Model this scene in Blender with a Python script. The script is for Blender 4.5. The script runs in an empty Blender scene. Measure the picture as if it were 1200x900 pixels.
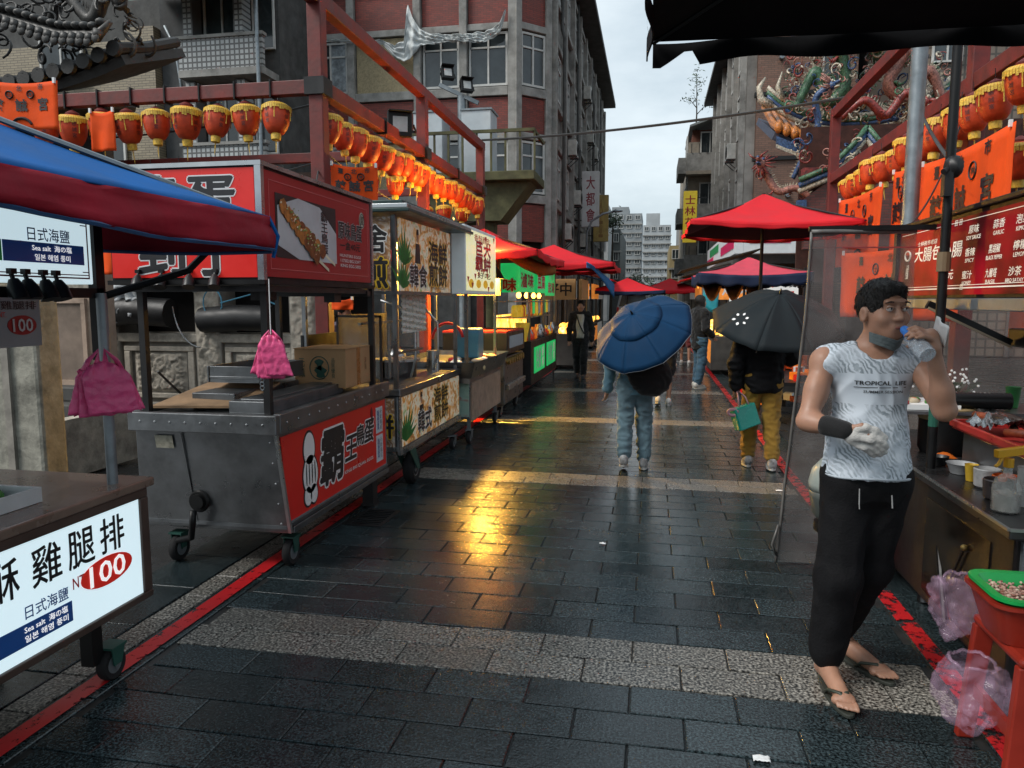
import bpy, math, random
import numpy as np
from mathutils import Vector, Matrix, noise as mnoise
R = math.radians
random.seed(7)
SC = bpy.context.scene
COL = SC.collection

# ---------------------------------------------------------------- camera
cam = bpy.data.cameras.new('camera'); camo = bpy.data.objects.new('camera', cam); COL.objects.link(camo)
camo.location = (0, 0, 1.65); camo.rotation_euler = (R(90 - 6.456), 0, R(10.72))
cam.sensor_width = 36; cam.lens = 866 / 1200 * 36; cam.clip_start = .05; cam.clip_end = 3000
SC.camera = camo
# ---------------------------------------------------------------- sky
SUN_EL, SUN_ROT = R(46), R(236)
W = bpy.data.worlds.new('World'); SC.world = W; W.use_nodes = True
nt = W.node_tree; nt.nodes.clear()
def wn(t, **k):
    n = nt.nodes.new(t)
    for a, b in k.items(): setattr(n, a, b)
    return n
wo = wn('ShaderNodeOutputWorld'); bg = wn('ShaderNodeBackground'); sky = wn('ShaderNodeTexSky')
sky.sky_type = 'NISHITA'; sky.sun_disc = False; sky.sun_elevation = SUN_EL; sky.sun_rotation = SUN_ROT
sky.air_density = 1.2; sky.dust_density = 3
tc = wn('ShaderNodeTexCoord'); mp = wn('ShaderNodeMapping'); mp.inputs['Scale'].default_value = (1, 1, 2.6)
nz = wn('ShaderNodeTexNoise'); nz.inputs['Scale'].default_value = 3.1; nz.inputs['Detail'].default_value = 7; nz.inputs['Roughness'].default_value = .58
rp = wn('ShaderNodeValToRGB'); e = rp.color_ramp.elements
e[0].position = .33; e[0].color = (.36, .43, .475, 1); e[1].position = .68; e[1].color = (.57, .63, .66, 1)
sc_ = wn('ShaderNodeMix', data_type='RGBA', blend_type='MULTIPLY'); sc_.inputs[0].default_value = 1
sc_.inputs[7].default_value = (6.6, 6.6, 6.6, 1)
mx = wn('ShaderNodeMix', data_type='RGBA'); mx.inputs[0].default_value = .9
L = nt.links.new
L(tc.outputs['Generated'], mp.inputs[0]); L(mp.outputs[0], nz.inputs[0]); L(nz.outputs[0], rp.inputs[0]); L(rp.outputs[0], sc_.inputs[6])
L(sky.outputs[0], mx.inputs[6]); L(sc_.outputs[2], mx.inputs[7]); L(mx.outputs[2], bg.inputs[0]); L(bg.outputs[0], wo.inputs[0])
bg.inputs[1].default_value = .12
# ---------------------------------------------------------------- sun (overcast)
sl = bpy.data.lights.new('sun', 'SUN'); sl.energy = 1.5; sl.angle = R(24); sl.color = (1, .97, .92)
so = bpy.data.objects.new('sun', sl); COL.objects.link(so)
so.rotation_euler = (R(90) - SUN_EL, 0, R(180) - SUN_ROT)
# ---------------------------------------------------------------- exposure
vs = SC.view_settings; vs.view_transform = 'Standard'; vs.look = 'None'; vs.exposure = 1.0; vs.gamma = 1; vs.use_curve_mapping = False
SC.cycles.use_denoising = True
SC.cycles.max_bounces = 5; SC.cycles.diffuse_bounces = 3; SC.cycles.glossy_bounces = 3; SC.cycles.transparent_max_bounces = 12; SC.cycles.caustics_reflective = False; SC.cycles.caustics_refractive = False
SC.cycles.sample_clamp_indirect = 6

# ================================================================ helpers
def V(*a): return Vector(a)
MATS = {}
def newmat(name):
    m = bpy.data.materials.new(name); m.use_nodes = True
    return m, m.node_tree, m.node_tree.nodes['Principled BSDF']
def M(name, col, rough=.6, metal=0., var=.18, sc=7., bump=0., bs=60., emit=0., ecol=None, spec=.5, coat=0., rv=.12, grime=0., gcol=(.03, .028, .025), isl=0., sheen=0., trans=0., dist=0.):
    """procedural material: base colour broken by noise, roughness variation, grime stains, fine relief"""
    if name in MATS: return MATS[name]
    m, t, p = newmat(name); N = t.nodes.new; K = t.links.new
    tcn = N('ShaderNodeTexCoord'); n1 = N('ShaderNodeTexNoise'); n1.inputs['Scale'].default_value = sc; n1.inputs['Detail'].default_value = 4; n1.inputs['Roughness'].default_value = .62
    n1.inputs['Distortion'].default_value = dist
    K(tcn.outputs['Object'], n1.inputs[0])
    r = N('ShaderNodeValToRGB'); c = Vector(col[:3]); lo = c * (1 - var); hi = c * (1 + var)
    r.color_ramp.elements[0].position = .3; r.color_ramp.elements[1].position = .7
    r.color_ramp.elements[0].color = (*lo, 1); r.color_ramp.elements[1].color = (*[min(1, x) for x in hi], 1)
    K(n1.outputs[0], r.inputs[0]); cur = r.outputs[0]
    if isl:
        g = N('ShaderNodeNewGeometry'); oi = N('ShaderNodeObjectInfo'); ad = N('ShaderNodeMath'); ad.operation = 'ADD'
        K(g.outputs['Random Per Island'], ad.inputs[0]); K(oi.outputs['Random'], ad.inputs[1])
        fr = N('ShaderNodeMath'); fr.operation = 'FRACT'; K(ad.outputs[0], fr.inputs[0])
        mr = N('ShaderNodeMapRange'); mr.inputs[3].default_value = 1 - isl; mr.inputs[4].default_value = 1 + isl; K(fr.outputs[0], mr.inputs[0])
        mu = N('ShaderNodeMix'); mu.data_type = 'RGBA'; mu.blend_type = 'MULTIPLY'; mu.inputs[0].default_value = 1
        K(cur, mu.inputs[6]); K(mr.outputs[0], mu.inputs[7]); cur = mu.outputs[2]
    if grime:
        n2 = N('ShaderNodeTexNoise'); n2.inputs['Scale'].default_value = sc * .35; n2.inputs['Detail'].default_value = 5; n2.inputs['Roughness'].default_value = .7
        K(tcn.outputs['Object'], n2.inputs[0])
        r2 = N('ShaderNodeValToRGB'); r2.color_ramp.elements[0].position = .5; r2.color_ramp.elements[1].position = .72
        K(n2.outputs[0], r2.inputs[0]); ml = N('ShaderNodeMath'); ml.operation = 'MULTIPLY'; ml.inputs[1].default_value = grime; K(r2.outputs[0], ml.inputs[0])
        mg = N('ShaderNodeMix'); mg.data_type = 'RGBA'; K(ml.outputs[0], mg.inputs[0]); K(cur, mg.inputs[6]); mg.inputs[7].default_value = (*gcol, 1); cur = mg.outputs[2]
    K(cur, p.inputs['Base Color'])
    n3 = n1
    mr = N('ShaderNodeMapRange'); mr.inputs[1].default_value = .25; mr.inputs[2].default_value = .75
    mr.inputs[3].default_value = max(.03, rough - rv); mr.inputs[4].default_value = min(1, rough + rv); K(n3.outputs[0], mr.inputs[0]); K(mr.outputs[0], p.inputs['Roughness'])
    p.inputs['Metallic'].default_value = metal; p.inputs['Specular IOR Level'].default_value = spec if rough < .68 else spec * .35; p.inputs['Coat Weight'].default_value = coat
    if sheen: p.inputs['Sheen Weight'].default_value = sheen
    if trans: p.inputs['Transmission Weight'].default_value = trans
    if emit and emit < 3: m.cycles.emission_sampling = 'NONE'
    if emit:
        if ecol: p.inputs['Emission Color'].default_value = (*ecol, 1)
        else: K(cur, p.inputs['Emission Color'])
        p.inputs['Emission Strength'].default_value = emit
    if bump:
        nb = N('ShaderNodeTexNoise'); nb.inputs['Scale'].default_value = bs; nb.inputs['Detail'].default_value = 3; K(tcn.outputs['Object'], nb.inputs[0])
        b = N('ShaderNodeBump'); b.inputs['Strength'].default_value = bump; b.inputs['Distance'].default_value = .01; K(nb.outputs[0], b.inputs['Height']); K(b.outputs[0], p.inputs['Normal'])
    MATS[name] = m
    return m
def film(name, col, fac=.25, rough=.15, sc=8., lo=.5):
    """thin clear plastic: mostly see-through, dirty film and gloss on top"""
    if name in MATS: return MATS[name]
    m, t, p = newmat(name); N = t.nodes.new; K = t.links.new
    p.inputs['Base Color'].default_value = (*col, 1); p.inputs['Roughness'].default_value = rough
    tr = N('ShaderNodeBsdfTransparent'); mxs = N('ShaderNodeMixShader'); n = N('ShaderNodeTexNoise'); n.inputs['Scale'].default_value = sc; n.inputs['Detail'].default_value = 8; n.inputs['Distortion'].default_value = .6
    tcn = N('ShaderNodeTexCoord'); K(tcn.outputs['Object'], n.inputs[0])
    mr = N('ShaderNodeMapRange'); mr.inputs[1].default_value = .3; mr.inputs[2].default_value = .75; mr.inputs[3].default_value = fac * lo; mr.inputs[4].default_value = fac * 1.6; K(n.outputs[0], mr.inputs[0])
    K(mr.outputs[0], mxs.inputs[0]); K(tr.outputs[0], mxs.inputs[1]); K(p.outputs[0], mxs.inputs[2])
    K(mxs.outputs[0], t.nodes['Material Output'].inputs[0])
    b = N('ShaderNodeBump'); b.inputs['Strength'].default_value = .35; b.inputs['Distance'].default_value = .02; K(n.outputs[0], b.inputs['Height']); K(b.outputs[0], p.inputs['Normal'])
    MATS[name] = m; return m
def tiles(name, col, mortar, bw, bh, mort=.012, rough=.5, var=.25, axis='xz', off=.5, grime=.35):
    """small wall tiles too far to pick apart: brick pattern on object coordinates"""
    if name in MATS: return MATS[name]
    m, t, p = newmat(name); N = t.nodes.new; K = t.links.new
    tcn = N('ShaderNodeTexCoord'); sp = N('ShaderNodeSeparateXYZ'); cb = N('ShaderNodeCombineXYZ'); K(tcn.outputs['Object'], sp.inputs[0])
    K(sp.outputs[0 if axis[0] == 'x' else 1], cb.inputs[0]); K(sp.outputs[2], cb.inputs[1])
    br = N('ShaderNodeTexBrick'); br.offset = off; br.inputs['Scale'].default_value = 1; br.inputs['Brick Width'].default_value = bw; br.inputs['Row Height'].default_value = bh
    br.inputs['Mortar Size'].default_value = mort; c = Vector(col)
    br.inputs['Color1'].default_value = (*(c * (1 - var)), 1); br.inputs['Color2'].default_value = (*(c * (1 + var)), 1); br.inputs['Mortar'].default_value = (*mortar, 1)
    K(cb.outputs[0], br.inputs[0])
    n2 = N('ShaderNodeTexNoise'); n2.inputs['Scale'].default_value = .7; n2.inputs['Detail'].default_value = 9; n2.inputs['Roughness'].default_value = .7; K(tcn.outputs['Object'], n2.inputs[0])
    r2 = N('ShaderNodeMapRange'); r2.inputs[1].default_value = .35; r2.inputs[2].default_value = .75; r2.inputs[3].default_value = 0; r2.inputs[4].default_value = grime; K(n2.outputs[0], r2.inputs[0])
    mg = N('ShaderNodeMix'); mg.data_type = 'RGBA'; K(r2.outputs[0], mg.inputs[0]); K(br.outputs[0], mg.inputs[6]); mg.inputs[7].default_value = (.05, .047, .043, 1)
    K(mg.outputs[2], p.inputs['Base Color']); p.inputs['Roughness'].default_value = rough
    b = N('ShaderNodeBump'); b.inputs['Strength'].default_value = .4; b.inputs['Distance'].default_value = .01; b.invert = True; K(br.outputs['Fac'], b.inputs['Height']); K(b.outputs[0], p.inputs['Normal'])
    MATS[name] = m; return m
def printed(name, cols, sc=9., rough=.35, emit=0., dist=1.5, kind='noise'):
    """a flat printed picture: blotches of several inks"""
    if name in MATS: return MATS[name]
    m, t, p = newmat(name); N = t.nodes.new; K = t.links.new
    tcn = N('ShaderNodeTexCoord')
    if kind == 'noise':
        n = N('ShaderNodeTexNoise'); n.inputs['Scale'].default_value = sc; n.inputs['Detail'].default_value = 5; n.inputs['Distortion'].default_value = dist; o = n.outputs[0]
    else:
        n = N('ShaderNodeTexVoronoi'); n.inputs['Scale'].default_value = sc; o = n.outputs['Distance']
    K(tcn.outputs['Object'], n.inputs[0]); r = N('ShaderNodeValToRGB'); K(o, r.inputs[0])
    els = r.color_ramp.elements; k = len(cols)
    while len(els) < k: els.new(.5)
    for i, c in enumerate(cols): els[i].position = (.28 + .44 * i / (k - 1)) if kind == 'noise' else (.05 + .6 * i / (k - 1)); els[i].color = (*c, 1)
    K(r.outputs[0], p.inputs['Base Color']); p.inputs['Roughness'].default_value = rough
    if emit: m.cycles.emission_sampling = 'NONE'; K(r.outputs[0], p.inputs['Emission Color']); p.inputs['Emission Strength'].default_value = emit
    MATS[name] = m; return m

WLOC = {}
def wloc(o):
    return WLOC.get(o.name, Vector((0, 0, 0))) if o else Vector((0, 0, 0))
def tag(o, label=None, cat=None, group=None, kind=None):
    if label: o['label'] = label
    if cat: o['category'] = cat
    if group: o['group'] = group
    if kind: o['kind'] = kind
    return o
def thing(name, label, cat, loc=(0, 0, 0), group=None):
    o = bpy.data.objects.new(name, None); COL.objects.link(o); o.location = loc; o.empty_display_size = .1
    WLOC[o.name] = Vector(loc)
    return tag(o, label, cat, group)
def copy_tree(o, parent=None):
    c = o.copy(); COL.objects.link(c)
    if parent: c.parent = parent
    for ch in list(o.children): copy_tree(ch, c)
    return c
class MB:
    def __init__(s): s.v = []; s.f = []; s.mi = []; s.m = 0
    def add(s, vs, fs, m=None):
        b = len(s.v); s.v += [tuple(x) for x in vs]; mm = s.m if m is None else m
        for f in fs: s.f.append(tuple(i + b for i in f)); s.mi.append(mm)
        return s
    def b2(s, x0, x1, y0, y1, z0, z1, m=None):
        return s.add([(x0, y0, z0), (x1, y0, z0), (x1, y1, z0), (x0, y1, z0), (x0, y0, z1), (x1, y0, z1), (x1, y1, z1), (x0, y1, z1)],
                     [(0, 3, 2, 1), (4, 5, 6, 7), (0, 1, 5, 4), (1, 2, 6, 5), (2, 3, 7, 6), (3, 0, 4, 7)], m)
    def box(s, c, sz, mat=None, m=None):
        vs = []
        for z in (-.5, .5):
            for x, y in ((-.5, -.5), (.5, -.5), (.5, .5), (-.5, .5)):
                p = Vector((x * sz[0], y * sz[1], z * sz[2]))
                if mat: p = mat @ p
                vs.append(p + Vector(c))
        return s.add(vs, [(0, 3, 2, 1), (4, 5, 6, 7), (0, 1, 5, 4), (1, 2, 6, 5), (2, 3, 7, 6), (3, 0, 4, 7)], m)
    def beam(s, a, b, w, h, m=None, up=(0, 0, 1)):
        a = Vector(a); b = Vector(b); d = (b - a).normalized(); u = Vector(up)
        if abs(d.dot(u)) > .98: u = Vector((1, 0, 0))
        r = d.cross(u).normalized(); u = r.cross(d)
        vs = []
        for p in (a, b):
            for i, j in ((-1, -1), (1, -1), (1, 1), (-1, 1)): vs.append(p + r * (i * w / 2) + u * (j * h / 2))
        return s.add(vs, [(0, 1, 2, 3), (7, 6, 5, 4), (0, 4, 5, 1), (1, 5, 6, 2), (2, 6, 7, 3), (3, 7, 4, 0)], m)
    def tube(s, pts, r, n=8, m=None, cap=True, closed=False, flat=1.):
        pts = [Vector(p) for p in pts]; k = len(pts); rs = r if isinstance(r, (list, tuple)) else [r] * k
        t0 = (pts[1] - pts[0]).normalized(); u = Vector((0, 0, 1)) if abs(t0.z) < .9 else Vector((1, 0, 0))
        u = (u - t0 * u.dot(t0)).normalized(); vs = []; fs = []
        for i, p in enumerate(pts):
            t = (pts[(i + 1) % k] - pts[i - 1]) if closed else (pts[min(i + 1, k - 1)] - pts[max(i - 1, 0)])
            t = t.normalized(); u = (u - t * u.dot(t))
            u = u.normalized() if u.length > 1e-6 else t.orthogonal().normalized()
            w = t.cross(u)
            for j in range(n):
                a = 2 * math.pi * j / n; vs.append(p + (u * math.cos(a) * flat + w * math.sin(a)) * rs[i])
        for i in range(k if closed else k - 1):
            for j in range(n):
                a = i * n + j; b = i * n + (j + 1) % n; c = ((i + 1) % k) * n; fs.append((a, b, c + (j + 1) % n, c + j))
        if cap and not closed:
            fs.append(tuple(reversed(range(n)))); fs.append(tuple(range((k - 1) * n, k * n)))
        return s.add(vs, fs, m)
    def cyl(s, a, b, r0, r1=None, n=12, m=None): return s.tube([a, b], [r0, r0 if r1 is None else r1], n, m)
    def lathe(s, prof, c=(0, 0, 0), n=20, m=None, ax=None):
        vs = []; fs = []; c = Vector(c)
        for r, z in prof:
            for j in range(n):
                a = 2 * math.pi * j / n; p = Vector((r * math.cos(a), r * math.sin(a), z))
                if ax: p = ax @ p
                vs.append(p + c)
        for i in range(len(prof) - 1):
            for j in range(n):
                fs.append((i * n + j, i * n + (j + 1) % n, (i + 1) * n + (j + 1) % n, (i + 1) * n + j))
        if prof[0][0] > 1e-5: fs.append(tuple(reversed(range(n))))
        if prof[-1][0] > 1e-5: fs.append(tuple(range((len(prof) - 1) * n, len(prof) * n)))
        return s.add(vs, fs, m)
    def sph(s, c, r, nu=14, nv=9, m=None, mat=None):
        r = (r, r, r) if not isinstance(r, (tuple, list)) else r; vs = []; fs = []; c = Vector(c)
        for i in range(nv + 1):
            th = math.pi * i / nv
            for j in range(nu):
                a = 2 * math.pi * j / nu; p = Vector((r[0] * math.sin(th) * math.cos(a), r[1] * math.sin(th) * math.sin(a), r[2] * math.cos(th)))
                if mat: p = mat @ p
                vs.append(p + c)
        for i in range(nv):
            for j in range(nu): fs.append((i * nu + j, (i + 1) * nu + j, (i + 1) * nu + (j + 1) % nu, i * nu + (j + 1) % nu))
        return s.add(vs, fs, m)
    def quad(s, a, b, c, d, m=None): return s.add([a, b, c, d], [(0, 1, 2, 3)], m)
    def slab(s, poly, n, t, m=None):
        """closed plate: polygon poly extruded by vector n*t"""
        k = len(poly); n = Vector(n) * t; vs = [Vector(p) for p in poly] + [Vector(p) + n for p in poly]
        fs = [tuple(reversed(range(k))), tuple(range(k, 2 * k))] + [(i, (i + 1) % k, k + (i + 1) % k, k + i) for i in range(k)]
        return s.add(vs, fs, m)
    def grid(s, fn, nu, nv, m=None, closed_u=False):
        vs = [fn(i / (nu - (0 if closed_u else 1)), j / (nv - 1)) for j in range(nv) for i in range(nu)]; fs = []
        for j in range(nv - 1):
            for i in range(nu if closed_u else nu - 1): fs.append((j * nu + i, j * nu + (i + 1) % nu, (j + 1) * nu + (i + 1) % nu, (j + 1) * nu + i))
        return s.add(vs, fs, m)
    def build(s, name, mats, parent=None, smooth=False, bevel=0, thick=0, sub=0):
        me = bpy.data.meshes.new(name); off = wloc(parent)
        me.from_pydata([(x - off.x, y - off.y, z - off.z) for x, y, z in s.v], [], s.f)
        if not isinstance(mats, (list, tuple)): mats = [mats]
        for mt in mats: me.materials.append(mt)
        if len(mats) > 1: me.polygons.foreach_set('material_index', s.mi)
        if smooth:
            me.polygons.foreach_set('use_smooth', [True] * len(me.polygons))
            if smooth is not True: me.set_sharp_from_angle(angle=R(smooth))
        me.validate(); me.update()
        o = bpy.data.objects.new(name, me); COL.objects.link(o)
        if parent:
            o.parent = parent; WLOC[o.name] = off.copy()
        if thick:
            md = o.modifiers.new('s', 'SOLIDIFY'); md.thickness = thick; md.offset = 0
        if sub:
            md = o.modifiers.new('u', 'SUBSURF'); md.levels = sub; md.render_levels = sub
        if bevel:
            md = o.modifiers.new('b', 'BEVEL'); md.width = bevel; md.segments = 2; md.limit_method = 'ANGLE'; md.angle_limit = R(40)
        return o
def P(name, mats, parent, fn, **k):
    b = MB(); fn(b); return b.build(name, mats, parent, **k)
# ---- lettering: glyph outlines filled as thin mesh, laid on a sign plane
_fc = bpy.data.curves.new('glyphs', 'FONT'); _fo = bpy.data.objects.new('glyphs', _fc); _gs = bpy.data.scenes.new('glyphs'); _gs.collection.objects.link(_fo); _fc.resolution_u = 2
_tc = {}
def glyphs(s, bold, line):
    k = (s, bold, line)
    if k not in _tc:
        _fc.body = s; _fc.offset = bold; _fc.space_line = line; _fc.align_x = 'CENTER'
        dg = _gs.view_layers[0]; dg.update(); dg = dg.depsgraph; me = _fo.evaluated_get(dg).to_mesh()
        co = np.zeros(len(me.vertices) * 3); me.vertices.foreach_get('co', co); co = co.reshape(-1, 3)[:, :2]
        fs = [tuple(p.vertices) for p in me.polygons]; _fo.evaluated_get(dg).to_mesh_clear()
        _tc[k] = (co, fs)
    return _tc[k]
def txt(s, parent, o, u, v, w, h, mat, bold=0.01, line=1., name='lettering', lift=.002, out=None, outw=.05, rot=0, slant=0):
    """text s centred at o, u = reading direction, v = up, fitted to w x h metres (None keeps the ratio)"""
    u = Vector(u).normalized(); v = Vector(v).normalized(); n = u.cross(v)
    if rot: u, v = u * math.cos(rot) + v * math.sin(rot), v * math.cos(rot) - u * math.sin(rot)
    co, fs = glyphs(s, 0., line); mn = co.min(0); mxx = co.max(0); sz = mxx - mn; ce = (mn + mxx) / 2
    sx = w / sz[0] if w else h / sz[1]; sy = h / sz[1] if h else sx; last = None
    for b_, m_, l_, nm in (([(outw, out, lift, 'lettering_outline')] if out else []) + [(bold, mat, lift + (.0012 if out else 0), name)]):
        k = 0 if b_ < .004 else (10 if b_ > .06 else 6); mb = MB(); sc1 = min(sx, sy)
        for i in range(k + 1):      # heavier strokes: the same glyph pressed again a little to each side
            a = 2 * math.pi * i / max(1, k); r_ = 0 if i == k else b_ * sc1 * .75; o_ = Vector(o) + n * (l_ + .00007 * i) + u * (r_ * math.cos(a)) + v * (r_ * math.sin(a)); c = (co - ce) * np.array((sx, sy))
            mb.add([o_ + u * (x + slant * y) + v * y for x, y in c], fs)
        last = mb.build(nm, m_, parent)
    return last
ORD = ['first', 'second', 'third', 'fourth', 'fifth', 'sixth', 'seventh', 'eighth', 'ninth', 'tenth', 'eleventh', 'twelfth', 'thirteenth', 'fourteenth', 'fifteenth', 'sixteenth', 'seventeenth', 'eighteenth', 'nineteenth', 'twentieth']

# ---- common materials
steel = M('steel_dull', (.19, .2, .21), .34, .85, var=.2, sc=5, bump=.05, bs=30, grime=.5)
steelb = M('steel_bright', (.42, .44, .45), .3, .9, var=.1, sc=6)
galv = M('galvanised', (.22, .25, .27), .42, .6, var=.2, sc=9, grime=.3)
black = M('black_paint', (.005, .005, .0055), .45, 0, var=.3, spec=.3)
blackm = M('black_metal', (.014, .014, .015), .42, .3, var=.3)
redsteel = M('red_oxide_steel', (.13, .014, .011), .55, .0, var=.35, sc=6, bump=.15, bs=25, grime=.65, gcol=(.045, .016, .012))
rubber = M('rubber', (.015, .015, .016), .75, 0, var=.3, bump=.2)
green_iron = M('green_caster', (.015, .07, .055), .5, .2, var=.2)
white = M('white_print', (.75, .76, .76), .4, var=.04)
litwhite = M('lit_white_letter', (.8, .8, .8), .4, var=.03, emit=.4)
whitetxt = M('white_letter', (.68, .68, .68), .4, var=.03)
blacktxt = M('black_letter', (.012, .012, .014), .45, var=.1)
redtxt = M('red_letter', (.55, .012, .012), .4, var=.1)
bluetxt = M('blue_letter', (.01, .06, .25), .4, var=.1)
concrete = M('concrete', (.27, .265, .25), .8, var=.25, sc=3, bump=.3, bs=20, grime=.55)
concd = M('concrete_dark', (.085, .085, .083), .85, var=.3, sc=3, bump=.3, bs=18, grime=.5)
glassd = M('window_glass', (.03, .038, .042), .08, 0, var=.5, sc=1.2, rv=.04, spec=.7)
dark = M('void_shade', (.006, .0055, .0055), .9, var=.3)
wood = M('wood_board', (.26, .16, .085), .6, var=.3, sc=5, bump=.2, bs=30)
# ================================================================ ground
gmat = M('wet_asphalt', (.02, .022, .024), .3, 0, var=.35, sc=2.2, bump=.5, bs=90, rv=.2)
g = MB(); g.b2(-900, 900, -900, 1500, -.5, -.03); tag(g.build('ground', gmat), kind='structure')
def paver_mat(name, col, rlo, rhi, var, isl, fine, fs):
    m, t, p = newmat(name); N = t.nodes.new; K = t.links.new
    ge = N('ShaderNodeNewGeometry'); oi = N('ShaderNodeObjectInfo')
    pos = ge.outputs['Position']
    n1 = N('ShaderNodeTexNoise'); n1.inputs['Scale'].default_value = 14; n1.inputs['Detail'].default_value = 5; n1.inputs['Roughness'].default_value = .7; K(pos, n1.inputs[0])
    n0 = N('ShaderNodeTexNoise'); n0.inputs['Scale'].default_value = fs; n0.inputs['Detail'].default_value = 3; K(pos, n0.inputs[0])
    nl = N('ShaderNodeTexNoise'); nl.inputs['Scale'].default_value = .9; nl.inputs['Detail'].default_value = 5; nl.inputs['Roughness'].default_value = .6; K(pos, nl.inputs[0])
    ad = N('ShaderNodeMath'); ad.operation = 'ADD'; K(ge.outputs['Random Per Island'], ad.inputs[0]); K(oi.outputs['Random'], ad.inputs[1])
    fr = N('ShaderNodeMath'); fr.operation = 'FRACT'; K(ad.outputs[0], fr.inputs[0])
    c = Vector(col); r = N('ShaderNodeValToRGB'); r.color_ramp.elements[0].position = .3; r.color_ramp.elements[1].position = .7
    r.color_ramp.elements[0].color = (*(c * (1 - var)), 1); r.color_ramp.elements[1].color = (*(c * (1 + var)), 1)
    mixn = N('ShaderNodeMix'); mixn.inputs[0].default_value = fine; K(n1.outputs[0], mixn.inputs[2]); K(n0.outputs[0], mixn.inputs[3]); K(mixn.outputs[0], r.inputs[0])
    mr = N('ShaderNodeMapRange'); mr.inputs[3].default_value = 1 - isl; mr.inputs[4].default_value = 1 + isl; K(fr.outputs[0], mr.inputs[0])
    mu = N('ShaderNodeMix'); mu.data_type = 'RGBA'; mu.blend_type = 'MULTIPLY'; mu.inputs[0].default_value = 1; K(r.outputs[0], mu.inputs[6]); K(mr.outputs[0], mu.inputs[7])
    spk = N('ShaderNodeMapRange'); spk.inputs[1].default_value = .36; spk.inputs[2].default_value = .64; spk.inputs[3].default_value = 1 - fine; spk.inputs[4].default_value = 1 + fine * 1.5; K(n0.outputs[0], spk.inputs[0])
    mu2 = N('ShaderNodeMix'); mu2.data_type = 'RGBA'; mu2.blend_type = 'MULTIPLY'; mu2.inputs[0].default_value = 1; K(mu.outputs[2], mu2.inputs[6]); K(spk.outputs[0], mu2.inputs[7]); K(mu2.outputs[2], p.inputs['Base Color'])
    # water film: puddled areas are smoother, stone grain breaks through elsewhere
    ma = N('ShaderNodeMath'); ma.operation = 'MULTIPLY_ADD'; K(nl.outputs[0], ma.inputs[0]); ma.inputs[1].default_value = 1.3; K(n1.outputs[0], ma.inputs[2])
    mq = N('ShaderNodeMapRange'); mq.inputs[1].default_value = .85; mq.inputs[2].default_value = 1.45; mq.inputs[3].default_value = rlo; mq.inputs[4].default_value = rhi; K(ma.outputs[0], mq.inputs[0])
    K(mq.outputs[0], p.inputs['Roughness']); p.inputs['Specular IOR Level'].default_value = .5
    b = N('ShaderNodeBump'); b.inputs['Strength'].default_value = .3; b.inputs['Distance'].default_value = .006; K(n1.outputs[0], b.inputs['Height'])
    b2 = N('ShaderNodeBump'); b2.inputs['Strength'].default_value = .4; b2.inputs['Distance'].default_value = .002; K(n0.outputs[0], b2.inputs['Height']); K(b.outputs[0], b2.inputs['Normal'])
    K(b2.outputs[0], p.inputs['Normal']); return m
slate = paver_mat('wet_slate_paver', (.016, .0235, .026), .08, .33, .55, .35, .7, 95)
granite = paver_mat('wet_granite_paver', (.10, .094, .083), .18, .42, .7, .2, .9, 80)
bed = MB(); bed.b2(-2.98, 1.62, .8, 47, -.3, -.011)
pav = tag(bed.build('pavement', M('joint_sand', (.018, .018, .018), .5, var=.4, sc=20)), kind='structure')
ROW, LEN, Y0 = .215, .43, 3.06 - 7 * .215
def paver_verts(x0, x1, y0, y1, z, tx, ty, lip=.004):
    b = MB(); cx = (x0 + x1) / 2; cy = (y0 + y1) / 2
    def zz(x, y): return z + (x - cx) * tx + (y - cy) * ty
    a = [(x0, y0, -.05), (x1, y0, -.05), (x1, y1, -.05), (x0, y1, -.05)]
    c = [(x0, y0, zz(x0, y0) - .003), (x1, y0, zz(x1, y0) - .003), (x1, y1, zz(x1, y1) - .003), (x0, y1, zz(x0, y1) - .003)]
    d = [(x0 + lip, y0 + lip, zz(x0, y0)), (x1 - lip, y0 + lip, zz(x1, y0)), (x1 - lip, y1 - lip, zz(x1, y1)), (x0 + lip, y1 - lip, zz(x0, y1))]
    fs = [(8, 9, 10, 11)] + [(i, (i + 1) % 4, 4 + (i + 1) % 4, 4 + i) for i in range(4)] + [(4 + i, 4 + (i + 1) % 4, 8 + (i + 1) % 4, 8 + i) for i in range(4)]
    return a + c + d, fs
protos = {}
for nm, mt in (('s', slate), ('g', granite)):
    for k in range(5):
        vs_, fs_ = paver_verts(-.212, .212, -.1045, .1045, 0, random.uniform(-.008, .008), random.uniform(-.01, .01))
        b = MB(); b.add(vs_, fs_); o = b.build('paver', mt, pav); protos[nm, k] = o.data; bpy.data.objects.remove(o)
far = MB(); XL, XR = -2.24, 1.26; cnt = 0
for i in range(0, 205):
    y = Y0 + (i + .5) * ROW; band = (i - 7) % 16 in (0, 1); off = (LEN / 2 if i % 2 else 0) + .03
    x = XL - LEN + off
    while x < XR:
        x0 = max(x, XL); x1 = min(x + LEN, XR); x += LEN
        if x1 - x0 < .06: continue
        z = random.gauss(0, .0008)
        if cnt < 298:
            o = bpy.data.objects.new('paver', protos['g' if band else 's', random.randrange(5)]); COL.objects.link(o); o.parent = pav
            o.location = ((x0 + x1) / 2, y, z); o.scale = ((x1 - x0) / LEN, 1, 1); cnt += 1
        else:
            a, f_ = paver_verts(x0 + .003, x1 - .003, y - .1045, y + .1045, z, random.uniform(-.008, .008), random.uniform(-.01, .01)); far.add(a, f_, 1 if band else 0)
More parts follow.
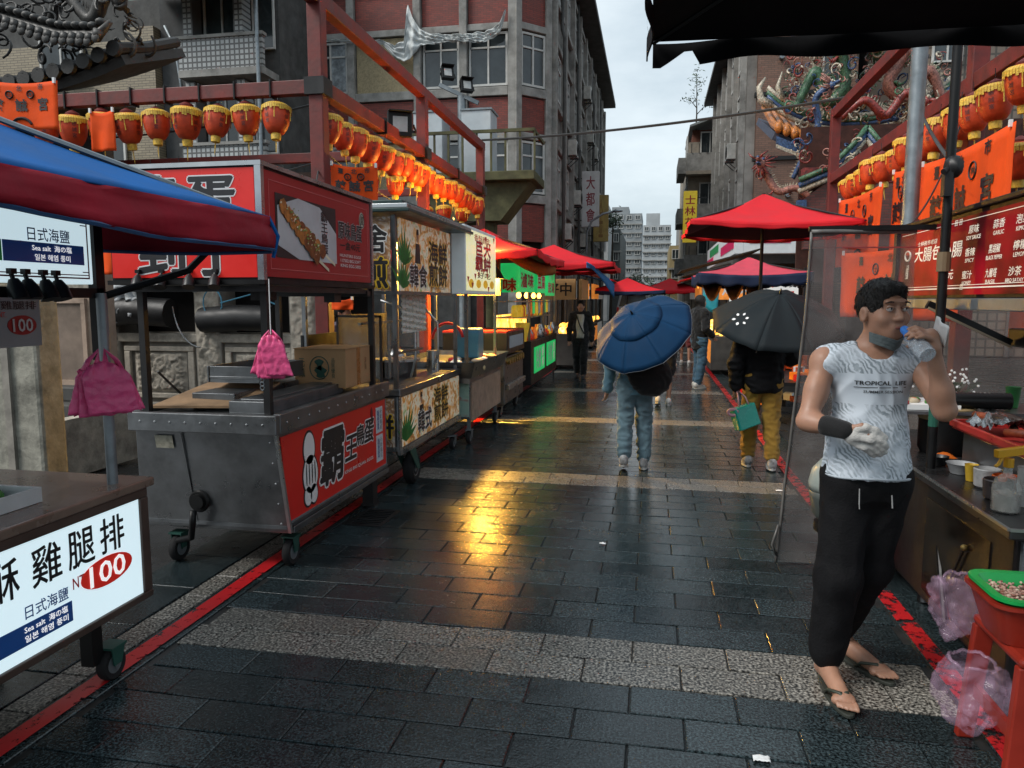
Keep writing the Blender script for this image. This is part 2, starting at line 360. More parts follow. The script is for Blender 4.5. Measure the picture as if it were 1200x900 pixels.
# border setts along the left edge and dark slabs under the stalls
side = MB()
for sx0, sx1, st, mi in ((-2.56, -2.42, .3, 1), (-2.97, -2.575, .5, 0), (-2.405, -2.255, .45, 0), (1.275, 1.6, .45, 0)):
    y = 1.2
    while y < 30:
        a, f_ = paver_verts(sx0, sx1, y, y + st - .006, random.gauss(-.001, .0008), random.uniform(-.006, .006), random.uniform(-.006, .006)); side.add(a, f_, mi); y += st
tag(far.build('far_pavers', [slate, granite], pav), kind='stuff'); tag(side.build('edge_pavers', [slate, granite], pav), kind='stuff')
# painted red no-parking lines, worn through
def linemat(w=0):
    m, t, p = newmat('worn_red_paint'); N = t.nodes.new; K = t.links.new
    ge = N('ShaderNodeNewGeometry'); n = N('ShaderNodeTexNoise'); n.inputs['Scale'].default_value = 13; n.inputs['Detail'].default_value = 9; n.inputs['Roughness'].default_value = .7; K(ge.outputs['Position'], n.inputs[0])
    p.inputs['Base Color'].default_value = (.5, .014, .018, 1); p.inputs['Roughness'].default_value = .3
    tr = N('ShaderNodeBsdfTransparent'); mxs = N('ShaderNodeMixShader'); mr = N('ShaderNodeMapRange'); mr.inputs[1].default_value = .37 + w; mr.inputs[2].default_value = .45 + w
    K(n.outputs[0], mr.inputs[0]); K(mr.outputs[0], mxs.inputs[0]); K(tr.outputs[0], mxs.inputs[1]); K(p.outputs[0], mxs.inputs[2]); K(mxs.outputs[0], t.nodes['Material Output'].inputs[0]); return m
for x, lm in ((-2.335, linemat()), (1.32, linemat(.06))):
    b = MB(); b.grid(lambda u, v: (x + (u - .5) * .095 + .004 * math.sin(v * 300), 1.3 + v * 30, .0055), 2, 60); tag(b.build('red_line', lm), kind='structure')
# ================================================================ buildings
def window(bld, c, u, w, h, n, bars=2, top=.3, frame=None, depth=.08, curtain=False):
    """window part (frame) with panes; c centre, u along wall, n outward"""
    frame = frame or M('window_frame', (.5, .5, .48), .5, var=.12, sc=4, grime=.3)
    u = Vector(u); n = Vector(n); c = Vector(c); z = Vector((0, 0, 1)); t = .07 if w > .8 else .05
    b = MB()
    def bar(a0, a1, z0, z1): b.add([c + u * a0 + z * z0, c + u * a1 + z * z0, c + u * a1 + z * z1, c + u * a0 + z * z1] + [c + u * a + z * q + n * depth for a, q in ((a0, z0), (a1, z0), (a1, z1), (a0, z1))],
        [(4, 5, 6, 7), (0, 1, 5, 4), (1, 2, 6, 5), (2, 3, 7, 6), (3, 0, 4, 7)])
    bar(-w / 2, w / 2, -h / 2, -h / 2 + t); bar(-w / 2, w / 2, h / 2 - t, h / 2); bar(-w / 2, -w / 2 + t, -h / 2 + t, h / 2 - t); bar(w / 2 - t, w / 2, -h / 2 + t, h / 2 - t)
    for i in range(1, bars): a = -w / 2 + w * i / bars; bar(a - t * .4, a + t * .4, -h / 2 + t, h / 2 - t)
    zt = h / 2 - h * top
    if top: 
        for i in range(bars): bar(-w / 2 + w * i / bars + t * .55, -w / 2 + w * (i + 1) / bars - t * .55, zt - t * .4, zt + t * .4)
    f = b.build('window', frame, bld)
    for i in range(bars):
        a0 = -w / 2 + w * i / bars + t * .3; a1 = -w / 2 + w * (i + 1) / bars - t * .3
        q = MB(); d = n * (depth * (.35 + .12 * (i % 2)))
        q.quad(*[c + u * a + z * zz + d for a, zz in ((a0, -h / 2 + .02), (a1, -h / 2 + .02), (a1, h / 2 - .02), (a0, h / 2 - .02))])
        q.build('pane', (M('curtain_glass', (.22, .25, .27), .25, var=.5, sc=5) if curtain and i == curtain - 1 else glassd), f)
    return f
brick = tiles('red_wall_tile', (.2, .026, .015), (.06, .018, .014), .2, .06, .006, .55, .25)
bricky = tiles('red_wall_tile_side', (.15, .028, .018), (.05, .02, .018), .2, .06, .006, .55, .25, axis='yz')
beige = M('pebbledash_beige', (.32, .265, .165), .9, var=.25, sc=20, bump=.5, bs=60, grime=.25)
# --- corner block with red panels
B = thing('apartment_block', 'concrete corner apartment block with red tile panels behind the lanterns', 'building', (-8, 25, 0))
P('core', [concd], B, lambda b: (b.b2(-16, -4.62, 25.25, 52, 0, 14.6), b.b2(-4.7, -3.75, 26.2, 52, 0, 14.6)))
piers = [-13.2, -11.95, -10.35, -7.98, -6.38, -4.72]
for x in piers:
    P('pier', concrete, B, lambda b: b.b2(x - .13, x + .13, 24.9, 25.3, 0, 14.4), bevel=.02)
ZW = [(8.75, 10.5), (5.25, 7.0), (12.25, 14.0)]
for z0, z1 in ZW:
    P('band', concrete, B, lambda b: b.b2(-16, -4.86, 24.96, 25.3, z0 - .32, z0 - .03), bevel=.02)
    P('band', concrete, B, lambda b: b.b2(-16, -4.86, 24.97, 25.3, z1 + .03, z1 + .25), bevel=.02)
    for a, c in zip(piers[:-1], piers[1:]):
        kind = 'beige' if (a in (-13.2, -10.35)) else 'win'
        if kind == 'beige': P('panel', beige, B, lambda b: b.b2(a + .16, c - .16, 25.08, 25.24, z0, z1))
        else: window(B, ((a + c) / 2, 25.14, (z0 + z1) / 2), (1, 0, 0), c - a - .34, z1 - z0 - .04, (0, -1, 0), 2, .28, curtain=(2 if a == -11.95 else 0))
        P('panel', brick, B, lambda b: b.b2(a + .16, c - .16, 25.06, 25.24, z1 + .28, z1 + 1.4))
        if z0 < 6: P('panel', brick, B, lambda b: b.b2(a + .16, c - .16, 25.06, 25.24, z0 - 1.6, z0 - .34))
# chamfered corner bay
cu = Vector((.94, .94, 0)).normalized(); cn = Vector((.707, -.707, 0)); cc = Vector((-4.15, 25.5, 0))
for k in (-.62, .62):
    q = cc + cu * k; P('pier', concrete, B, lambda b: b.box((q.x, q.y, 7.2), (.24, .3, 14.4), Matrix.Rotation(R(45), 3, 'Z')), bevel=.02)
for z0, z1 in ZW:
    for za, zb in ((z0 - .32, z0 - .03), (z1 + .03, z1 + .25)):
        P('band', concrete, B, lambda b: b.box((cc.x, cc.y, (za + zb) / 2), (1.05, .28, zb - za), Matrix.Rotation(R(45), 3, 'Z')), bevel=.02)
    window(B, cc + Vector((0, 0, (z0 + z1) / 2)), cu, 1.0, z1 - z0 - .04, cn, 2, .28)
    P('panel', brick, B, lambda b: b.box((cc.x, cc.y, z1 + .84), (1.0, .1, 1.12), Matrix.Rotation(R(45), 3, 'Z')))
    if z0 < 6: P('panel', brick, B, lambda b: b.box((cc.x, cc.y, z0 - .98), (1.0, .1, 1.24), Matrix.Rotation(R(45), 3, 'Z')))
    P('core_infill', concd, B, lambda b: b.box((cc.x - .2, cc.y + .2, (z0 + z1) / 2), (1.2, .1, z1 - z0), Matrix.Rotation(R(45), 3, 'Z')))
# long side wall on the street
sidew = M('stained_render', (.22, .213, .2), .85, var=.35, sc=1.3, bump=.3, bs=14, grime=.7)
P('side_wall', sidew, B, lambda b: b.b2(-3.8, -3.62, 26.1, 52, 0, 14.4))
ys = [26.3 + i * 2.85 for i in range(10)]
for y in ys: P('pier', concrete, B, lambda b: b.b2(-3.64, -3.38, y - .13, y + .13, 0, 14.3), bevel=.02)
for z0, z1 in ZW:
    for za in (z0 - .3, z1 + .05): P('band', concrete, B, lambda b: b.b2(-3.66, -3.46, 26.45, 52, za, za + .2), bevel=.02)
    for y in ys[:-1]: window(B, (-3.63, y + 1.42, (z0 + z1) / 2 + .05), (0, 1, 0), 1.9, z1 - z0 - .15, (1, 0, 0), 3, .3)
P('roof_slab', concd, B, lambda b: (b.b2(-16.2, -4.4, 24.4, 52.3, 14.6, 14.85), b.b2(-4.9, -2.75, 25.6, 52.3, 14.602, 14.848)))
for y, z in ((27.6, 11), (33.5, 8.2), (41, 12), (47.5, 7)):
    P('drain_pipe', concd, B, lambda b: b.tube([(-3.3, y, 0.5), (-3.3, y + .02, z), (-3.42, y + .3, z + .4), (-3.45, y + .3, 14.5)], .06, 8), smooth=True)
# torn tarpaulin strung along the third floor
tarp = M('torn_white_tarp', (.52, .55, .55), .6, var=.25, sc=5, bump=.4, bs=9)
T = MB()
TX = [-11.66, -9.1, -8.7, -8.35, -8.25, -8.05, -7.8, -7.4, -6.5, -5.6, -5.1, -4.9]; TT = [10.52, 10.35, 10.15, 10.3, 11.5, 11.0, 10.62, 10.44, 10.37, 10.4, 10.6, 11.05]; TB = [10.48, 10.2, 9.75, 9.6, 9.66, 9.8, 10.1, 10.12, 10.15, 10.05, 10.3, 10.95]
def tarpf(u, v):
    x = -11.66 + 6.76 * u; zt = float(np.interp(x, TX, TT)); zb = float(np.interp(x, TX, TB))
    return Vector((x, 24.75 + .1 * mnoise.noise((u * 40, v * 2, 1)) + .05 * math.sin(v * 22 + u * 60), zb + v * (zt - zb)))
T.grid(tarpf, 200, 14); tag(T.build('torn_tarpaulin', tarp, smooth=True, thick=.01), 'torn whitish tarpaulin hanging in swags from the red and concrete facade', 'tarpaulin')
# --- left tiled flats
wt = tiles('white_wall_tile', (.42, .44, .44), (.1, .1, .1), .16, .16, .028, .35, .08, off=0, grime=.3)
tant = tiles('tan_wall_tile', (.30, .25, .17), (.12, .1, .07), .28, .08, .01, .5, .12)
A = thing('tiled_flats', 'white tiled flats with balcony and green awning at upper left', 'building', (-14, 22, 0))
P('core', concd, A, lambda b: b.b2(-24, -11.75, 22.6, 24.8, 0, 14))
P('column', tant, A, lambda b: b.b2(-16.75, -15.75, 22.0, 22.6, 0, 10.3))
P('wall', tant, A, lambda b: b.b2(-24, -16.9, 22.2, 22.6, 0, 10.0))
P('recess_wall', M('grey_render', (.075, .078, .08), .8, var=.3, sc=2, grime=.4), A, lambda b: b.b2(-15.7, -14.7, 22.3, 22.6, 0, 14))
for z in (5.55, 8.75, 11.95):
    P('balcony', [wt, concrete], A, lambda b: (b.b2(-14.65, -11.8, 21.6, 21.75, z, z + .9), b.b2(-14.65, -11.8, 21.58, 22.6, z - .22, z - .005, 1), b.b2(-14.7, -11.75, 21.54, 21.8, z + .905, z + 1.0, 1)))
    P('pillar', wt, A, lambda b: b.b2(-14.65, -14.3, 21.9, 22.4, z + 1.0, z + 2.95)); P('pillar', wt, A, lambda b: b.b2(-12.9, -12.6, 21.9, 22.4, z + 1.0, z + 2.95))
    window(A, (-13.6, 22.5, z + 1.7), (1, 0, 0), 1.3, 1.9, (0, -1, 0), 2, 0); window(A, (-12.2, 22.5, z + 1.7), (1, 0, 0), .75, 1.9, (0, -1, 0), 1, 0)
window(A, (-19.2, 22.1, 9.6), (1, 0, 0), 1.6, 1.8, (0, -1, 0), 2, 0); window(A, (-17.6, 22.1, 6.2), (1, 0, 0), 1.2, 1.8, (0, -1, 0), 2, 0)
aw = M('green_awning', (.13, .2, .16), .5, var=.2, sc=3, grime=.3)
for k in range(14):
    x = -15.6 + k * .28; P('awning_panel', aw, A, lambda b: b.slab([(x, 20.7, 10.55), (x + .26, 20.7, 10.55), (x + .26, 22.2, 11.25), (x, 22.2, 11.25)], (0, 0, 1), .03))
P('drain_pipe', galv, A, lambda b: b.tube([(-15.4, 22.1, 10.3), (-15.0, 22.0, 9.6), (-14.85, 22.0, 8.4), (-14.95, 22, 7.2)], .05, 8), smooth=True)
P('downpipe', galv, A, lambda b: b.cyl((-11.9, 21.5, 3), (-11.9, 21.5, 13), .06))
# --- brown tiled block on the right
bt = tiles('brown_wall_tile', (.2, .105, .072), (.09, .06, .048), .24, .075, .008, .5, .2)
gt = tiles('greybrown_wall_tile', (.2, .155, .122), (.07, .06, .05), .26, .26, .03, .5, .12, off=0)
C = thing('brown_tiled_block', 'brown tiled block with dark floor bands behind the dragon roof', 'building', (5, 30, 0))
P('core', bt, C, lambda b: b.b2(3.7, 7.2, 30, 46, 0, 15))
for z in (6.9, 9.25, 11.6, 4.5): P('band', blackm, C, lambda b: b.b2(3.6, 7.25, 29.88, 30.2, z, z + .14))
P('side_wall', sidew, C, lambda b: b.b2(3.35, 3.69, 30.3, 46, 0, 13.4))
for k in range(6): P('pier', concrete, C, lambda b: b.b2(3.12, 3.34, 30.4 + k * 2.8, 30.62 + k * 2.8, 0, 13.2))
for k in range(5):
    for z in (6.2, 9.0, 11.6): window(C, (3.34, 31.9 + k * 2.8, z), (0, 1, 0), 1.8, 1.7, (-1, 0, 0), 2, .3)
P('eave', concd, C, lambda b: b.b2(2.7, 7.3, 29.6, 46, 12.9, 13.1))
for x, z in ((4.6, 8.2), (4.9, 5.6), (4.5, 10.6)): P('vent', galv, C, lambda b: b.cyl((x, 29.75, z), (x, 30.05, z), .09), smooth=40)
window(C, (6.3, 29.95, 10.5), (1, 0, 0), .7, 2.2, (0, -1, 0), 1, .3)
C2 = thing('grey_tiled_block', 'grey-brown small-tile block rising behind the right red frame', 'building', (12, 24, 0))
P('core', gt, C2, lambda b: b.b2(7.6, 24, 24, 40, 0, 16))
window(C2, (8.1, 23.95, 9.6), (1, 0, 0), .8, 2.4, (0, -1, 0), 2, .3)
for x in (10.2, 17): P('pipe', concd, C2, lambda b: b.cyl((x, 23.9, 0), (x, 23.9, 15), .07))
# --- beige flats further up on the right
D = thing('beige_flats', 'beige flats with stacked balconies further up the right side', 'building', (3, 46, 0))
bw_ = M('beige_render', (.3, .26, .21), .85, var=.25, sc=1.5, grime=.5)
P('core', bw_, D, lambda b: b.b2(1.9, 8, 46, 60, 0, 10.9))
P('roof_shed', M('grey_sheet', (.2, .22, .22), .6, var=.2, sc=2, grime=.4), D, lambda b: b.slab([(1.9, 45.2, 11.6), (4.6, 45.2, 12.5), (4.6, 52, 12.5), (1.9, 52, 11.6)], (0, 0, 1), .12))
P('attic', M('attic_brick', (.16, .07, .05), .8, var=.3, sc=3), D, lambda b: b.b2(2.1, 4.6, 46.2, 52, 10.9, 11.62))
for z in (3.3, 6.2, 9.1):
    P('balcony', [concrete, bw_], D, lambda b: (b.b2(1.75, 5, 45.0, 45.15, z, z + 1.0), b.b2(1.75, 5, 45.0, 46, z - .2, z - .002, 1), b.b2(1.3, 1.75, 45.3, 49, z - .1, z + .8)))
    window(D, (3.1, 45.95, z + 1.7), (1, 0, 0), 1.1, 1.3, (0, -1, 0), 2, 0); window(D, (1.88, 47.5, z + 1.6), (0, 1, 0), 1.6, 1.4, (-1, 0, 0), 2, 0)
    for k in range(7): P('baluster', blackm, D, lambda b: b.b2(2.0 + k * .42, 2.04 + k * .42, 44.94, 44.98, z + 1.0, z + 1.5))
# --- far towers and the left side beyond
def tower(label, x0, x1, y, d, h, col, rows, cols, hat=0):
    o = thing('tower_block', label, 'building', ((x0 + x1) / 2, y, 0))
    wm = M('tower_' + str(round(col[0] * 1000)) + str(round(x0)), col, .85, var=.2, sc=.4, grime=.4)
    P('core', wm, o, lambda b: b.b2(x0, x1, y, y + d, 0, h))
    if hat: P('roof_house', wm, o, lambda b: b.b2(x0 + (x1 - x0) * .1, x0 + (x1 - x0) * .6, y + 1, y + d * .6, h, h + hat))
    cw = (x1 - x0) / cols; rh = (h - 3) / rows
    for i in range(rows):
        P('ledge', concrete, o, lambda b: b.b2(x0 - .1, x1 + .1, y - .25, y, 2.6 + i * rh, 2.75 + i * rh))
        for j in range(cols):
            window(o, (x0 + (j + .5) * cw, y - .03, 3 + (i + .55) * rh), (1, 0, 0), cw * .62, rh * .5, (0, -1, 0), 2, 0)
    return o
tower('pale grey high-rise closing the far end of the street', -1.6, 2.4, 112, 12, 12.6, (.34, .36, .37), 8, 4, 1.8)
tower('wide grey high-rise left of the pale one at the street end', -7.5, -2.0, 125, 12, 15.8, (.24, .26, .27), 9, 4, 1.2)
tower('low white house with red roof edge past the yellow sign', -6.8, -3.6, 60, 14, 9.2, (.4, .42, .43), 3, 2, 0)
tower('dark narrow house beside the low white house', -3.6, -2.9, 66, 14, 7.8, (.1, .11, .11), 3, 1, 0)
tower('small ochre house below the beige flats', 1.3, 3.2, 64, 10, 6.2, (.3, .24, .13), 2, 2, 0)
tower('grey house behind the street-end stalls', 2.6, 9, 80, 12, 10, (.2, .2, .2), 3, 3, 0)
# --- rooftop sapling
tr = thing('rooftop_sapling', 'thin sapling growing on the roof of the beige flats', 'tree', (2.3, 46.6, 11.8))
P('trunk', M('bark', (.06, .05, .04), .9, var=.3), tr, lambda b: (b.tube([(2.3, 46.6, 11.6), (2.33, 46.6, 12.6), (2.28, 46.6, 14.6)], [.05, .04, .015], 6), b.tube([(2.33, 46.6, 12.6), (2.9, 46.5, 13.2)], [.03, .01], 5), b.tube([(2.3, 46.6, 13), (1.8, 46.5, 13.6)], [.03, .01], 5)))
lf = M('leaf', (.035, .06, .03), .6, var=.4, isl=.4)
def leaves(b, c, r, n, s=.12):
    for i in range(n):
        p = Vector(c) + Vector((random.gauss(0, r[0]), random.gauss(0, r[1]), random.gauss(0, r[2]))); d = Vector((random.gauss(0, 1), random.gauss(0, 1), random.gauss(0, .6))).normalized() * s * random.uniform(.5, 1.3); w = d.orthogonal().normalized() * s * .35
        b.add([p - d, p + w, p + d, p - w], [(0, 1, 2, 3)])
P('crown', lf, tr, lambda b: (leaves(b, (2.3, 46.6, 14.3), (.22, .2, .4), 70), leaves(b, (2.9, 46.5, 13.2), (.3, .2, .18), 40), leaves(b, (1.8, 46.5, 13.5), (.25, .2, .15), 35), leaves(b, (2.3, 46.6, 15), (.1, .1, .25), 25)))
for x, y, z, r, lab in ((-3.0, 54, 7.3, .6, 'small bush hanging off a balcony behind the yellow sign'), (0.2, 62, 2.4, .9, 'dark green tree at street level far ahead'), (-1.6, 70, 3.2, 1.0, 'green street tree left of the far stalls')):
    t = thing('street_tree', lab, 'tree', (x, y, 0)); P('trunk', M('bark', (.06, .05, .04)), t, lambda b: b.tube([(x, y, 0), (x + .1, y, z)], [.12, .05], 7)); P('crown', lf, t, lambda b: leaves(b, (x, y, z), (r * .6, r * .6, r * .5), 420, .16))
# --- air conditioners on the side wall
acm = M('ac_casing', (.45, .45, .42), .5, var=.15, sc=4, grime=.4)
AC = thing('air_conditioner', 'x', 'air conditioner', (0, 0, 0))
P('casing', acm, AC, lambda b: b.b2(0, .34, -.42, .42, 0, .6), bevel=.02)
P('fan_grille', blackm, AC, lambda b: [b.tube([(.35, .08 + r * math.cos(a), .3 + r * math.sin(a)) for a in [i * math.pi / 10 for i in range(20)]], .006, 4, closed=True) for r in (.08, .14, .2, .25)])
P('fan', black, AC, lambda b: b.lathe([(.24, 0), (.24, .006)], (.335, .08, .3), 20, ax=Matrix.Rotation(R(90), 3, 'Y')))
P('bracket', blackm, AC, lambda b: (b.beam((0, -.3, -.03), (.36, -.3, -.03), .04, .04), b.beam((0, .3, -.03), (.36, .3, -.03), .04, .04), b.beam((0, -.3, -.35), (.34, -.3, -.05), .03, .03), b.beam((0, .3, -.35), (.34, .3, -.05), .03, .03)))
acs = [(28.9, 3.95, 'lowest air conditioner by the corner on the grey side wall'), (30.6, 7.4, 'air conditioner nearest the corner at second floor height'), (32.5, 5.7, 'air conditioner above the white vertical sign'), (37, 11.2, 'topmost air conditioner near the roof edge of the side wall'), (39, 9.6, 'air conditioner just below the topmost one on the side wall'), (41.8, 9.3, 'air conditioner beside the far end of the side wall, upper'), (44, 7.2, 'air conditioner beside the far end of the side wall, lower'), (35, 4.1, 'air conditioner hidden low behind the white vertical sign')]
for i, (y, z, lb) in enumerate(acs):
    o = AC if i == 0 else copy_tree(AC); o.location = (-3.45, y, z); tag(o, lb, 'air conditioner', 'air conditioners on the side wall')
o = copy_tree(AC); o.location = (3.1, 31.5, 7.2); o.rotation_euler = (0, 0, math.pi); tag(o, 'air conditioner on the brown tiled block above the red parasol', 'air conditioner', 'air conditioners on the side wall')
# ================================================================ left temple forecourt
stone = M('carved_stone', (.42, .38, .32), .8, var=.3, sc=9, bump=.4, bs=45, grime=.6, gcol=(.06, .052, .045))
stonel = M('plain_stone', (.27, .25, .22), .8, var=.25, sc=4, bump=.3, bs=25, grime=.6)
def relief(b, x0, x1, z0, z1, y, amp, f, seed, n=44):
    nu = n; nv = max(10, int(n * (z1 - z0) / (x1 - x0)))
    def fn(u, v):
        x = x0 + u * (x1 - x0); z = z0 + v * (z1 - z0)
        q = Vector((x * f + seed, z * f, seed)); w = Vector((mnoise.noise(q * .7), mnoise.noise(q * .7 + Vector((5, 3, 1))), 0)) * 1.6
        d = mnoise.voronoi(q + w)[0]; h = min(1, (d[1] - d[0]) * 1.6) * .6 + .4 * abs(math.sin(3.5 * (mnoise.noise(q * .8 + w) * 3 + d[0] * 2)))
        ed = min(u, 1 - u, v, 1 - v); h *= min(1, ed * 12)
        return Vector((x, y - amp * h, z))
    b.grid(fn, nu, nv)
TW = thing('temple_wall', 'pale carved stone temple wall behind the red egg cart', 'wall', (-5, 8, 0))
Y = 8.0
P('plinth', stonel, TW, lambda b: b.b2(-7.2, -3.3, Y - .12, Y + .4, 0, .42), bevel=.015)
P('dado', stonel, TW, lambda b: b.b2(-7.2, -3.3, Y, Y + .4, .42, 1.15))
P('rail', stone, TW, lambda b: b.b2(-7.2, -3.3, Y - .06, Y + .42, 1.15, 1.26), bevel=.015)
P('opening_shade', dark, TW, lambda b: b.b2(-7.2, -3.3, Y + .3, Y + .36, 1.26, 2.6))  # near-black sheet stands in for the shade behind the wall
P('lintel', stonel, TW, lambda b: b.b2(-7.4, -3.2, Y - .02, Y + .4, 1.98, 2.25), bevel=.02)
P('upper_wall', M('temple_dark_wood', (.035, .022, .018), .7, var=.4, sc=6), TW, lambda b: b.b2(-7.4, -3.2, Y + .05, Y + .4, 2.25, 3.1))
for i, (xa, xb) in enumerate(((-6.32, -5.38), (-4.97, -4.1), (-3.82, -3.35))):
    P('relief_panel', stone, TW, lambda b: relief(b, xa + .12, xb - .12, .55, 1.03, Y - .005, .05, 11, i * 7.3), smooth=True)
    P('panel_frame', stone, TW, lambda b: (b.b2(xa, xb, Y - .045, Y, 1.04, 1.1), b.b2(xa, xb, Y - .045, Y, .47, .53), b.b2(xa, xa + .08, Y - .044, Y, .53, 1.04), b.b2(xb - .08, xb, Y - .044, Y, .53, 1.04)), bevel=.01)
for i, x in enumerate((-5.17, -3.96, -6.53)):
    P('pillar', stonel, TW, lambda b: b.b2(x - .17, x + .17, Y - .06, Y + .3, .42, 1.98), bevel=.02)
    P('pillar_relief', stone, TW, lambda b: relief(b, x - .15, x + .15, .5, 1.95, Y - .06, .05, 9, 20 + i * 3.1, 16), smooth=True)
P('dark_roll', M('black_tarp', (.01, .01, .011), .5, var=.3, bump=.4, bs=8), TW, lambda b: (b.tube([(-6.5, Y - .1, 1.5), (-6.1, Y - .13, 1.53), (-5.62, Y - .1, 1.5)], .17, 12), b.tube([(-5.2, Y - .1, 1.42), (-4.7, Y - .12, 1.45), (-4.3, Y - .1, 1.44)], .15, 12)), smooth=40)
P('cable', steelb, TW, lambda b: (b.tube([(-5.2 - .35 * math.sin(t), Y - .16, 1.1 + .55 * (1 - math.cos(t)) / 1) for t in [i * .16 for i in range(10)]], .008, 5)))
P('blue_cord', M('blue_cord', (.05, .2, .3), .5), TW, lambda b: (b.tube([(-5.0 + .12 * math.cos(t), Y - .2, 1.62 + .16 * math.sin(t)) for t in [i * .4 for i in range(16)]], .008, 5, closed=True), b.tube([(-4.9, Y - .2, 1.62), (-4.5, Y - .2, 1.72), (-4.2, Y - .2, 1.6)], .008, 5)))
# crumpled pale sheets on the ledge
P('folded_sheet', M('pale_sheet', (.45, .48, .5), .55, var=.2, bump=.5, bs=10), TW, lambda b: (b.grid(lambda u, v: Vector((-6.5 + .5 * u + .1 * v, Y - .22 + .12 * mnoise.noise((u * 6, v * 6, 2)), 1.42 + .5 * v + .1 * mnoise.noise((u * 5, v * 4, 9)))), 16, 16), b.grid(lambda u, v: Vector((-5.95 + .75 * u, Y - .2 + .1 * mnoise.noise((u * 9, v * 7, 4)), 1.86 - .12 * u + .2 * v)), 24, 10)), smooth=True, thick=.01)
# side pier, stair and pinkish plaster wall to the left
PW = thing('plaster_gate_wall', 'pinkish plaster gate wall with recessed panel behind the price card', 'wall', (-6.6, 6.6, 0))
plaster = M('pinkish_plaster', (.36, .27, .21), .85, var=.2, sc=5, bump=.3, bs=30, grime=.5)
P('wall', plaster, PW, lambda b: b.b2(-6.75, -5.8, 6.9, 7.2, 0, 2.05)); P('cap', stone, PW, lambda b: relief(b, -6.5, -5.85, 1.7, 1.9, 6.9, .04, 12, 3, 30), smooth=True)
P('recess', M('pinkish_plaster_dark', (.2, .155, .125), .85, var=.2, sc=5, grime=.4), PW, lambda b: b.b2(-6.4, -5.95, 6.885, 6.9, .8, 1.62))
P('recess_frame', plaster, PW, lambda b: (b.b2(-6.46, -5.89, 6.86, 6.9, 1.62, 1.67), b.b2(-6.46, -5.89, 6.86, 6.9, .74, .8), b.b2(-6.46, -6.41, 6.862, 6.9, .8, 1.62), b.b2(-5.94, -5.89, 6.862, 6.9, .8, 1.62)))
SP = thing('stone_post', 'lichen-stained stone post behind the chicken cart', 'post', (-5.2, 4.9, 0))
P('shaft', M('lichen_stone', (.27, .26, .22), .85, var=.35, sc=8, bump=.5, bs=30, grime=.7), SP, lambda b: b.b2(-5.6, -4.7, 4.95, 5.2, 0, 1.75), bevel=.03)
P('groove', stonel, SP, lambda b: b.b2(-5.0, -4.94, 4.92, 4.97, 0, 1.75))
ST = thing('stone_stair', 'dark stone stair beside the lichen-stained post', 'stair', (-5, 6, 0))
for k in range(5): P('step', M('dark_stone', (.05, .048, .045), .6, var=.4, sc=6, grime=.4), ST, lambda b: b.b2(-6.6, -5.45, 5.7 + k * .24, 6.9, k * .15, k * .15 + .148), bevel=.012)
P('balustrade', stone, ST, lambda b: b.slab([(-5.44, 5.7, 0), (-5.3, 5.7, 0), (-5.3, 6.9, 0), (-5.44, 6.9, 0)], (0, 0, 1), .55))
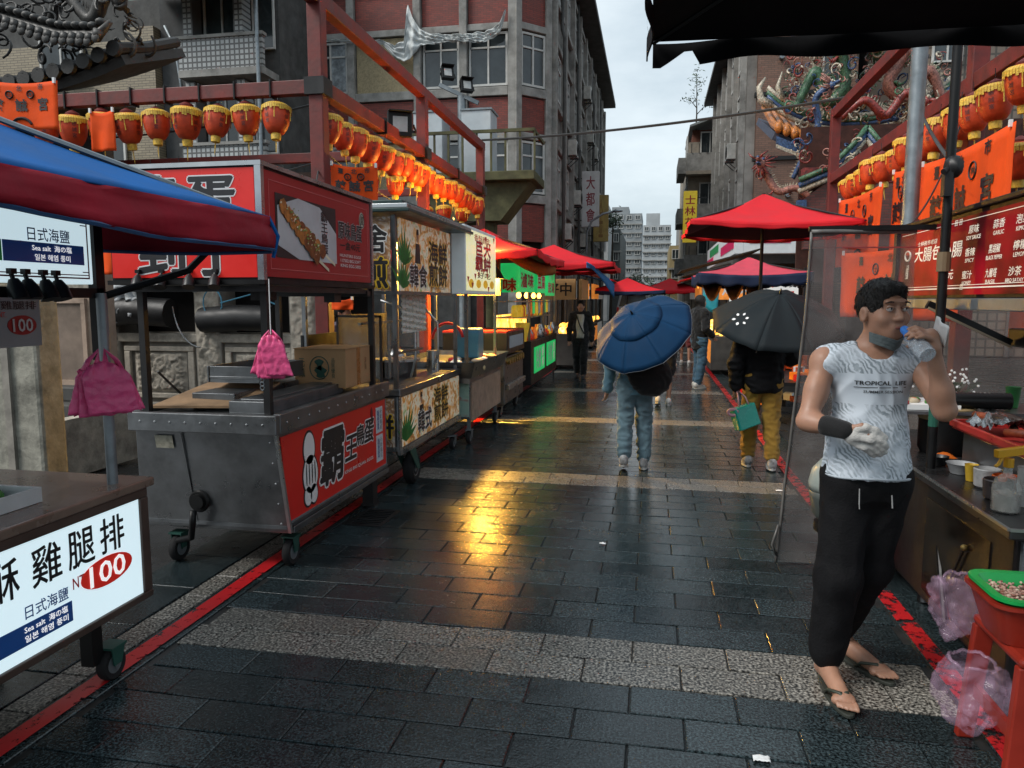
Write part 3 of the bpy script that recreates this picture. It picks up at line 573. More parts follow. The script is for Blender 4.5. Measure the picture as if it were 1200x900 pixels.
# ---------------------------------------------------------------- dragons
def dragon(parent, pts, r, body, spike, mane, jaw, seed=0, n=60):
    rnd = random.Random(seed); pts = [Vector(p) for p in pts]
    def cr(t):
        t *= len(pts) - 1; i = min(int(t), len(pts) - 2); f = t - i; p = [pts[max(0, min(len(pts) - 1, i + k))] for k in (-1, 0, 1, 2)]
        return .5 * ((2 * p[1]) + (p[2] - p[0]) * f + (2 * p[0] - 5 * p[1] + 4 * p[2] - p[3]) * f * f + (3 * p[1] - p[0] - 3 * p[2] + p[3]) * f ** 3)
    path = [cr(i / n) for i in range(n + 1)]
    rad = [r * (.25 + .75 * math.sin(math.pi * min(1, .12 + .62 * i / n)) ** .6) * (1 + .08 * (i % 2)) for i in range(n + 1)]
    P('body', body, parent, lambda b: b.tube(path, rad, 10), smooth=True)
    b = MB(); c2 = MB()
    for i in range(1, n, 1):
        t = (path[i + 1] - path[i - 1]).normalized(); up = Vector((0, -.25, 1)) - t * t.z
        up = up.normalized() if up.length > .05 else Vector((0, 0, 1)); s = r * (.75 + .35 * rnd.random())
        a = path[i]; w = t * s * .5; q = up.cross(t).normalized() * .02
        tip = a + up * (rad[i] + s) - t * s * .6
        b.add([a - w + q, a + w + q, a + w - q, a - w - q, tip], [(0, 1, 4), (1, 2, 4), (2, 3, 4), (3, 0, 4)])
        if i % 7 == 3:
            sd = up.cross(t).normalized() * rnd.choice((-1, 1))
            for k in range(4): c2.tube([a, a + sd * r * 1.2 - up * r * (.8 + .3 * k), a + sd * r * (1.2 + .3 * k) - up * r * 1.9 + t * (k - 1.5) * r * .5], [r * .3, r * .2, r * .05], 5)
    b.build('spines', spike, parent); c2.build('claws', mane, parent, smooth=True)
    h = path[-1]; d = (path[-1] - path[-4]).normalized(); d = Vector((d.x, d.y - .4, d.z * .4)).normalized(); sdv = d.cross(Vector((0, 0, 1))).normalized(); u = sdv.cross(d); rr = r * 1.25
    mt = Matrix((sdv, d, u)).transposed()
    P('head', [body, jaw], parent, lambda b: (b.sph(h, (rr, rr * 1.25, rr), 12, 8, 0, mt), b.sph(h + d * rr * 1.5 + u * rr * .25, (rr * .62, rr * .95, rr * .4), 10, 6, 0, mt), b.sph(h + d * rr * 1.25 - u * rr * .6, (rr * .52, rr * .85, rr * .26), 10, 6, 1, mt), b.sph(h + d * rr * 2.2 + u * rr * .5, (rr * .4, rr * .3, rr * .3), 8, 6, 1, mt), b.sph(h + d * rr * .6 + u * rr * .8 + sdv * rr * .55, rr * .32, 8, 6, 1), b.sph(h + d * rr * .6 + u * rr * .8 - sdv * rr * .55, rr * .32, 8, 6, 1)), smooth=True)
    m = MB()
    for k in range(26):
        a = rnd.uniform(0, 2 * math.pi); rd = sdv * math.cos(a) + u * math.sin(a); l = rr * rnd.uniform(1.4, 2.8)
        m.tube([h + rd * rr * .8, h + rd * (rr + l * .45) - d * l * .3, h + rd * (rr + l * .75) - d * l * .75 + u * l * .25], [rr * .2, rr * .14, .008], 5)
    for sgn in (-1, 1):
        m.tube([h + u * rr * .8 + sdv * sgn * rr * .4, h + u * rr * 1.9 + sdv * sgn * rr * .8 - d * rr * .4, h + u * rr * 2.8 + sdv * sgn * rr * .7 - d * rr * 1.3], [rr * .2, rr * .14, .01], 6)
        m.tube([h + d * rr * 2.2 + sdv * sgn * rr * .3, h + d * rr * 3 + sdv * sgn * rr * 1.2 + u * rr * .4, h + d * rr * 2.4 + sdv * sgn * rr * 2.2 + u * rr * 1.6], [rr * .08, .02, .008], 5)
    m.build('mane', mane, parent, smooth=True)
def swirls(parent, n, bx, mats, seed, size=(.1, .3), name='ornament'):
    rnd = random.Random(seed)
    for i in range(n):
        c = Vector([rnd.uniform(*q) for q in bx]); s = rnd.uniform(*size); ph = rnd.uniform(0, 6.28); sg = rnd.choice((-1, 1)); tl = rnd.uniform(-.4, .4)
        pts = [c + Vector((math.cos(ph + sg * t) * s * (1 - t / 8.5), math.sin(t * .7) * .08 + tl * t * .05, math.sin(ph + sg * t) * s * (1 - t / 8.5))) for t in [k * .42 for k in range(17)]]
        pts.append(c)
        P(name, rnd.choice(mats), parent, lambda b: b.tube(pts, [s * .15 * (.5 + .5 * math.sin(math.pi * (k + .6) / 18.6)) for k in range(len(pts))], 6), smooth=True)
def porc(nm, c): return M(nm, c, .35, 0, var=.75, sc=26, bump=.7, bs=55, grime=.6, gcol=(.03, .03, .035))
pg, pr_, pc, pb, po, pk = porc('glaze_green', (.05, .13, .07)), porc('glaze_red', (.22, .035, .03)), porc('glaze_cream', (.42, .38, .3)), porc('glaze_blue', (.03, .07, .17)), porc('glaze_orange', (.42, .14, .022)), porc('glaze_pink', (.32, .14, .11))
# left dark roof: near-black tiles, slightly lighter ornaments
dk = M('dark_tile', (.016, .0155, .015), .65, var=.4, sc=8, bump=.3, grime=.3); dk2 = M('dark_ornament', (.045, .043, .04), .5, var=.6, sc=12, bump=.3)
TR = thing('dark_temple_roof', 'dark tiled temple roof with dragon ridge at the upper left corner', 'roof', (-8, 9, 4))
def eave_z(x): return 4.42 + .30 * ((max(0, x + 8.6)) / 2.0) ** 2 * .9
P('eave_board', dk, TR, lambda b: b.grid(lambda u, v: Vector((-10.5 + 3.75 * u, 8.8 + 1.3 * v, 4.55 + .35 * u ** 3 * 1.2 - .25 + .5 * v)), 24, 6), thick=.12)
for k in range(17):
    x = -10.4 + k * .225; u = (x + 10.5) / 3.75; z = 4.55 + .42 * u ** 3 - .12
    P('roof_tile', dk, TR, lambda b: (b.tube([(x, 8.7, z), (x, 9.3, z + .2), (x, 10.0, z + .5)], .075, 8), b.tube([(x, 8.68, z), (x, 8.74, z)], .1, 10)), smooth=40)
P('lower_eave', dk, TR, lambda b: b.grid(lambda u, v: Vector((-10.5 + 3.1 * u, 8.3 + 1.5 * v, 3.86 + .2 * u ** 3 + .4 * v)), 20, 5), thick=.1)
for k in range(13):
    x = -10.3 + k * .24; P('roof_tile', dk, TR, lambda b: b.tube([(x, 8.24, 3.95 + .2 * ((x + 10.5) / 3.1) ** 3), (x, 9.8, 4.4)], .07, 8), smooth=40)
P('hip_ridge', dk2, TR, lambda b: b.tube([(-10.6, 8.75, 6.2), (-9.4, 8.7, 5.72), (-8.4, 8.7, 5.3), (-7.5, 8.65, 5.0), (-6.95, 8.6, 4.95), (-6.7, 8.55, 5.1)], [.1, .1, .1, .09, .07, .03], 10), smooth=True)
HX = [-10.6, -9.4, -8.4, -7.5, -6.95, -6.7]; HZ = [6.2, 5.72, 5.3, 5.0, 4.95, 5.1]
for k in range(30):
    x = -10.3 + k * .118; z = float(np.interp(x, HX, HZ))
    P('hip_tile', dk2, TR, lambda b: (b.tube([(x, 8.5, z - .09), (x + .02, 8.52, z + .0)], [.05, .062], 8), b.sph((x, 8.48, z - .1), (.06, .03, .06), 8, 5), b.sph((x, 8.62, z + .13), (.07, .1, .05), 8, 5)), smooth=True)
dragon(TR, [(-8.3, 9.3, 5.3), (-7.9, 9.2, 5.75), (-7.5, 9.2, 5.4), (-7.15, 9.1, 5.75), (-6.9, 9.0, 5.5), (-6.95, 8.9, 5.95)], .09, dk2, dk2, dk2, dk2, 3, 40)
swirls(TR, 60, ((-9.6, -6.7), (8.7, 9.2), (4.9, 5.7)), [dk2, dk2, dk], 5, (.06, .18))
swirls(TR, 22, ((-10, -7.2), (8.2, 8.4), (4.0, 4.3)), [dk2, dk], 15, (.06, .12))
P('purlin', dk, TR, lambda b: (b.b2(-10.6, -7.6, 9.4, 9.6, 3.2, 4.3), b.b2(-10.6, -7.3, 8.6, 8.8, 3.3, 3.5)))
# right coloured dragon roof
DR = thing('dragon_temple_roof', 'colourful temple roof with porcelain dragons and orange eave tiles at right', 'roof', (4.6, 16, 4))
def rz(u): return 5.0 + .42 * (2 * u - 1) ** 2
P('eave_soffit', M('soffit_blue', (.05, .06, .09), .5, var=.6, sc=12), DR, lambda b: b.grid(lambda u, v: Vector((2.55 + 4.2 * u, 15.6 + 2.5 * v, rz(u) - .32 + .9 * v)), 20, 5), thick=.16)
for k in range(22):
    u = (k + .5) / 22; x = 2.55 + 4.2 * u
    P('eave_tile', po, DR, lambda b: (b.tube([(x, 15.52, rz(u) - .14), (x, 16.2, rz(u) + .1), (x, 17.6, rz(u) + .8)], .085, 8), b.sph((x, 15.5, rz(u) - .14), (.1, .06, .12), 10, 6)), smooth=40)
P('eave_fascia', [pb, pc], DR, lambda b: (b.grid(lambda u, v: Vector((2.6 + 4.1 * u, 15.5, rz(u) - .5 + .16 * v)), 20, 2), b.grid(lambda u, v: Vector((2.6 + 4.1 * u, 15.48, rz(u) - .58 + .07 * v)), 20, 2, 1)), thick=.03)
P('main_ridge', [pc, pb, pg], DR, lambda b: [b.tube([(2.5 + 4.3 * t, 16.4, rz(t) + .35 + .09 * q + .25 * abs(2 * t - 1) ** 4) for t in [i / 24 for i in range(25)]], .06, 6, q % 3) for q in range(4)], smooth=True)
P('ridge_horn', pc, DR, lambda b: (b.tube([(2.6, 16.4, 5.9), (2.35, 16.4, 6.05), (2.3, 16.4, 6.3), (2.45, 16.4, 6.5)], [.12, .1, .07, .02], 8), b.tube([(2.9, 16.4, 6.0), (2.75, 16.4, 6.3), (2.85, 16.4, 6.6)], [.09, .06, .015], 7)), smooth=True)
dragon(DR, [(3.2, 16.3, 5.8), (3.6, 16.2, 6.5), (3.9, 16.3, 5.9), (4.3, 16.2, 6.2), (4.1, 16.1, 6.9), (3.8, 16.0, 7.2), (4.2, 15.9, 7.35)], .14, pg, pc, pr_, pc, 1)
dragon(DR, [(6.6, 16.3, 5.8), (6.2, 16.2, 6.4), (5.8, 16.3, 5.9), (5.3, 16.2, 6.2), (5.6, 16.1, 6.8), (5.2, 16.0, 7.1), (4.9, 15.9, 6.9)], .14, pk, pc, pg, pr_, 2)
dragon(DR, [(4.2, 16, 5.5), (4.7, 15.9, 5.8), (5.2, 15.95, 5.5), (5.6, 15.9, 5.9), (6.0, 15.8, 5.7)], .09, pr_, pc, pc, pc, 4, 36)
dragon(DR, [(3.0, 15.4, 4.2), (3.25, 15.3, 4.7), (3.5, 15.3, 5.2), (3.4, 15.2, 5.7), (3.7, 15.1, 5.9)], .075, pb, pc, pk, pc, 6, 36)
swirls(DR, 280, ((2.9, 6.6), (15.85, 16.5), (5.45, 7.3)), [pc, pc, pg, pr_, pk, pb], 9, (.05, .16))
swirls(DR, 26, ((4.0, 6.4), (15.3, 15.5), (4.3, 5.0)), [pc, pb, pr_, pg], 12, (.06, .16))
DR.location = (3.89, 16, 3.8); DR.scale = (.8, 1, .95)
# lower gable in front
GB = thing('temple_gable', 'small blue and red temple gable with curled ridge beneath the dragons', 'gable', (3.4, 14.6, 3))
P('wall', tiles('gable_brick', (.12, .03, .025), (.05, .03, .025), .16, .05, .006), GB, lambda b: b.slab([(2.75, 14.8, 2.6), (4.6, 14.8, 2.6), (4.6, 14.8, 3.6), (3.72, 14.8, 4.25), (2.75, 14.8, 3.55)], (0, 1, 0), .2))
P('barge', [pc, pb, pg], GB, lambda b: [(b.tube([(2.6, 14.7 - .03 * q, 3.65 + .1 * q), (3.1, 14.7 - .03 * q, 3.85 + .1 * q), (3.5, 14.7 - .03 * q, 4.25 + .1 * q), (3.72, 14.7 - .03 * q, 4.55 + .1 * q)], .05, 6, q), b.tube([(3.72, 14.7 - .03 * q, 4.55 + .1 * q), (4.0, 14.7 - .03 * q, 4.2 + .1 * q), (4.6, 14.7 - .03 * q, 3.8 + .1 * q)], .05, 6, q)) for q in range(3)], smooth=True)
swirls(GB, 18, ((2.5, 3.6), (14.5, 14.7), (4.0, 4.7)), [pc, pr_, pb, pk], 21, (.06, .15))
P('side_panel', pb, GB, lambda b: b.b2(2.6, 2.76, 14.75, 14.9, 2.9, 3.5)); P('beam', pr_, GB, lambda b: b.b2(2.7, 6.5, 14.85, 15.1, 3.9, 4.1))
P('back_wall', M('gable_dark_brick', (.05, .022, .018), .8, var=.4, sc=8), GB, lambda b: b.b2(2.7, 7, 15.2, 15.3, 2, 4.9))
sp = thing('dragon_finial', 'crouching porcelain dragon finial above the red parasol', 'ornament', (2.3, 15, 3.6))
dragon(sp, [(2.9, 15, 3.55), (2.6, 15, 3.75), (2.3, 15, 3.7), (2.1, 15, 3.95), (1.95, 14.9, 4.2)], .07, pk, pc, pr_, pb, 31, 30)
# ================================================================ red steel frames
def joint(b, p, s=.16): b.box(p, (s, s, s * 1.1))
FL = thing('red_lantern_frame', 'rusty red steel frame with the tall post behind the red egg cart', 'frame', (-3.2, 6.9, 0))
for y in (6.9, 10.2, 13.75):
    P('post', redsteel, FL, lambda b: b.b2(-3.27, -3.13, y - .07, y + .07, 0, 4.45 if y > 7 else 6.2), bevel=.008)
    P('collar', blackm, FL, lambda b: b.b2(-3.3, -3.1, y - .1, y + .1, 3.6, 3.76)); P('collar', blackm, FL, lambda b: b.b2(-3.285, -3.115, y - .085, y + .085, 2.72, 2.75))
    P('cross_beam', redsteel, FL, lambda b: b.b2(-9, -3.28, y - .05, y + .05, 3.62, 3.75), bevel=.006)
for z in (3.69, 4.5):
    P('long_beam', redsteel, FL, lambda b: b.b2(-3.26, -3.14, 2.5 if z > 4 else 6.98, 13.9, z - .07, z + .07), bevel=.006)
for y in (8.55, 11.9): P('cable_tie', black, FL, lambda b: b.b2(-3.28, -3.12, y, y + .02, 3.6, 3.78))
for k in range(14): P('cable_tie', black, FL, lambda b: b.b2(-3.3 - .38 * k, -3.285 - .38 * k, 6.835, 6.965, 3.6, 3.77))
FR = thing('lantern_gantry', 'rusty red steel frame in front of the dragon roof', 'frame', (2.8, 12.9, 0))
for y in (12.9, 7.5): P('post', redsteel, FR, lambda b: b.b2(2.73, 2.87, y - .07, y + .07, 0, 4.62), bevel=.008)
for z in (3.58, 4.6): P('long_beam', redsteel, FR, lambda b: b.b2(2.74, 2.86, 2.6, 13.0, z - .07, z + .07), bevel=.006)
P('cross_beam', redsteel, FR, lambda b: (b.b2(2.88, 7, 12.85, 12.95, 3.5, 3.62), b.b2(2.88, 7, 7.45, 7.55, 3.5, 3.62)), bevel=.006)
# ---------------------------------------------------------------- lanterns
lred = M('lantern_silk', (.55, .055, .012), .5, var=.25, sc=10, bump=.15, bs=40)
gold = M('gold_fringe', (.68, .43, .05), .5, var=.35, sc=40, bump=.4, bs=90)
LN = thing('paper_lantern', 'x', 'lantern', (0, 0, 0))
prof = [(.05, .0), (.09, .015), (.118, .06), (.14, .12), (.152, .19), (.155, .25), (.145, .305), (.11, .335), (.06, .35)]
def lbody(b):
    n = 24; vs = []; fs = []
    for r, z in prof:
        for j in range(n):
            a = 2 * math.pi * j / n; k = r * (1 + (.018 if j % 2 else -.018)); vs.append((k * math.cos(a), k * math.sin(a), z - .2))
    for i in range(len(prof) - 1):
        for j in range(n): fs.append((i * n + j, i * n + (j + 1) % n, (i + 1) * n + (j + 1) % n, (i + 1) * n + j))
    b.add(vs, fs)
P('silk_body', lred, LN, lbody, smooth=True)
P('top_cap', redsteel, LN, lambda b: b.lathe([(.075, .148), (.075, .165), (.03, .19), (.012, .2)], n=16), smooth=40)
def fringe(b):
    n = 40
    for j in range(n):
        a0 = 2 * math.pi * j / n; a1 = 2 * math.pi * (j + .86) / n; zz = .066 - .03 * random.random(); r0, r1 = .13, .17
        vs = [(r0 * math.cos(a0), r0 * math.sin(a0), .135), (r0 * math.cos(a1), r0 * math.sin(a1), .135), (r1 * math.cos(a1), r1 * math.sin(a1), .105), (r1 * math.cos(a0), r1 * math.sin(a0), .105), (r1 * 1.01 * math.cos(a1), r1 * 1.01 * math.sin(a1), zz), (r1 * 1.01 * math.cos(a0), r1 * 1.01 * math.sin(a0), zz)]
        b.add(vs, [(0, 3, 2, 1), (3, 5, 4, 2)])
P('top_fringe', gold, LN, fringe)
P('bottom_cap', gold, LN, lambda b: b.lathe([(.055, -.2), (.058, -.225), (.052, -.27), (.045, -.272)], n=16), smooth=40)
P('bottom_tassel', gold, LN, lambda b: b.tube([(0, 0, -.27), (.004, 0, -.34), (0, .004, -.42)], [.008, .006, .003], 5))
for a in [i * math.pi / 2.5 + .3 for i in range(5)]:
        c, s_ = math.cos(a), math.sin(a); P('side_tassel', gold, LN, lambda b: b.tube([(.165 * c, .165 * s_, .1), (.168 * c, .168 * s_, .02), (.17 * c, .166 * s_, -.06)], [.006, .005, .007], 5))
P('hanger', blackm, LN, lambda b: b.tube([(0, 0, .19), (0, 0, .3)], .004, 4))
for k in range(4):
    def gl(b):
        a = k * math.pi / 2; u = Vector((-math.sin(a), math.cos(a), 0)); o_ = Vector((math.cos(a), math.sin(a), 0)) * .165
        for i, ch in enumerate('慈誠宮'):
            co, fs = glyphs(ch, 0., 1.); co = (co - (co.min(0) + co.max(0)) / 2) * .05
            b.add([o_ - Vector((math.cos(a), math.sin(a), 0)) * (.012 * i) + u * x + Vector((0, 0, .04 - i * .062 + y)) for x, y in co], fs)
    P('lettering', blacktxt, LN, gl)
lan_first = [True]
def lantern(x, y, z, lab, grp):
    o = LN if lan_first[0] else copy_tree(LN); lan_first[0] = False
    o.location = (x, y, z); o.rotation_euler = (R(random.uniform(-8, 8)), R(random.uniform(-8, 8)), random.uniform(0, 6.28)); s = random.uniform(.8, .92); o.scale = (s * random.uniform(.95, 1.05), s * random.uniform(.95, 1.05), s)
    tag(o, lab, 'lantern', grp)
for k in range(9): lantern(-3.64 - k * .325 + random.uniform(-.02, .02), 6.9, 3.43 + random.uniform(-.02, .015), '%s red lantern from the tall post along the near cross beam' % ORD[k], 'lanterns on the near cross beam')
for k in range(18): lantern(-3.23 + random.uniform(-.03, .03), 7.2 + k * .365 + random.uniform(-.04, .04), 3.39 + random.uniform(-.025, .02), '%s red lantern from the tall post along the street beam' % ORD[k], 'lanterns on the street beam at left')
for k in range(7): lantern(-3.6 - k * .4, 10.2, 3.3, '%s small red lantern behind, counted from the middle post' % ORD[k], 'lanterns on the second cross beam')
for k in range(8): lantern(-3.55 - k * .36, 13.75, 3.3, '%s far red lantern, counted leftward from the last post' % ORD[k], 'lanterns on the last cross beam')
for k in range(6): lantern(-4.3 - k * .36, 7.35, 2.92, '%s low red lantern behind the near cross beam row' % ORD[k], 'low lanterns behind the near row')
for k in range(16): lantern(2.62 + random.uniform(-.03, .03), 4.9 + k * .42 + random.uniform(-.04, .04), 3.22 + random.uniform(-.03, .02), '%s red lantern from the right edge under the right frame' % ORD[k], 'lanterns under the right frame')
for k in range(9): lantern(2.95, 4.7 + k * .45, 2.82, '%s lower lantern from the right edge behind the orange banners' % ORD[k], 'lower lanterns behind the right banners')
# ---------------------------------------------------------------- orange banners
orange = M('orange_cloth', (.70, .075, .010), .75, var=.1, sc=5, bump=.25, bs=14, )
def banner(loc, u, w, h, label, lines=True, wave=.02, seed=0, skew=0., rotz=0):
    u = Vector(u).normalized(); z = Vector((0, 0, 1)); n = u.cross(z); L_ = Vector(loc)
    t = thing('orange_banner', label, 'banner', loc, 'orange temple banners')
    def srf(a, c):
        return L_ + u * (a - .5) * w + z * (c - .5) * h + z * skew * (a - .5) + n * wave * (math.sin(a * 7 + seed) + .6 * mnoise.noise((a * 3, c * 3, seed))) * (1.1 - c) - z * .03 * math.sin(math.pi * a) * c
    P('cloth', orange, t, lambda b: b.grid(srf, 16, 12), smooth=True, thick=.004)
    for a_ in (.03, .97): P('clip', white, t, lambda b: b.box(srf(a_, 1.0) + n * .01, (.02, .02, .045)))
    def put(ch, a, c, s, bold=.02):
        co, fs = glyphs(ch, bold, 1.); co = (co - (co.min(0) + co.max(0)) / 2) / max(co.max(0) - co.min(0)) * s
        b = MB(); b.add([srf(a + x / w, c + y / h) + n * .008 for x, y in co], fs); b.build('lettering', blacktxt, t)
    if lines:
        s = h * .16
        for i, ch in enumerate('臺北市'): put(ch, .22 + .28 * i, .87 + .02 * i, s * .85)
        for i, ch in enumerate('慈誠宮'): put(ch, .22 + .29 * i, .5 + .02 * i, s * 1.75, .03)
        for i, ch in enumerate('士林'): put(ch, .37 + .27 * i, .74 + .02 * i, s * .55)
        b = MB()
        for i in range(2): b.tube([srf(.37 + .27 * i + s * .5 * math.cos(a) / w, .74 + .02 * i + s * .5 * math.sin(a) / h) + n * .008 for a in [k * math.pi / 10 for k in range(20)]], .006, 4, closed=True)
        b.tube([srf(.5 + s * 1.4 * math.cos(a) / w, .06 + s * 1.4 * math.sin(a) / h * .8) + n * .008 for a in [.3 + k * 2.5 / 14 for k in range(15)]], .012, 4)
        b.build('emblem', blacktxt, t)
    return t
banner((2.2, 8.85, 2.42), (0, -1, 0), 1.75, .8, 'orange temple banner beside the vinyl screen, above the drinking man', seed=1, skew=-.06)
banner((2.2, 6.08, 2.38), (0, -1, 0), 1.65, .78, 'largest orange temple banner, directly above the red menu board', seed=2, skew=-.02)
banner((2.3, 7.68, 2.5), (0, -1, 0), .65, .8, 'orange banner half hidden behind the galvanised pole', seed=3)
banner((2.0, 6.9, 1.8), (.2, -1, 0), 1.9, .62, 'lower orange banner seen through the vinyl screen', seed=4)
banner((2.75, 5.3, 1.62), (0, -1, 0), 2.2, .6, 'orange banner below the red menu board', seed=8)
banner((2.5, 4.6, 2.98), (0, -1, 0), .5, .5, 'orange banner corner at the right edge among lanterns', seed=5, lines=False)
banner((-2.98, 7.2, 2.8), (1, 0, 0), .5, .42, 'orange temple banner hung behind the top of the red egg sign', seed=6, skew=-.04)
banner((-5.3, 5.6, 3.3), (1, 0, 0), .75, .4, 'orange temple banner above the blue canopy', seed=7, skew=-.05)
banner((-5.45, 6.75, 3.34), (1, 0, 0), .27, .4, 'narrow orange pennant between the near lanterns', seed=9, lines=False)
banner((-4.8, 5.9, 2.06), (1, 0, 0), .19, .36, 'small orange pennant beside the chicken lightbox', seed=10, lines=False)
banner((-2.95, 10.9, 2.62), (.3, -1, 0), .6, .42, 'small orange pennant tip above the pancake cart roof', seed=11, lines=False)
banner((-2.88, 6.6, 1.62), (1, 0, 0), .22, .12, 'orange cloth strip behind the cardboard box', seed=12, lines=False)
# ---------------------------------------------------------------- floodlights, platform, wires, poles
def flood(loc, label, d=(0, -1, -.4), s=.24):
    t = thing('floodlight', label, 'floodlight', loc); L_ = Vector(loc); d = Vector(d).normalized(); r_ = d.cross(Vector((0, 0, 1))).normalized(); u = r_.cross(d); mt = Matrix((r_, d, u)).transposed()
    P('housing', black, t, lambda b: b.box(L_, (s, s * .4, s), mt), bevel=.015); P('lens', M('lens', (.4, .42, .42), .15, var=.2), t, lambda b: b.box(L_ + d * s * .21, (s * .6, .01, s * .6), mt)); P('visor', blackm, t, lambda b: b.box(L_ + d * s * .3 + u * s * .5, (s, s * .5, .01), mt))
    P('yoke', blackm, t, lambda b: (b.beam(L_ - r_ * s * .58, L_ - r_ * s * .58 + Vector((0, .1, -s * .2)), .015, .03), b.beam(L_ + r_ * s * .58, L_ + r_ * s * .58 + Vector((0, .1, -s * .2)), .015, .03), b.beam(L_ - r_ * s * .6 + Vector((0, .1, -s * .2)), L_ + r_ * s * .6 + Vector((0, .1, -s * .2)), .015, .03)))
flood((-3.15, 9.1, 3.83), 'square black floodlight on the left red street beam', (.5, -1, -.1), .3)
LP = thing('light_mast', 'grey mast with bracket in front of the facade', 'mast', (-5.6, 20, 0))
P('mast', galv, LP, lambda b: b.cyl((-5.16, 20, 0), (-5.16, 20, 7.1), .12, n=14), smooth=40); P('crossarm', galv, LP, lambda b: b.beam((-5.75, 19.9, 7.4), (-4.7, 20, 6.9), .1, .1))
flood((-5.5, 19.8, 7.65), 'left floodlight on the grey mast bracket', (.6, -1, .35), .34); flood((-4.98, 19.8, 7.3), 'right floodlight on the grey mast bracket', (.7, -1, .3), .34)
PF = thing('steel_platform', 'mossy green steel platform with railing on a column', 'platform', (-4, 20, 0))
mossy = M('mossy_steel', (.085, .085, .045), .8, var=.4, sc=3, bump=.3, bs=15, grime=.5)
P('deck', mossy, PF, lambda b: b.b2(-6.6, -3.05, 19.2, 21, 4.75, 4.98), bevel=.02)
P('underframe', mossy, PF, lambda b: b.slab([(-5.6, 19.5, 3.75), (-4.0, 19.5, 3.75), (-3.2, 19.5, 4.74), (-6.3, 19.5, 4.74)], (0, 1, 0), 1.1))
P('column', mossy, PF, lambda b: b.cyl((-4.45, 20, 0), (-4.45, 20, 3.9), .26, n=16), smooth=40)
for k in range(10):
    x = -6.5 + k * .38; P('baluster', mossy, PF, lambda b: b.b2(x, x + .05, 19.22, 19.27, 4.98, 5.95))
P('rail', mossy, PF, lambda b: (b.b2(-6.6, -3.05, 19.2, 19.27, 5.95, 6.03), b.b2(-3.12, -3.05, 19.28, 21, 5.95, 6.03)))
for x, lb in ((-6.05, 'left grey sheet-metal cabinet on the mossy platform'), (-4.72, 'right grey sheet-metal cabinet on the mossy platform')):
    t = thing('metal_cabinet', lb, 'cabinet', (x, 20.1, 4.98), 'cabinets on the platform'); P('casing', M('blue_grey_sheet', (.42, .47, .5), .5, .0, var=.12, sc=2, grime=.3), t, lambda b: b.b2(x - .38, x + .42, 19.7, 20.5, 4.985, 6.65), bevel=.015); P('lid', galv, t, lambda b: b.b2(x - .41, x + .45, 19.67, 20.53, 6.652, 6.7))
wm = M('wire', (.02, .02, .02), .6)
def wire(a, c, sag, lab, r=.012, name='overhead_wire'):
    a = Vector(a); c = Vector(c); tag(P(name, wm, None, lambda b: b.tube([a.lerp(c, i / 20) - Vector((0, 0, sag * 4 * (i / 20) * (1 - i / 20))) for i in range(21)], r, 5)), lab, 'wire')
wire((-4.2, 18.2, 5.55), (3.5, 14, 5.15), .12, 'thick overhead wire crossing the sky above the street', .028)
wire((2.74, 9, 3.9), (1.5, 4.26, 2.35), .06, 'dark guy rope slanting past the dragon roof to the black pole', .012)
wire((-3.2, 7, 3.1), (-3.3, 13.6, 3.1), .25, 'sagging cable under the left lantern row', .008)
wire((-8, 7.0, 3.5), (-3.3, 6.98, 3.55), .2, 'sagging cable behind the near lanterns', .01)
wire((-6.6, 7.2, 2.7), (-3.3, 7.0, 3.0), .1, 'lower cable behind the near lanterns', .008)
tag(P('galvanised_pole', galv, None, lambda b: (b.cyl((1.85, 6.0, 0), (1.85, 6.0, 4.6), .055, n=16), b.cyl((1.85, 6, 2.2), (1.85, 6, 2.24), .062, n=16)), smooth=40), 'galvanised steel pole behind the red menu board', 'pole')
# street signs
def vsign(label, x, y, w, z0, z1, s, fmat, tmat, n=(0, -1, 0), tw=.6, out=None):
    t = thing('vertical_sign', label, 'sign', (x, y, z0)); P('panel', fmat, t, lambda b: b.b2(x - w / 2, x + w / 2, y, y + .25, z0, z1), bevel=.02)
    P('bracket', blackm, t, lambda b: (b.beam((x, y + .12, z1 - .3), (x + (-1 if x < 0 else 1) * (w / 2 + .5), y + .12, z1 - .3), .05, .05), b.beam((x, y + .12, z0 + .3), (x + (-1 if x < 0 else 1) * (w / 2 + .5), y + .12, z0 + .3), .05, .05)))
    txt('\n'.join(s), t, (x, y, (z0 + z1) / 2), (1, 0, 0), (0, 0, 1), w * tw, (z1 - z0) * .82, tmat, .03, 1.15)
vsign('tall white sign with three dark red characters high on the left', -2.85, 34, .78, 4.95, 7.4, '大都會', M('sign_grey_white', (.5, .5, .5), .5, var=.1, sc=3, grime=.3), M('maroon', (.2, .02, .03), .5), tw=.5)
vsign('plain ochre vertical sign beside the white one', -2.65, 38, .75, 4.6, 6.9, '金', M('ochre_sign', (.33, .23, .06), .5, var=.25, sc=3, grime=.3), M('ochre_mark', (.2, .1, .02), .5), tw=.3)
vsign('yellow vertical flower shop sign on the right', 1.62, 36, .62, 4.35, 6.7, '士林花店', M('yellow_sign', (.65, .48, .03), .5, var=.1, emit=.15), redtxt, tw=.75)
sl_ = thing('street_lamp', 'curved grey street lamp arm beside the ochre sign', 'street lamp', (-2.5, 30, 0)); P('pole', galv, sl_, lambda b: b.tube([(-2.9, 33, 0), (-2.9, 33, 4.6), (-2.7, 33, 5.1), (-2.2, 33, 5.4), (-1.7, 33, 5.5)], .05, 8), smooth=True); P('head', galv, sl_, lambda b: b.sph((-1.6, 33, 5.5), (.25, .1, .06)), smooth=True)
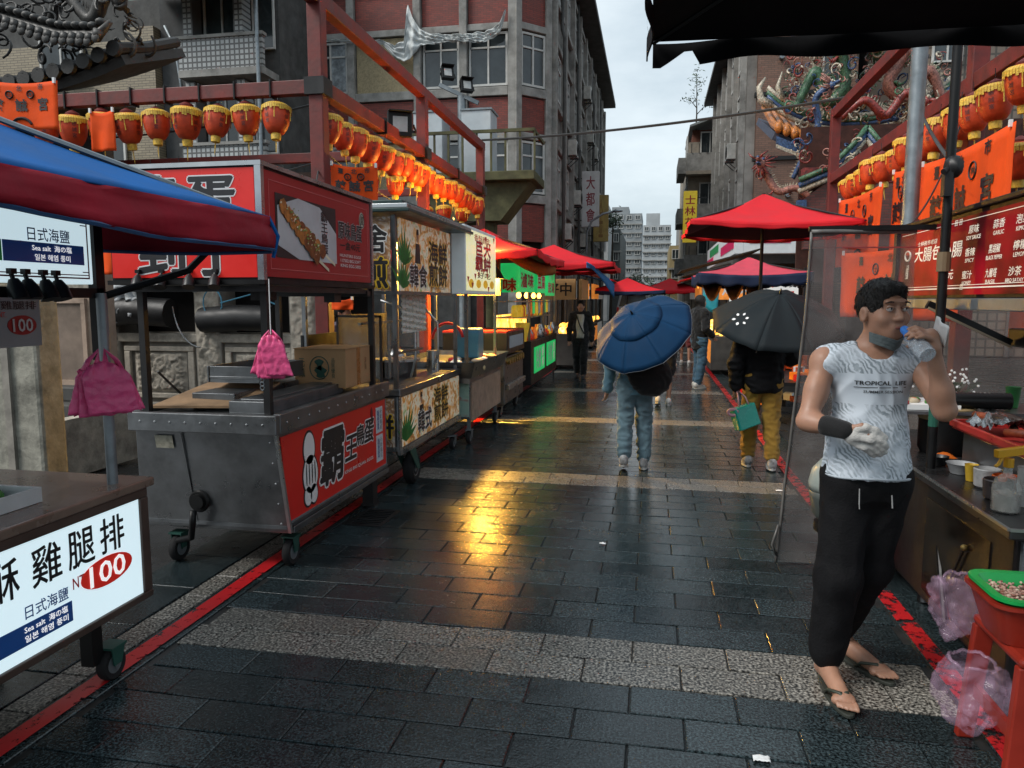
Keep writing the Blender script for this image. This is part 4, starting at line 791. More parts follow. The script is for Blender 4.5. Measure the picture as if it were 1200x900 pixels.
# ================================================================ market carts, left side
YX = (0, 1, 0); ZV = (0, 0, 1); XX = (1, 0, 0)     # on a street face the text runs along +Y; on an end face along +X
lit = M('lightbox_white', (.72, .8, .82), .35, var=.05, sc=2, emit=.34, ecol=(.72, .92, 1))
signred = M('sign_red', (.52, .014, .01), .38, var=.08, sc=2, emit=.05)
cartred = M('cart_red_vinyl', (.55, .015, .01), .35, var=.08, sc=2)
brownf = M('brown_frame', (.06, .038, .03), .5, var=.3, sc=6)
def caster(parent, x, y, r=.085, side=1, rim=True, yoke=None):
    w = P('wheel', rubber, parent, lambda b: b.lathe([(r * .55, -.02), (r * .9, -.024), (r, -.012), (r, .012), (r * .9, .024), (r * .55, .02)], (x, y, r), 24, ax=Matrix.Rotation(R(90), 3, 'Y')), smooth=40)
    P('rim', galv, w, lambda b: (b.lathe([(.012, -.024), (r * .58, -.021), (r * .58, .021), (.012, .024)], (x, y, r), 18, ax=Matrix.Rotation(R(90), 3, 'Y')), b.cyl((x - .035, y, r), (x + .035, y, r), .014)), smooth=40)
    P('fork', yoke or green_iron, w, lambda b: (b.slab([(x + .03, y - .02, r), (x + .03, y + .025, r), (x + .03, y + .05, r * 2.1), (x + .03, y - .03, r * 2.1)], (1, 0, 0), .006), b.slab([(x - .036, y - .02, r), (x - .036, y + .025, r), (x - .036, y + .05, r * 2.1), (x - .036, y - .03, r * 2.1)], (1, 0, 0), .006), b.b2(x - .045, x + .045, y - .04, y + .05, r * 2.1, r * 2.1 + .01)))
    return w
def clip_lamp(b, p, d=(0, 0, -1), s=1.):
    p = Vector(p); d = Vector(d).normalized(); b.cyl(p, p - d * .03 * s, .008, n=6); b.tube([p, p + d * .03 * s, p + d * .075 * s], [.016 * s, .03 * s, .034 * s], 10); b.box(p - d * .03 * s, (.03 * s, .025 * s, .02 * s))
# ------------------------------------------------ chicken cart (lower left)
c1 = thing('chicken_cart', 'fried chicken cart with lit white price panel under the blue canopy', 'food cart', (-2.6, 2.0, 0))
X = -2.2
P('body', brownf, c1, lambda b: (b.b2(-3.1, X - .02, .6, 2.82, .34, .8),), bevel=.008)
P('counter_top', M('counter_laminate', (.16, .11, .085), .3, var=.25, sc=5, coat=.3), c1, lambda b: b.b2(-3.15, X + .03, .55, 2.88, .83, .87), bevel=.008)
P('edge_trim', brownf, c1, lambda b: (b.b2(X - .02, X + .02, .6, 2.84, .79, .828), b.b2(X - .02, X + .025, .6, 2.84, .335, .365), b.b2(X - .02, X + .022, 2.79, 2.84, .366, .789)), bevel=.004)
P('lightbox', lit, c1, lambda b: b.b2(X - .019, X + .012, .6, 2.788, .366, .788))
def c1txt(s, y, z, w, h, m, bold=.012, **k): return txt(s, c1, (X + .012, y, z), YX, ZV, w, h, m, bold, **k)
for ch, y in zip('雞腿排', (2.28, 2.45, 2.62)): c1txt(ch, y, .685 + (y - 2.45) * .02, .135, .145, blacktxt, .018)
c1txt('香酥', 2.02, .68, .27, .145, blacktxt, .018)
c1txt('NT.', 2.43, .555, .07, .045, redtxt, .02)
P('price_oval', M('price_red', (.6, .02, .012), .35, var=.05, emit=.15), c1, lambda b: b.lathe([(.001, 0), (1, 0), (1, .003), (.001, .003)], (0, 0, 0), 28))
o = [k for k in c1.children if k.name.startswith('price_oval')][0]; me = o.data
for v_ in me.vertices:
    l = v_.co + wloc(c1); v_.co = Vector((X + .013 + l.z, 2.58 + l.x * .145, .545 + l.y * .06)) - wloc(c1)
c1txt('100', 2.58, .547, .2, .085, litwhite, .02, lift=.006)
c1txt('日式海鹽', 2.27, .535, .2, .05, bluetxt, .015)
P('blue_strip', M('sign_blue', (.008, .05, .2), .35, var=.05, emit=.1), c1, lambda b: b.b2(X + .012, X + .014, 1.9, 2.385, .415, .495))
c1txt('Sea salt  海の塩', 2.26, .475, .2, .026, litwhite, .01, lift=.004); c1txt('일본 해염 풍미', 2.26, .44, .2, .026, litwhite, .01, lift=.004)
P('post', galv, c1, lambda b: b.cyl((-2.26, 2.73, .87), (-2.26, 2.73, 1.68), .022), smooth=40)
P('roof_post', black, c1, lambda b: (b.b2(-2.31, -2.27, 2.72, 2.77, 1.4, 2.05), b.b2(-2.36, -2.27, .6, 2.76, 1.66, 1.70)))
P('top_lightbox', lit, c1, lambda b: b.b2(-2.36, -2.255, .6, 2.685, 1.715, 1.99), bevel=.004)
def t1(s, y, z, w, h, m, bold=.012, **k): return txt(s, c1, (-2.255, y, z), YX, ZV, w, h, m, bold, **k)
t1('日式海鹽', 2.47, 1.895, .2, .05, bluetxt, .015)
P('blue_strip', M('sign_blue', (.008, .05, .2)), c1, lambda b: b.b2(-2.255, -2.253, 2.26, 2.64, 1.79, 1.865)); P('green_strip', M('sign_green', (.01, .25, .06), .4, emit=.08), c1, lambda b: b.b2(-2.255, -2.253, 1.9, 2.255, 1.79, 1.865))
t1('Sea salt  海の塩', 2.48, 1.845, .19, .024, litwhite, .01, lift=.004); t1('일본 해염 풍미', 2.48, 1.81, .17, .024, litwhite, .01, lift=.004)
P('border', M('maroon', (.2, .02, .03), .5), c1, lambda b: (b.b2(-2.255, -2.253, .7, 2.66, 1.735, 1.741), b.b2(-2.255, -2.253, .7, 2.66, 1.748, 1.752), b.b2(-2.255, -2.253, 2.66, 2.665, 1.735, 1.965), b.b2(-2.255, -2.253, 2.63, 2.665, 1.76, 1.764), b.b2(-2.255, -2.253, 2.63, 2.665, 1.945, 1.949)))
for y in (2.28, 2.34, 2.42, 2.48): P('clip_lamp', black, c1, lambda b: clip_lamp(b, (-2.24, y, 1.725), (.3, 0, -1), 1.0), smooth=40)
P('leg', black, c1, lambda b: (b.b2(-2.36, -2.3, 2.6, 2.66, 0.1, .34), b.b2(-3.0, -2.94, 2.6, 2.66, .1, .34)))
caster(c1, -2.3, 2.7, .07); caster(c1, -2.95, 2.7, .07)
pc1 = thing('price_card', 'grey hanging price card with red oval below the chicken lightbox', 'sign', (-2.22, 2.2, 1.48))
P('card', M('card_grey', (.26, .28, .29), .5, var=.1), pc1, lambda b: b.b2(-2.225, -2.218, 1.7, 2.365, 1.485, 1.66))
P('price_oval', M('price_dull', (.3, .015, .015), .4), pc1, lambda b: b.slab([(-2.217, 2.28 + .062 * math.cos(a), 1.562 + .035 * math.sin(a)) for a in [i * math.pi / 12 for i in range(24)]], (1, 0, 0), .002))
txt('100', pc1, (-2.214, 2.28, 1.562), YX, ZV, .085, .045, M('card_white', (.5, .5, .5), .5), .02); txt('雞腿排', pc1, (-2.217, 2.27, 1.633), YX, ZV, .15, .03, blacktxt, .012); txt('NT.', pc1, (-2.217, 2.2, 1.6), YX, ZV, .03, .018, redtxt)
# things on the counter
t = thing('sauce_tray', 'white plastic tray with greens on the chicken cart counter', 'tray', (-2.45, 2.2, .872))
P('tray', M('white_plastic', (.5, .52, .53), .4, var=.1), t, lambda b: (b.b2(-2.6, -2.32, 2.0, 2.42, .872, .885), b.b2(-2.6, -2.585, 2.0, 2.42, .885, .93), b.b2(-2.335, -2.32, 2.0, 2.42, .885, .93), b.b2(-2.584, -2.336, 2.405, 2.42, .885, .93)))
P('greens', M('greens', (.05, .2, .03), .5, var=.5, sc=30), t, lambda b: [b.sph((random.uniform(-2.56, -2.36), random.uniform(2.05, 2.37), .9), random.uniform(.02, .035), 7, 5) for k in range(26)], smooth=True)
tag(P('black_speaker_box', black, None, lambda b: (b.b2(-2.95, -2.66, 2.1, 2.38, .872, 1.1), b.cyl((-2.8, 2.09, 1.0), (-2.8, 2.11, 1.0), .07, n=18)), bevel=.01), 'small black box at the back of the chicken cart counter', 'box')
# pink bag bundles
pink = M('pink_plastic', (.72, .085, .24), .35, var=.18, sc=12, bump=.5, bs=35)
def bag_bundle(name, label, c, w, h, ex, seed, knot=.08):
    t = thing(name, label, 'plastic bags', c, 'pink plastic bag bundles'); c = Vector(c); ex = Vector(ex).normalized(); ny = ex.cross(Vector((0, 0, 1)))
    for k in range(6):      # a stack of thin bags gathered and tied at the top, corners fanning out
        off = (k - 2.5) * .012; tw = (k - 2.5) * .013; hk = h * (1 + .05 * math.sin(k * 2.3 + seed)); sh = .03 * math.sin(k * 1.7 + seed)
        def fn(u, v):
            g_ = max(0, v - .84) / .16; ww = w * (1 - .1 * v) * (1 - .22 * g_ ** 1.2) * (1 + .05 * mnoise.noise((u * 4, v * 3, seed + k)))
            crease = .006 * mnoise.noise((u * 9 + seed, v * 7, k)) + .012 * g_ * math.sin(u * 21 + k) + .006 * abs(mnoise.noise((u * 16, v * 16, k)))
            return c + ex * ((u - .5) * ww + tw * (1 - v) + sh * (1 - v)) + ny * (off * (1 - .4 * g_) + crease) + Vector((0, 0, (v - 1) * hk + .02 * g_ * math.sin(u * 3.14) + .010 * mnoise.noise((u * 6, seed, k)) + .012 * g_ * (1 - abs(u - .5) * 2) * (1 if knot > .06 else .5)))
        P('bag_sheet', pink, t, lambda b: b.grid(fn, 18, 20), smooth=True, thick=.004)
    for sg in (-1, 1):      # loop handles pulled up to the hook
        P('loop_handle', pink, t, lambda b: b.tube([c + ex * sg * w * .34, c + ex * sg * w * .25 + Vector((0, 0, knot * .45)) + ny * .01 * sg, c + ex * sg * .012 + Vector((0, 0, knot)), c + ex * sg * w * .08 + Vector((0, 0, knot * .3)) - ny * .012, c + ex * sg * w * .16], [.018, .014, .008, .013, .016], 7, flat=.45), smooth=True)
    P('folded_corner', pink, t, lambda b: b.grid(lambda u, v: c - ny * (.04 + .01 * math.sin(u * 7)) + ex * (-w * .42 + w * .6 * u + .02 * v) + Vector((0, 0, -.005 - .075 * v * (1 - .5 * u) + .012 * math.sin(u * 9 + v * 3))), 12, 8), smooth=True, thick=.004)
    return t
bag_bundle('bag_bundle', 'larger pink plastic bag bundle hung on the chicken cart post', (-2.2, 2.64, 1.37), .2, .18, (.55, .83, 0), 1)
b_ = bag_bundle('bag_bundle', 'smaller pink plastic bag bundle on a string by the red egg cart', (-2.12, 3.86, 1.43), .155, .21, (1, .15, 0), 5, .05)
P('string', white, b_, lambda b: b.cyl((-2.12, 3.86, 1.46), (-2.12, 3.86, 1.77), .003, n=5))
# ------------------------------------------------ blue canopy
BCX, BCY, HA = -2.9, 1.63, 1.3
bc = thing('blue_canopy', 'blue market canopy with dark red valance over the chicken cart', 'canopy', (BCX, BCY, 0))
bluec = M('blue_canvas', (.002, .085, .29), .7, var=.15, sc=4, bump=.3, bs=12); redv = M('dark_red_canvas', (.25, .010, .022), .7, var=.2, sc=5, bump=.35, bs=12)
cor = [(BCX - HA, BCY - HA), (BCX + HA, BCY - HA), (BCX + HA, BCY + HA), (BCX - HA, BCY + HA)]; ap = Vector((BCX, BCY, 2.62))
for i in range(4):
    a = Vector((*cor[i], 2.0)); d = Vector((*cor[(i + 1) % 4], 2.0))
    def fr(u, v):
        p = (a.lerp(d, u)).lerp(ap, v); p.z -= .05 * math.sin(math.pi * v) + .012 * math.sin(math.pi * u) * (1 - v) + .008 * mnoise.noise((u * 7, v * 3, i)); return p
    P('roof_panel', bluec, bc, lambda b: b.grid(fr, 16, 12), smooth=True, thick=.006)
    out = Vector((0, -1, 0)) if i == 0 else Vector((1, 0, 0)) if i == 1 else Vector((0, 1, 0)) if i == 2 else Vector((-1, 0, 0))
    def fv(u, v):
        p = a.lerp(d, u); p.z -= .012 * math.sin(math.pi * u); return p + out * (.006 + .03 * (1 - v) * math.sin(math.pi * v * .9 + .5) + .02 * mnoise.noise((u * 9, v * 2, i)) + .012 * mnoise.noise((u * 22, v * 6, i + 4))) - Vector((0, 0, (1 - v) * (.09 + .055 * max(0, 1 - abs(u - (1 if i == 1 else 0)) * 1.2) + .008 * math.sin(u * 11))))
    vl = P('valance', redv, bc, lambda b: b.grid(fv, 30, 8), smooth=True, thick=.005)
    P('hem', M('blue_piping', (.01, .06, .16), .6), vl, lambda b: b.tube([fv(k / 30, 0) for k in range(31)], .008, 5))
P('rib', galv, bc, lambda b: [b.cyl((*c_, 1.985), ap - Vector((0, 0, .05)), .011, n=6) for c_ in cor]); P('pole', galv, bc, lambda b: b.cyl((BCX, BCY, 0), (BCX, BCY, 2.6), .02), smooth=40)
P('arm', black, bc, lambda b: b.tube([(-2.28, 2.74, 1.66), (-2.0, 2.95, 1.78), (-1.85, 3.05, 1.97)], .016, 7))
P('piping', bluec, bc, lambda b: b.tube([(BCX + HA, BCY + HA, 2.0), (BCX + HA + .03, BCY + HA + .02, 1.92), (BCX + HA + .01, BCY + HA + .01, 1.83)], .009, 6))
# ------------------------------------------------ red egg cart
c2 = thing('egg_cart', 'stainless cart with red front panel and red lit roof sign', 'food cart', (-2.6, 4.8, 0))
X = -2.15; xb = -3.07; y0, y1 = 3.92, 5.74
P('body', steel, c2, lambda b: b.add([(xb - .1, y0 + .14, .23), (X, y0 + .14, .23), (X, y1, .23), (xb - .1, y1, .23), (xb, y0, .96), (X, y0, .96), (X, y1, .96), (xb, y1, .96)], [(0, 3, 2, 1), (0, 1, 5, 4), (1, 2, 6, 5), (2, 3, 7, 6), (3, 0, 4, 7), (4, 5, 6, 7)]), bevel=.01)
P('rim', steel, c2, lambda b: (b.b2(xb - .025, X + .025, y0 - .03, y0 + .02, .87, .985), b.b2(X - .02, X + .026, y0 + .021, y1 + .03, .868, .987), b.b2(xb - .025, xb + .02, y0 + .021, y1 + .03, .87, .985)), bevel=.006)
P('bottom_rail', steel, c2, lambda b: (b.b2(X, X + .02, y0 + .16, y1, .23, .27), b.b2(X, X + .014, y0 + .15, y1, .275, .3)), bevel=.004)
P('corner_angle', steelb, c2, lambda b: b.beam((X + .006, y0 + .135, .24), (X + .006, y0 + .0, .87), .02, .02))
P('red_panel', cartred, c2, lambda b: b.slab([(X + .001, y0 + .12, .31), (X + .001, y1 - .03, .31), (X + .001, y1 - .03, .845), (X + .001, y0 + .05, .845)], (1, 0, 0), .006))
P('panel_edge', galv, c2, lambda b: (b.beam((X + .006, y0 + .12, .306), (X + .006, y1 - .02, .306), .01, .01), b.beam((X + .006, y1 - .025, .306), (X + .006, y1 - .025, .85), .01, .01)))
def r2(s, y, z, w, h, m=blacktxt, bold=.04, **k): return txt(s, c2, (X + .007, y, z), YX, ZV, w, h, m, bold, **k)
r2('霸', 4.68, .59, .36, .36, out=whitetxt, outw=.085, slant=.12); r2('王', 5.0, .585, .2, .17, out=whitetxt, outw=.1, slant=.15); r2('鳥', 5.17, .645, .17, .15, out=whitetxt, outw=.1, slant=.15); r2('蛋', 5.35, .645, .19, .17, out=whitetxt, outw=.1, slant=.15)
r2('KING BIG QUAIL EGGS', 5.15, .42, .55, .028, whitetxt, .02)
P('seal', M('seal_dark', (.12, .01, .01), .5), c2, lambda b: b.slab([(X + .008, 5.41 + .022 * math.cos(a), .76 + .06 * math.sin(a)) for a in [i * math.pi / 8 for i in range(16)]], (1, 0, 0), .002))
P('notice', M('pale_notice', (.5, .58, .62), .4), c2, lambda b: (b.b2(X + .007, X + .01, 5.5, 5.64, .595, .8), b.b2(X + .007, X + .01, 5.5, 5.64, .36, .575)))
for zc in (.7, .47): txt('嗨\n營\n業', c2, (X + .01, 5.54, zc), YX, ZV, .04, .16, bluetxt, .01, .9); txt('小心燙口\n注意安全', c2, (X + .01, 5.6, zc), (0, 0, -1), YX, .17, .04, blacktxt, .0, .9)
# emblem: three stacked white eggs
def egg(b, y, z, ry, rz_, lift, mt):
    b.slab([(X + .007 + lift, y + ry * math.cos(a), z + rz_ * math.sin(a) * (1.12 if math.sin(a) > 0 else .95)) for a in [i * math.pi / 14 for i in range(28)]], (1, 0, 0), .0015, mt)
def eggs(b):
    for y, z, ry, rz_ in ((4.33, .7, .075, .1), (4.34, .53, .1, .12), (4.3, .4, .05, .06), (4.38, .4, .05, .06)):
        egg(b, y, z, ry + .014, rz_ + .014, 0, 1); egg(b, y, z, ry, rz_, .002, 0)
    for k in range(4): egg(b, 4.28 + .04 * k, .54, .006, .07, .004, 1)
P('egg_emblem', [whitetxt, blacktxt], c2, eggs)
for (wx, wy) in ((X - .05, 4.16), (xb + .13, 4.1), (xb + .13, 5.5)): caster(c2, wx, wy, .085)
P('leg', blackm, c2, lambda b: (b.b2(X - .12, X - .03, 5.5, 5.6, .0, .23), b.b2(X - .13, X - .02, 5.49, 5.61, 0, .02)))
P('drain_hole', black, c2, lambda b: b.lathe([(.062, 0), (.07, -.012), (.05, -.02), (.045, .02)], (-2.72, y0 + .075, .42), 20, ax=Matrix.Rotation(R(90), 3, 'X')), smooth=40)
P('drain_hose', black, c2, lambda b: b.tube([(-2.72, y0 + .02, .38), (-2.72, y0 + .01, .3), (-2.76, y0 + .05, .2), (-2.9, y0 + .12, .15)], .02, 8), smooth=True)
for (px_, py_) in ((X - .06, y0 + .05), (xb + .06, y0 + .05), (X - .06, y1 - .12), (xb + .06, y1 - .12)): P('post', blackm, c2, lambda b: b.b2(px_ - .02, px_ + .02, py_ - .02, py_ + .02, .96, 1.78))
P('chain', galv, c2, lambda b: [b.tube([(X - .085 + .012 * math.cos(a), y0 + .03, 1.14 + k * .022 + .014 * math.sin(a)) for a in [i * math.pi / 4 for i in range(8)]], .004, 4, closed=True) for k in range(6)])
for k in range(9): P('rivet', steelb, c2, lambda b: b.sph((xb + .06 + k * .1, y0 - .032, .93), (.007, .004, .007), 8, 5))
for k in range(12): P('rivet', steelb, c2, lambda b: b.sph((X + .028, y0 + .1 + k * .145, .93), (.004, .007, .007), 8, 5))
for k in range(5): P('rivet', steelb, c2, lambda b: b.sph((X - .04, y0 + .012 + .025 * k, .82 - .13 * k), (.007, .005, .007), 8, 5))
P('seam', steel, c2, lambda b: (b.beam((xb + .3, y0 + .006, .86), (xb + .3, y0 + .137, .25), .012, .006), b.beam((xb - .09, y0 + .132, .27), (X - .01, y0 + .132, .27), .012, .02)))
P('sticker', M('faded_sticker', (.4, .38, .3), .6, var=.3, sc=30, grime=.5), c2, lambda b: b.add([(-2.95, y0 + .012, .84), (-2.83, y0 + .012, .84), (-2.83, y0 + .027, .76), (-2.95, y0 + .027, .76)], [(0, 3, 2, 1)]))
# roof sign box
sb = P('sign_box', [black, steelb], c2, lambda b: (b.b2(xb - .05, X - .01, 3.87, 5.5, 1.765, 2.395), b.b2(xb - .07, X + .01, 3.85, 5.52, 2.395, 2.42, 1), b.b2(xb - .07, X + .01, 3.85, 5.52, 1.74, 1.765, 0)))
P('corner_profile', steelb, c2, lambda b: (b.b2(X - .03, X + .008, 3.85, 3.885, 1.766, 2.394), b.b2(X - .02, X + .008, 5.49, 5.52, 1.766, 2.394)))
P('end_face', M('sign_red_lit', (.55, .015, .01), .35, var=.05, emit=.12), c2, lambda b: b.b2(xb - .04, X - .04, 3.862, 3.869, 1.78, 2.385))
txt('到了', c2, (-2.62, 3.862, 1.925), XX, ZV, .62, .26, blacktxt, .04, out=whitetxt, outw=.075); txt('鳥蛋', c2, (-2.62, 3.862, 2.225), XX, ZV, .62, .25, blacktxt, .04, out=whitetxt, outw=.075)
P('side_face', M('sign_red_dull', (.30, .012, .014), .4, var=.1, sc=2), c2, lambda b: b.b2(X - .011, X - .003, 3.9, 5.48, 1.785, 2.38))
P('pinstripe', M('pale_red', (.5, .12, .12), .4), c2, lambda b: (b.b2(X - .003, X - .001, 3.95, 5.43, 1.83, 1.834), b.b2(X - .003, X - .001, 3.95, 5.43, 2.33, 2.334), b.b2(X - .003, X - .001, 3.95, 3.954, 1.834, 2.33), b.b2(X - .003, X - .001, 5.426, 5.43, 1.834, 2.33)))
P('photo_ground', [blacktxt, M('photo_white', (.42, .44, .46), .4, var=.1)], c2, lambda b: (b.b2(X - .003, X, 4.02, 4.85, 1.9, 2.27, 0), b.slab([(X + .0005, 4.04, 2.2), (X + .0005, 4.04, 1.97), (X + .0005, 4.3, 1.9), (X + .0005, 4.85, 1.9), (X + .0005, 4.85, 2.1), (X + .0005, 4.6, 2.25), (X + .0005, 4.3, 2.27)][::-1], (1, 0, 0), .001, 1)))
egm = [M('fried_gold', (.36, .13, .025), .45, var=.5, sc=30), M('fried_brown', (.16, .05, .012), .45, var=.5, sc=30), M('scallion', (.16, .25, .06), .5, var=.4, sc=30), M('mayo', (.6, .55, .4), .4)]
def skew(b):
    rnd = random.Random(4)
    for row, (ya, za, yb, zb) in enumerate(((4.13, 2.18, 4.62, 1.97), (4.1, 2.2, 4.52, 1.93))):
        for k in range(8):
            t_ = k / 7; y = ya + (yb - ya) * t_; z = za + (zb - za) * t_; r = .052 - .01 * abs(t_ - .5)
            b.slab([(X + .002 + .0006 * k + row * .005, y + r * math.cos(a) * rnd.uniform(.9, 1.1), z + r * math.sin(a) * rnd.uniform(.85, 1.1)) for a in [i * math.pi / 7 for i in range(14)]], (1, 0, 0), .0005, rnd.choice((0, 0, 1)))
        b.slab([(X + .001, yb, zb + .01), (X + .001, yb, zb - .012), (X + .001, yb + .2, zb - .09), (X + .001, yb + .2, zb - .07)], (1, 0, 0), .001, 3)
    for k in range(70):
        t_ = rnd.random(); y = 4.12 + .44 * t_ + rnd.gauss(0, .03); z = 2.2 - .22 * t_ + rnd.gauss(0, .018); r = rnd.uniform(.006, .014)
        b.slab([(X + .0125 + k * .00002, y + r * math.cos(a), z + r * .6 * math.sin(a + .5)) for a in [i * math.pi / 3 for i in range(6)]], (1, 0, 0), .0003, rnd.choice((2, 2, 3, 1)))
P('skewer_photo', egm, c2, skew)
txt('霸\n王\n鳥\n蛋', c2, (X + .002, 4.66, 2.09), YX, ZV, .1, .27, blacktxt, .02, 1.)
def s2(s, y, z, w, h, m, bold=.02, **k): return txt(s, c2, (X - .003, y, z), YX, ZV, w, h, m, bold, **k)
s2('原味鳥蛋', 5.1, 2.14, .42, .12, blacktxt, .04, out=M('dull_white', (.4, .4, .4), .5), outw=.08); s2('一盒40元', 5.1, 2.035, .36, .055, blacktxt, .03); s2('HUNTERS EGGS', 5.1, 1.965, .38, .02, whitetxt, .0); s2('117502 BIG SOFT', 5.1, 1.93, .36, .022, whitetxt, .01); s2('KING EGG 5002', 5.1, 1.895, .36, .022, whitetxt, .01)
P('round_logo', [M('logo_cream', (.4, .37, .3), .5), blacktxt], c2, lambda b: (b.slab([(X - .002, 5.32 + .05 * math.cos(a), 2.24 + .06 * math.sin(a)) for a in [i * math.pi / 12 for i in range(24)]], (1, 0, 0), .001), b.tube([(X, 5.32 + .04 * math.cos(a), 2.24 + .05 * math.sin(a)) for a in [i * math.pi / 12 for i in range(24)]], .003, 4, 1, closed=True))); txt('蛋', c2, (X - .001, 5.32, 2.24), YX, ZV, .05, .06, blacktxt, .01)
for x in (-2.93, -2.78, -2.6, -2.44): P('clip_lamp', blackm, c2, lambda b: clip_lamp(b, (x, 3.84, 1.79), (.2, -.5, -1), 1.), smooth=40)
P('under_rail', [blackm, steelb], c2, lambda b: (b.b2(X - .05, X - .01, 3.9, 5.45, 1.70, 1.735), b.b2(xb, X, 5.4, 5.46, 1.68, 1.72), b.b2(xb, X - .05, 3.9, 3.94, 1.70, 1.735, 0), b.box((-2.4, 4.3, 1.68), (.1, .14, .06)), b.box((-2.3, 5.1, 1.67), (.08, .12, .07))))
# top equipment
P('griddle', steel, c2, lambda b: (b.b2(-2.55, -2.28, 4.1, 5.2, .96, 1.035), b.b2(-2.9, -2.6, 4.25, 5.3, .96, 1.06), b.b2(-2.5, -2.33, 4.15, 5.15, 1.036, 1.045)), bevel=.006)
tag(P('wooden_board', wood, None, lambda b: b.add([(-3.05, 4.05, .985), (-2.5, 4.15, .985), (-2.55, 4.75, 1.07), (-3.05, 4.7, 1.07), (-3.05, 4.05, 1.0), (-2.5, 4.15, 1.0), (-2.55, 4.75, 1.085), (-3.05, 4.7, 1.085)], [(0, 3, 2, 1), (4, 5, 6, 7), (0, 1, 5, 4), (1, 2, 6, 5), (2, 3, 7, 6), (3, 0, 4, 7)])), 'thin wooden board lying on the red egg cart', 'board')
tag(P('steel_pan', steel, None, lambda b: (b.box((-2.72, 4.75, 1.14), (.36, .6, .015)), b.box((-2.53, 4.75, 1.16), (.012, .6, .11)), b.box((-2.91, 4.75, 1.16), (.012, .6, .11)), b.box((-2.72, 4.46, 1.16), (.36, .012, .11)), b.box((-2.72, 5.04, 1.16), (.36, .012, .11))), bevel=.003), 'long steel pan on the wooden board of the egg cart', 'pan')
bx = thing('cardboard_box', 'brown cardboard box with green bird emblem on the red egg cart', 'box', (-2.45, 5.2, .99))
card = M('cardboard', (.34, .205, .105), .75, var=.1, sc=5, bump=.1)
BX0, BX1, BY0, BY1, BZ0, BZ1 = -2.63, -2.22, 5.12, 5.6, 1.0, 1.29
P('carton', card, bx, lambda b: b.b2(BX0, BX1, BY0, BY1, BZ0, BZ1), bevel=.006)
P('lid_flap', card, bx, lambda b: (b.b2(BX0 - .003, BX1 + .003, BY0 - .004, BY0 + .235, BZ1, BZ1 + .005), b.b2(BX0 - .003, BX1 + .003, BY0 + .245, BY1 + .004, BZ1, BZ1 + .005)))
P('tape', M('brown_tape', (.27, .11, .03), .3), bx, lambda b: b.b2(BX1, BX1 + .002, 5.33, 5.39, BZ0, BZ1 + .006))
gi = M('green_ink', (.008, .05, .035), .6)
P('emblem', gi, bx, lambda b: (b.tube([(-2.43 + .075 * math.cos(a), BY0 - .002, 1.15 + .085 * math.sin(a)) for a in [i * math.pi / 14 for i in range(28)]], .0035, 4, closed=True), b.slab([(-2.43 + (.03 + .012 * math.sin(3 * a)) * math.cos(a), BY0 - .001, 1.185 + .032 * math.sin(a)) for a in [i * math.pi / 10 for i in range(20)]], (0, -1, 0), .002), b.slab([(-2.42 + (.042 + .012 * math.sin(5 * a)) * math.cos(a), BY0 - .001, 1.12 + .045 * math.sin(a)) for a in [i * math.pi / 12 for i in range(24)]], (0, -1, 0), .002), b.slab([(-2.47, BY0 - .001, 1.15), (-2.41, BY0 - .001, 1.13), (-2.41, BY0 - .001, 1.17)], (0, -1, 0), .002)))
txt('元\n鳳', bx, (-2.57, BY0, 1.15), XX, ZV, .05, .14, gi, .01, 1.); txt('品\n質\n優\n良', bx, (-2.32, BY0, 1.15), XX, ZV, .03, .15, gi, .0, 1.); txt('鳥蛋', bx, (BX1, 5.5, 1.16), (0, 0, -1), YX, .1, .04, M('brown_ink', (.16, .08, .04), .7), .0)
# ------------------------------------------------ pancake cart
c3 = thing('pancake_cart', 'cart with painted food posters and a dark green roof', 'food cart', (-2.5, 6.9, 0))
X = -2.1; xb = -2.98; y0, y1 = 5.93, 7.95
poster = printed('food_poster', [(.10, .25, .04), (.45, .42, .3), (.55, .5, .4), (.5, .24, .05), (.22, .07, .02), (.5, .4, .15)], 8.5, emit=.14)  # slight emission put into the print to brighten the posters
poster2 = printed('crispy_poster', [(.3, .25, .2), (.5, .45, .4), (.35, .2, .1), (.18, .09, .05), (.55, .5, .45)], 11)
P('body', steel, c3, lambda b: b.b2(xb, X - .01, y0, y1, .36, .84), bevel=.008); P('rim', steel, c3, lambda b: (b.b2(xb - .02, X + .02, y0 - .02, y1 + .02, .84, .9),), bevel=.008)
P('bottom_rail', steelb, c3, lambda b: b.b2(X - .02, X + .012, y0, y1, .33, .375))
P('front_poster', poster, c3, lambda b: b.b2(X - .009, X, y0 + .06, y1 - .03, .39, .82)); P('end_poster', poster2, c3, lambda b: b.b2(xb + .03, X - .04, y0 - .008, y0 - .001, .4, .82))
P('poster_trim', steelb, c3, lambda b: (b.b2(X - .01, X + .004, y0, y0 + .055, .376, .838), b.b2(xb, X - .012, y0 - .01, y0 - .001, .365, .398)))
yel = M('poster_yellow', (.6, .38, .03), .4)
gbk = M('poster_leaf', (.02, .16, .03), .5, var=.4, sc=20)
def leafs(parent, xx, yc, zc, s):
    b = MB()
    for k in range(9):
        a = R(20 + k * 16); l = s * random.uniform(.7, 1.1); d = Vector((0, math.cos(a), math.sin(a))); w = Vector((0, -math.sin(a), math.cos(a))) * s * .07; p = Vector((xx, yc, zc)); b.slab([p, p + d * l * .5 + w, p + d * l, p + d * l * .5 - w][::-1], (1, 0, 0), .001)
    b.build('leaf_print', gbk, parent)
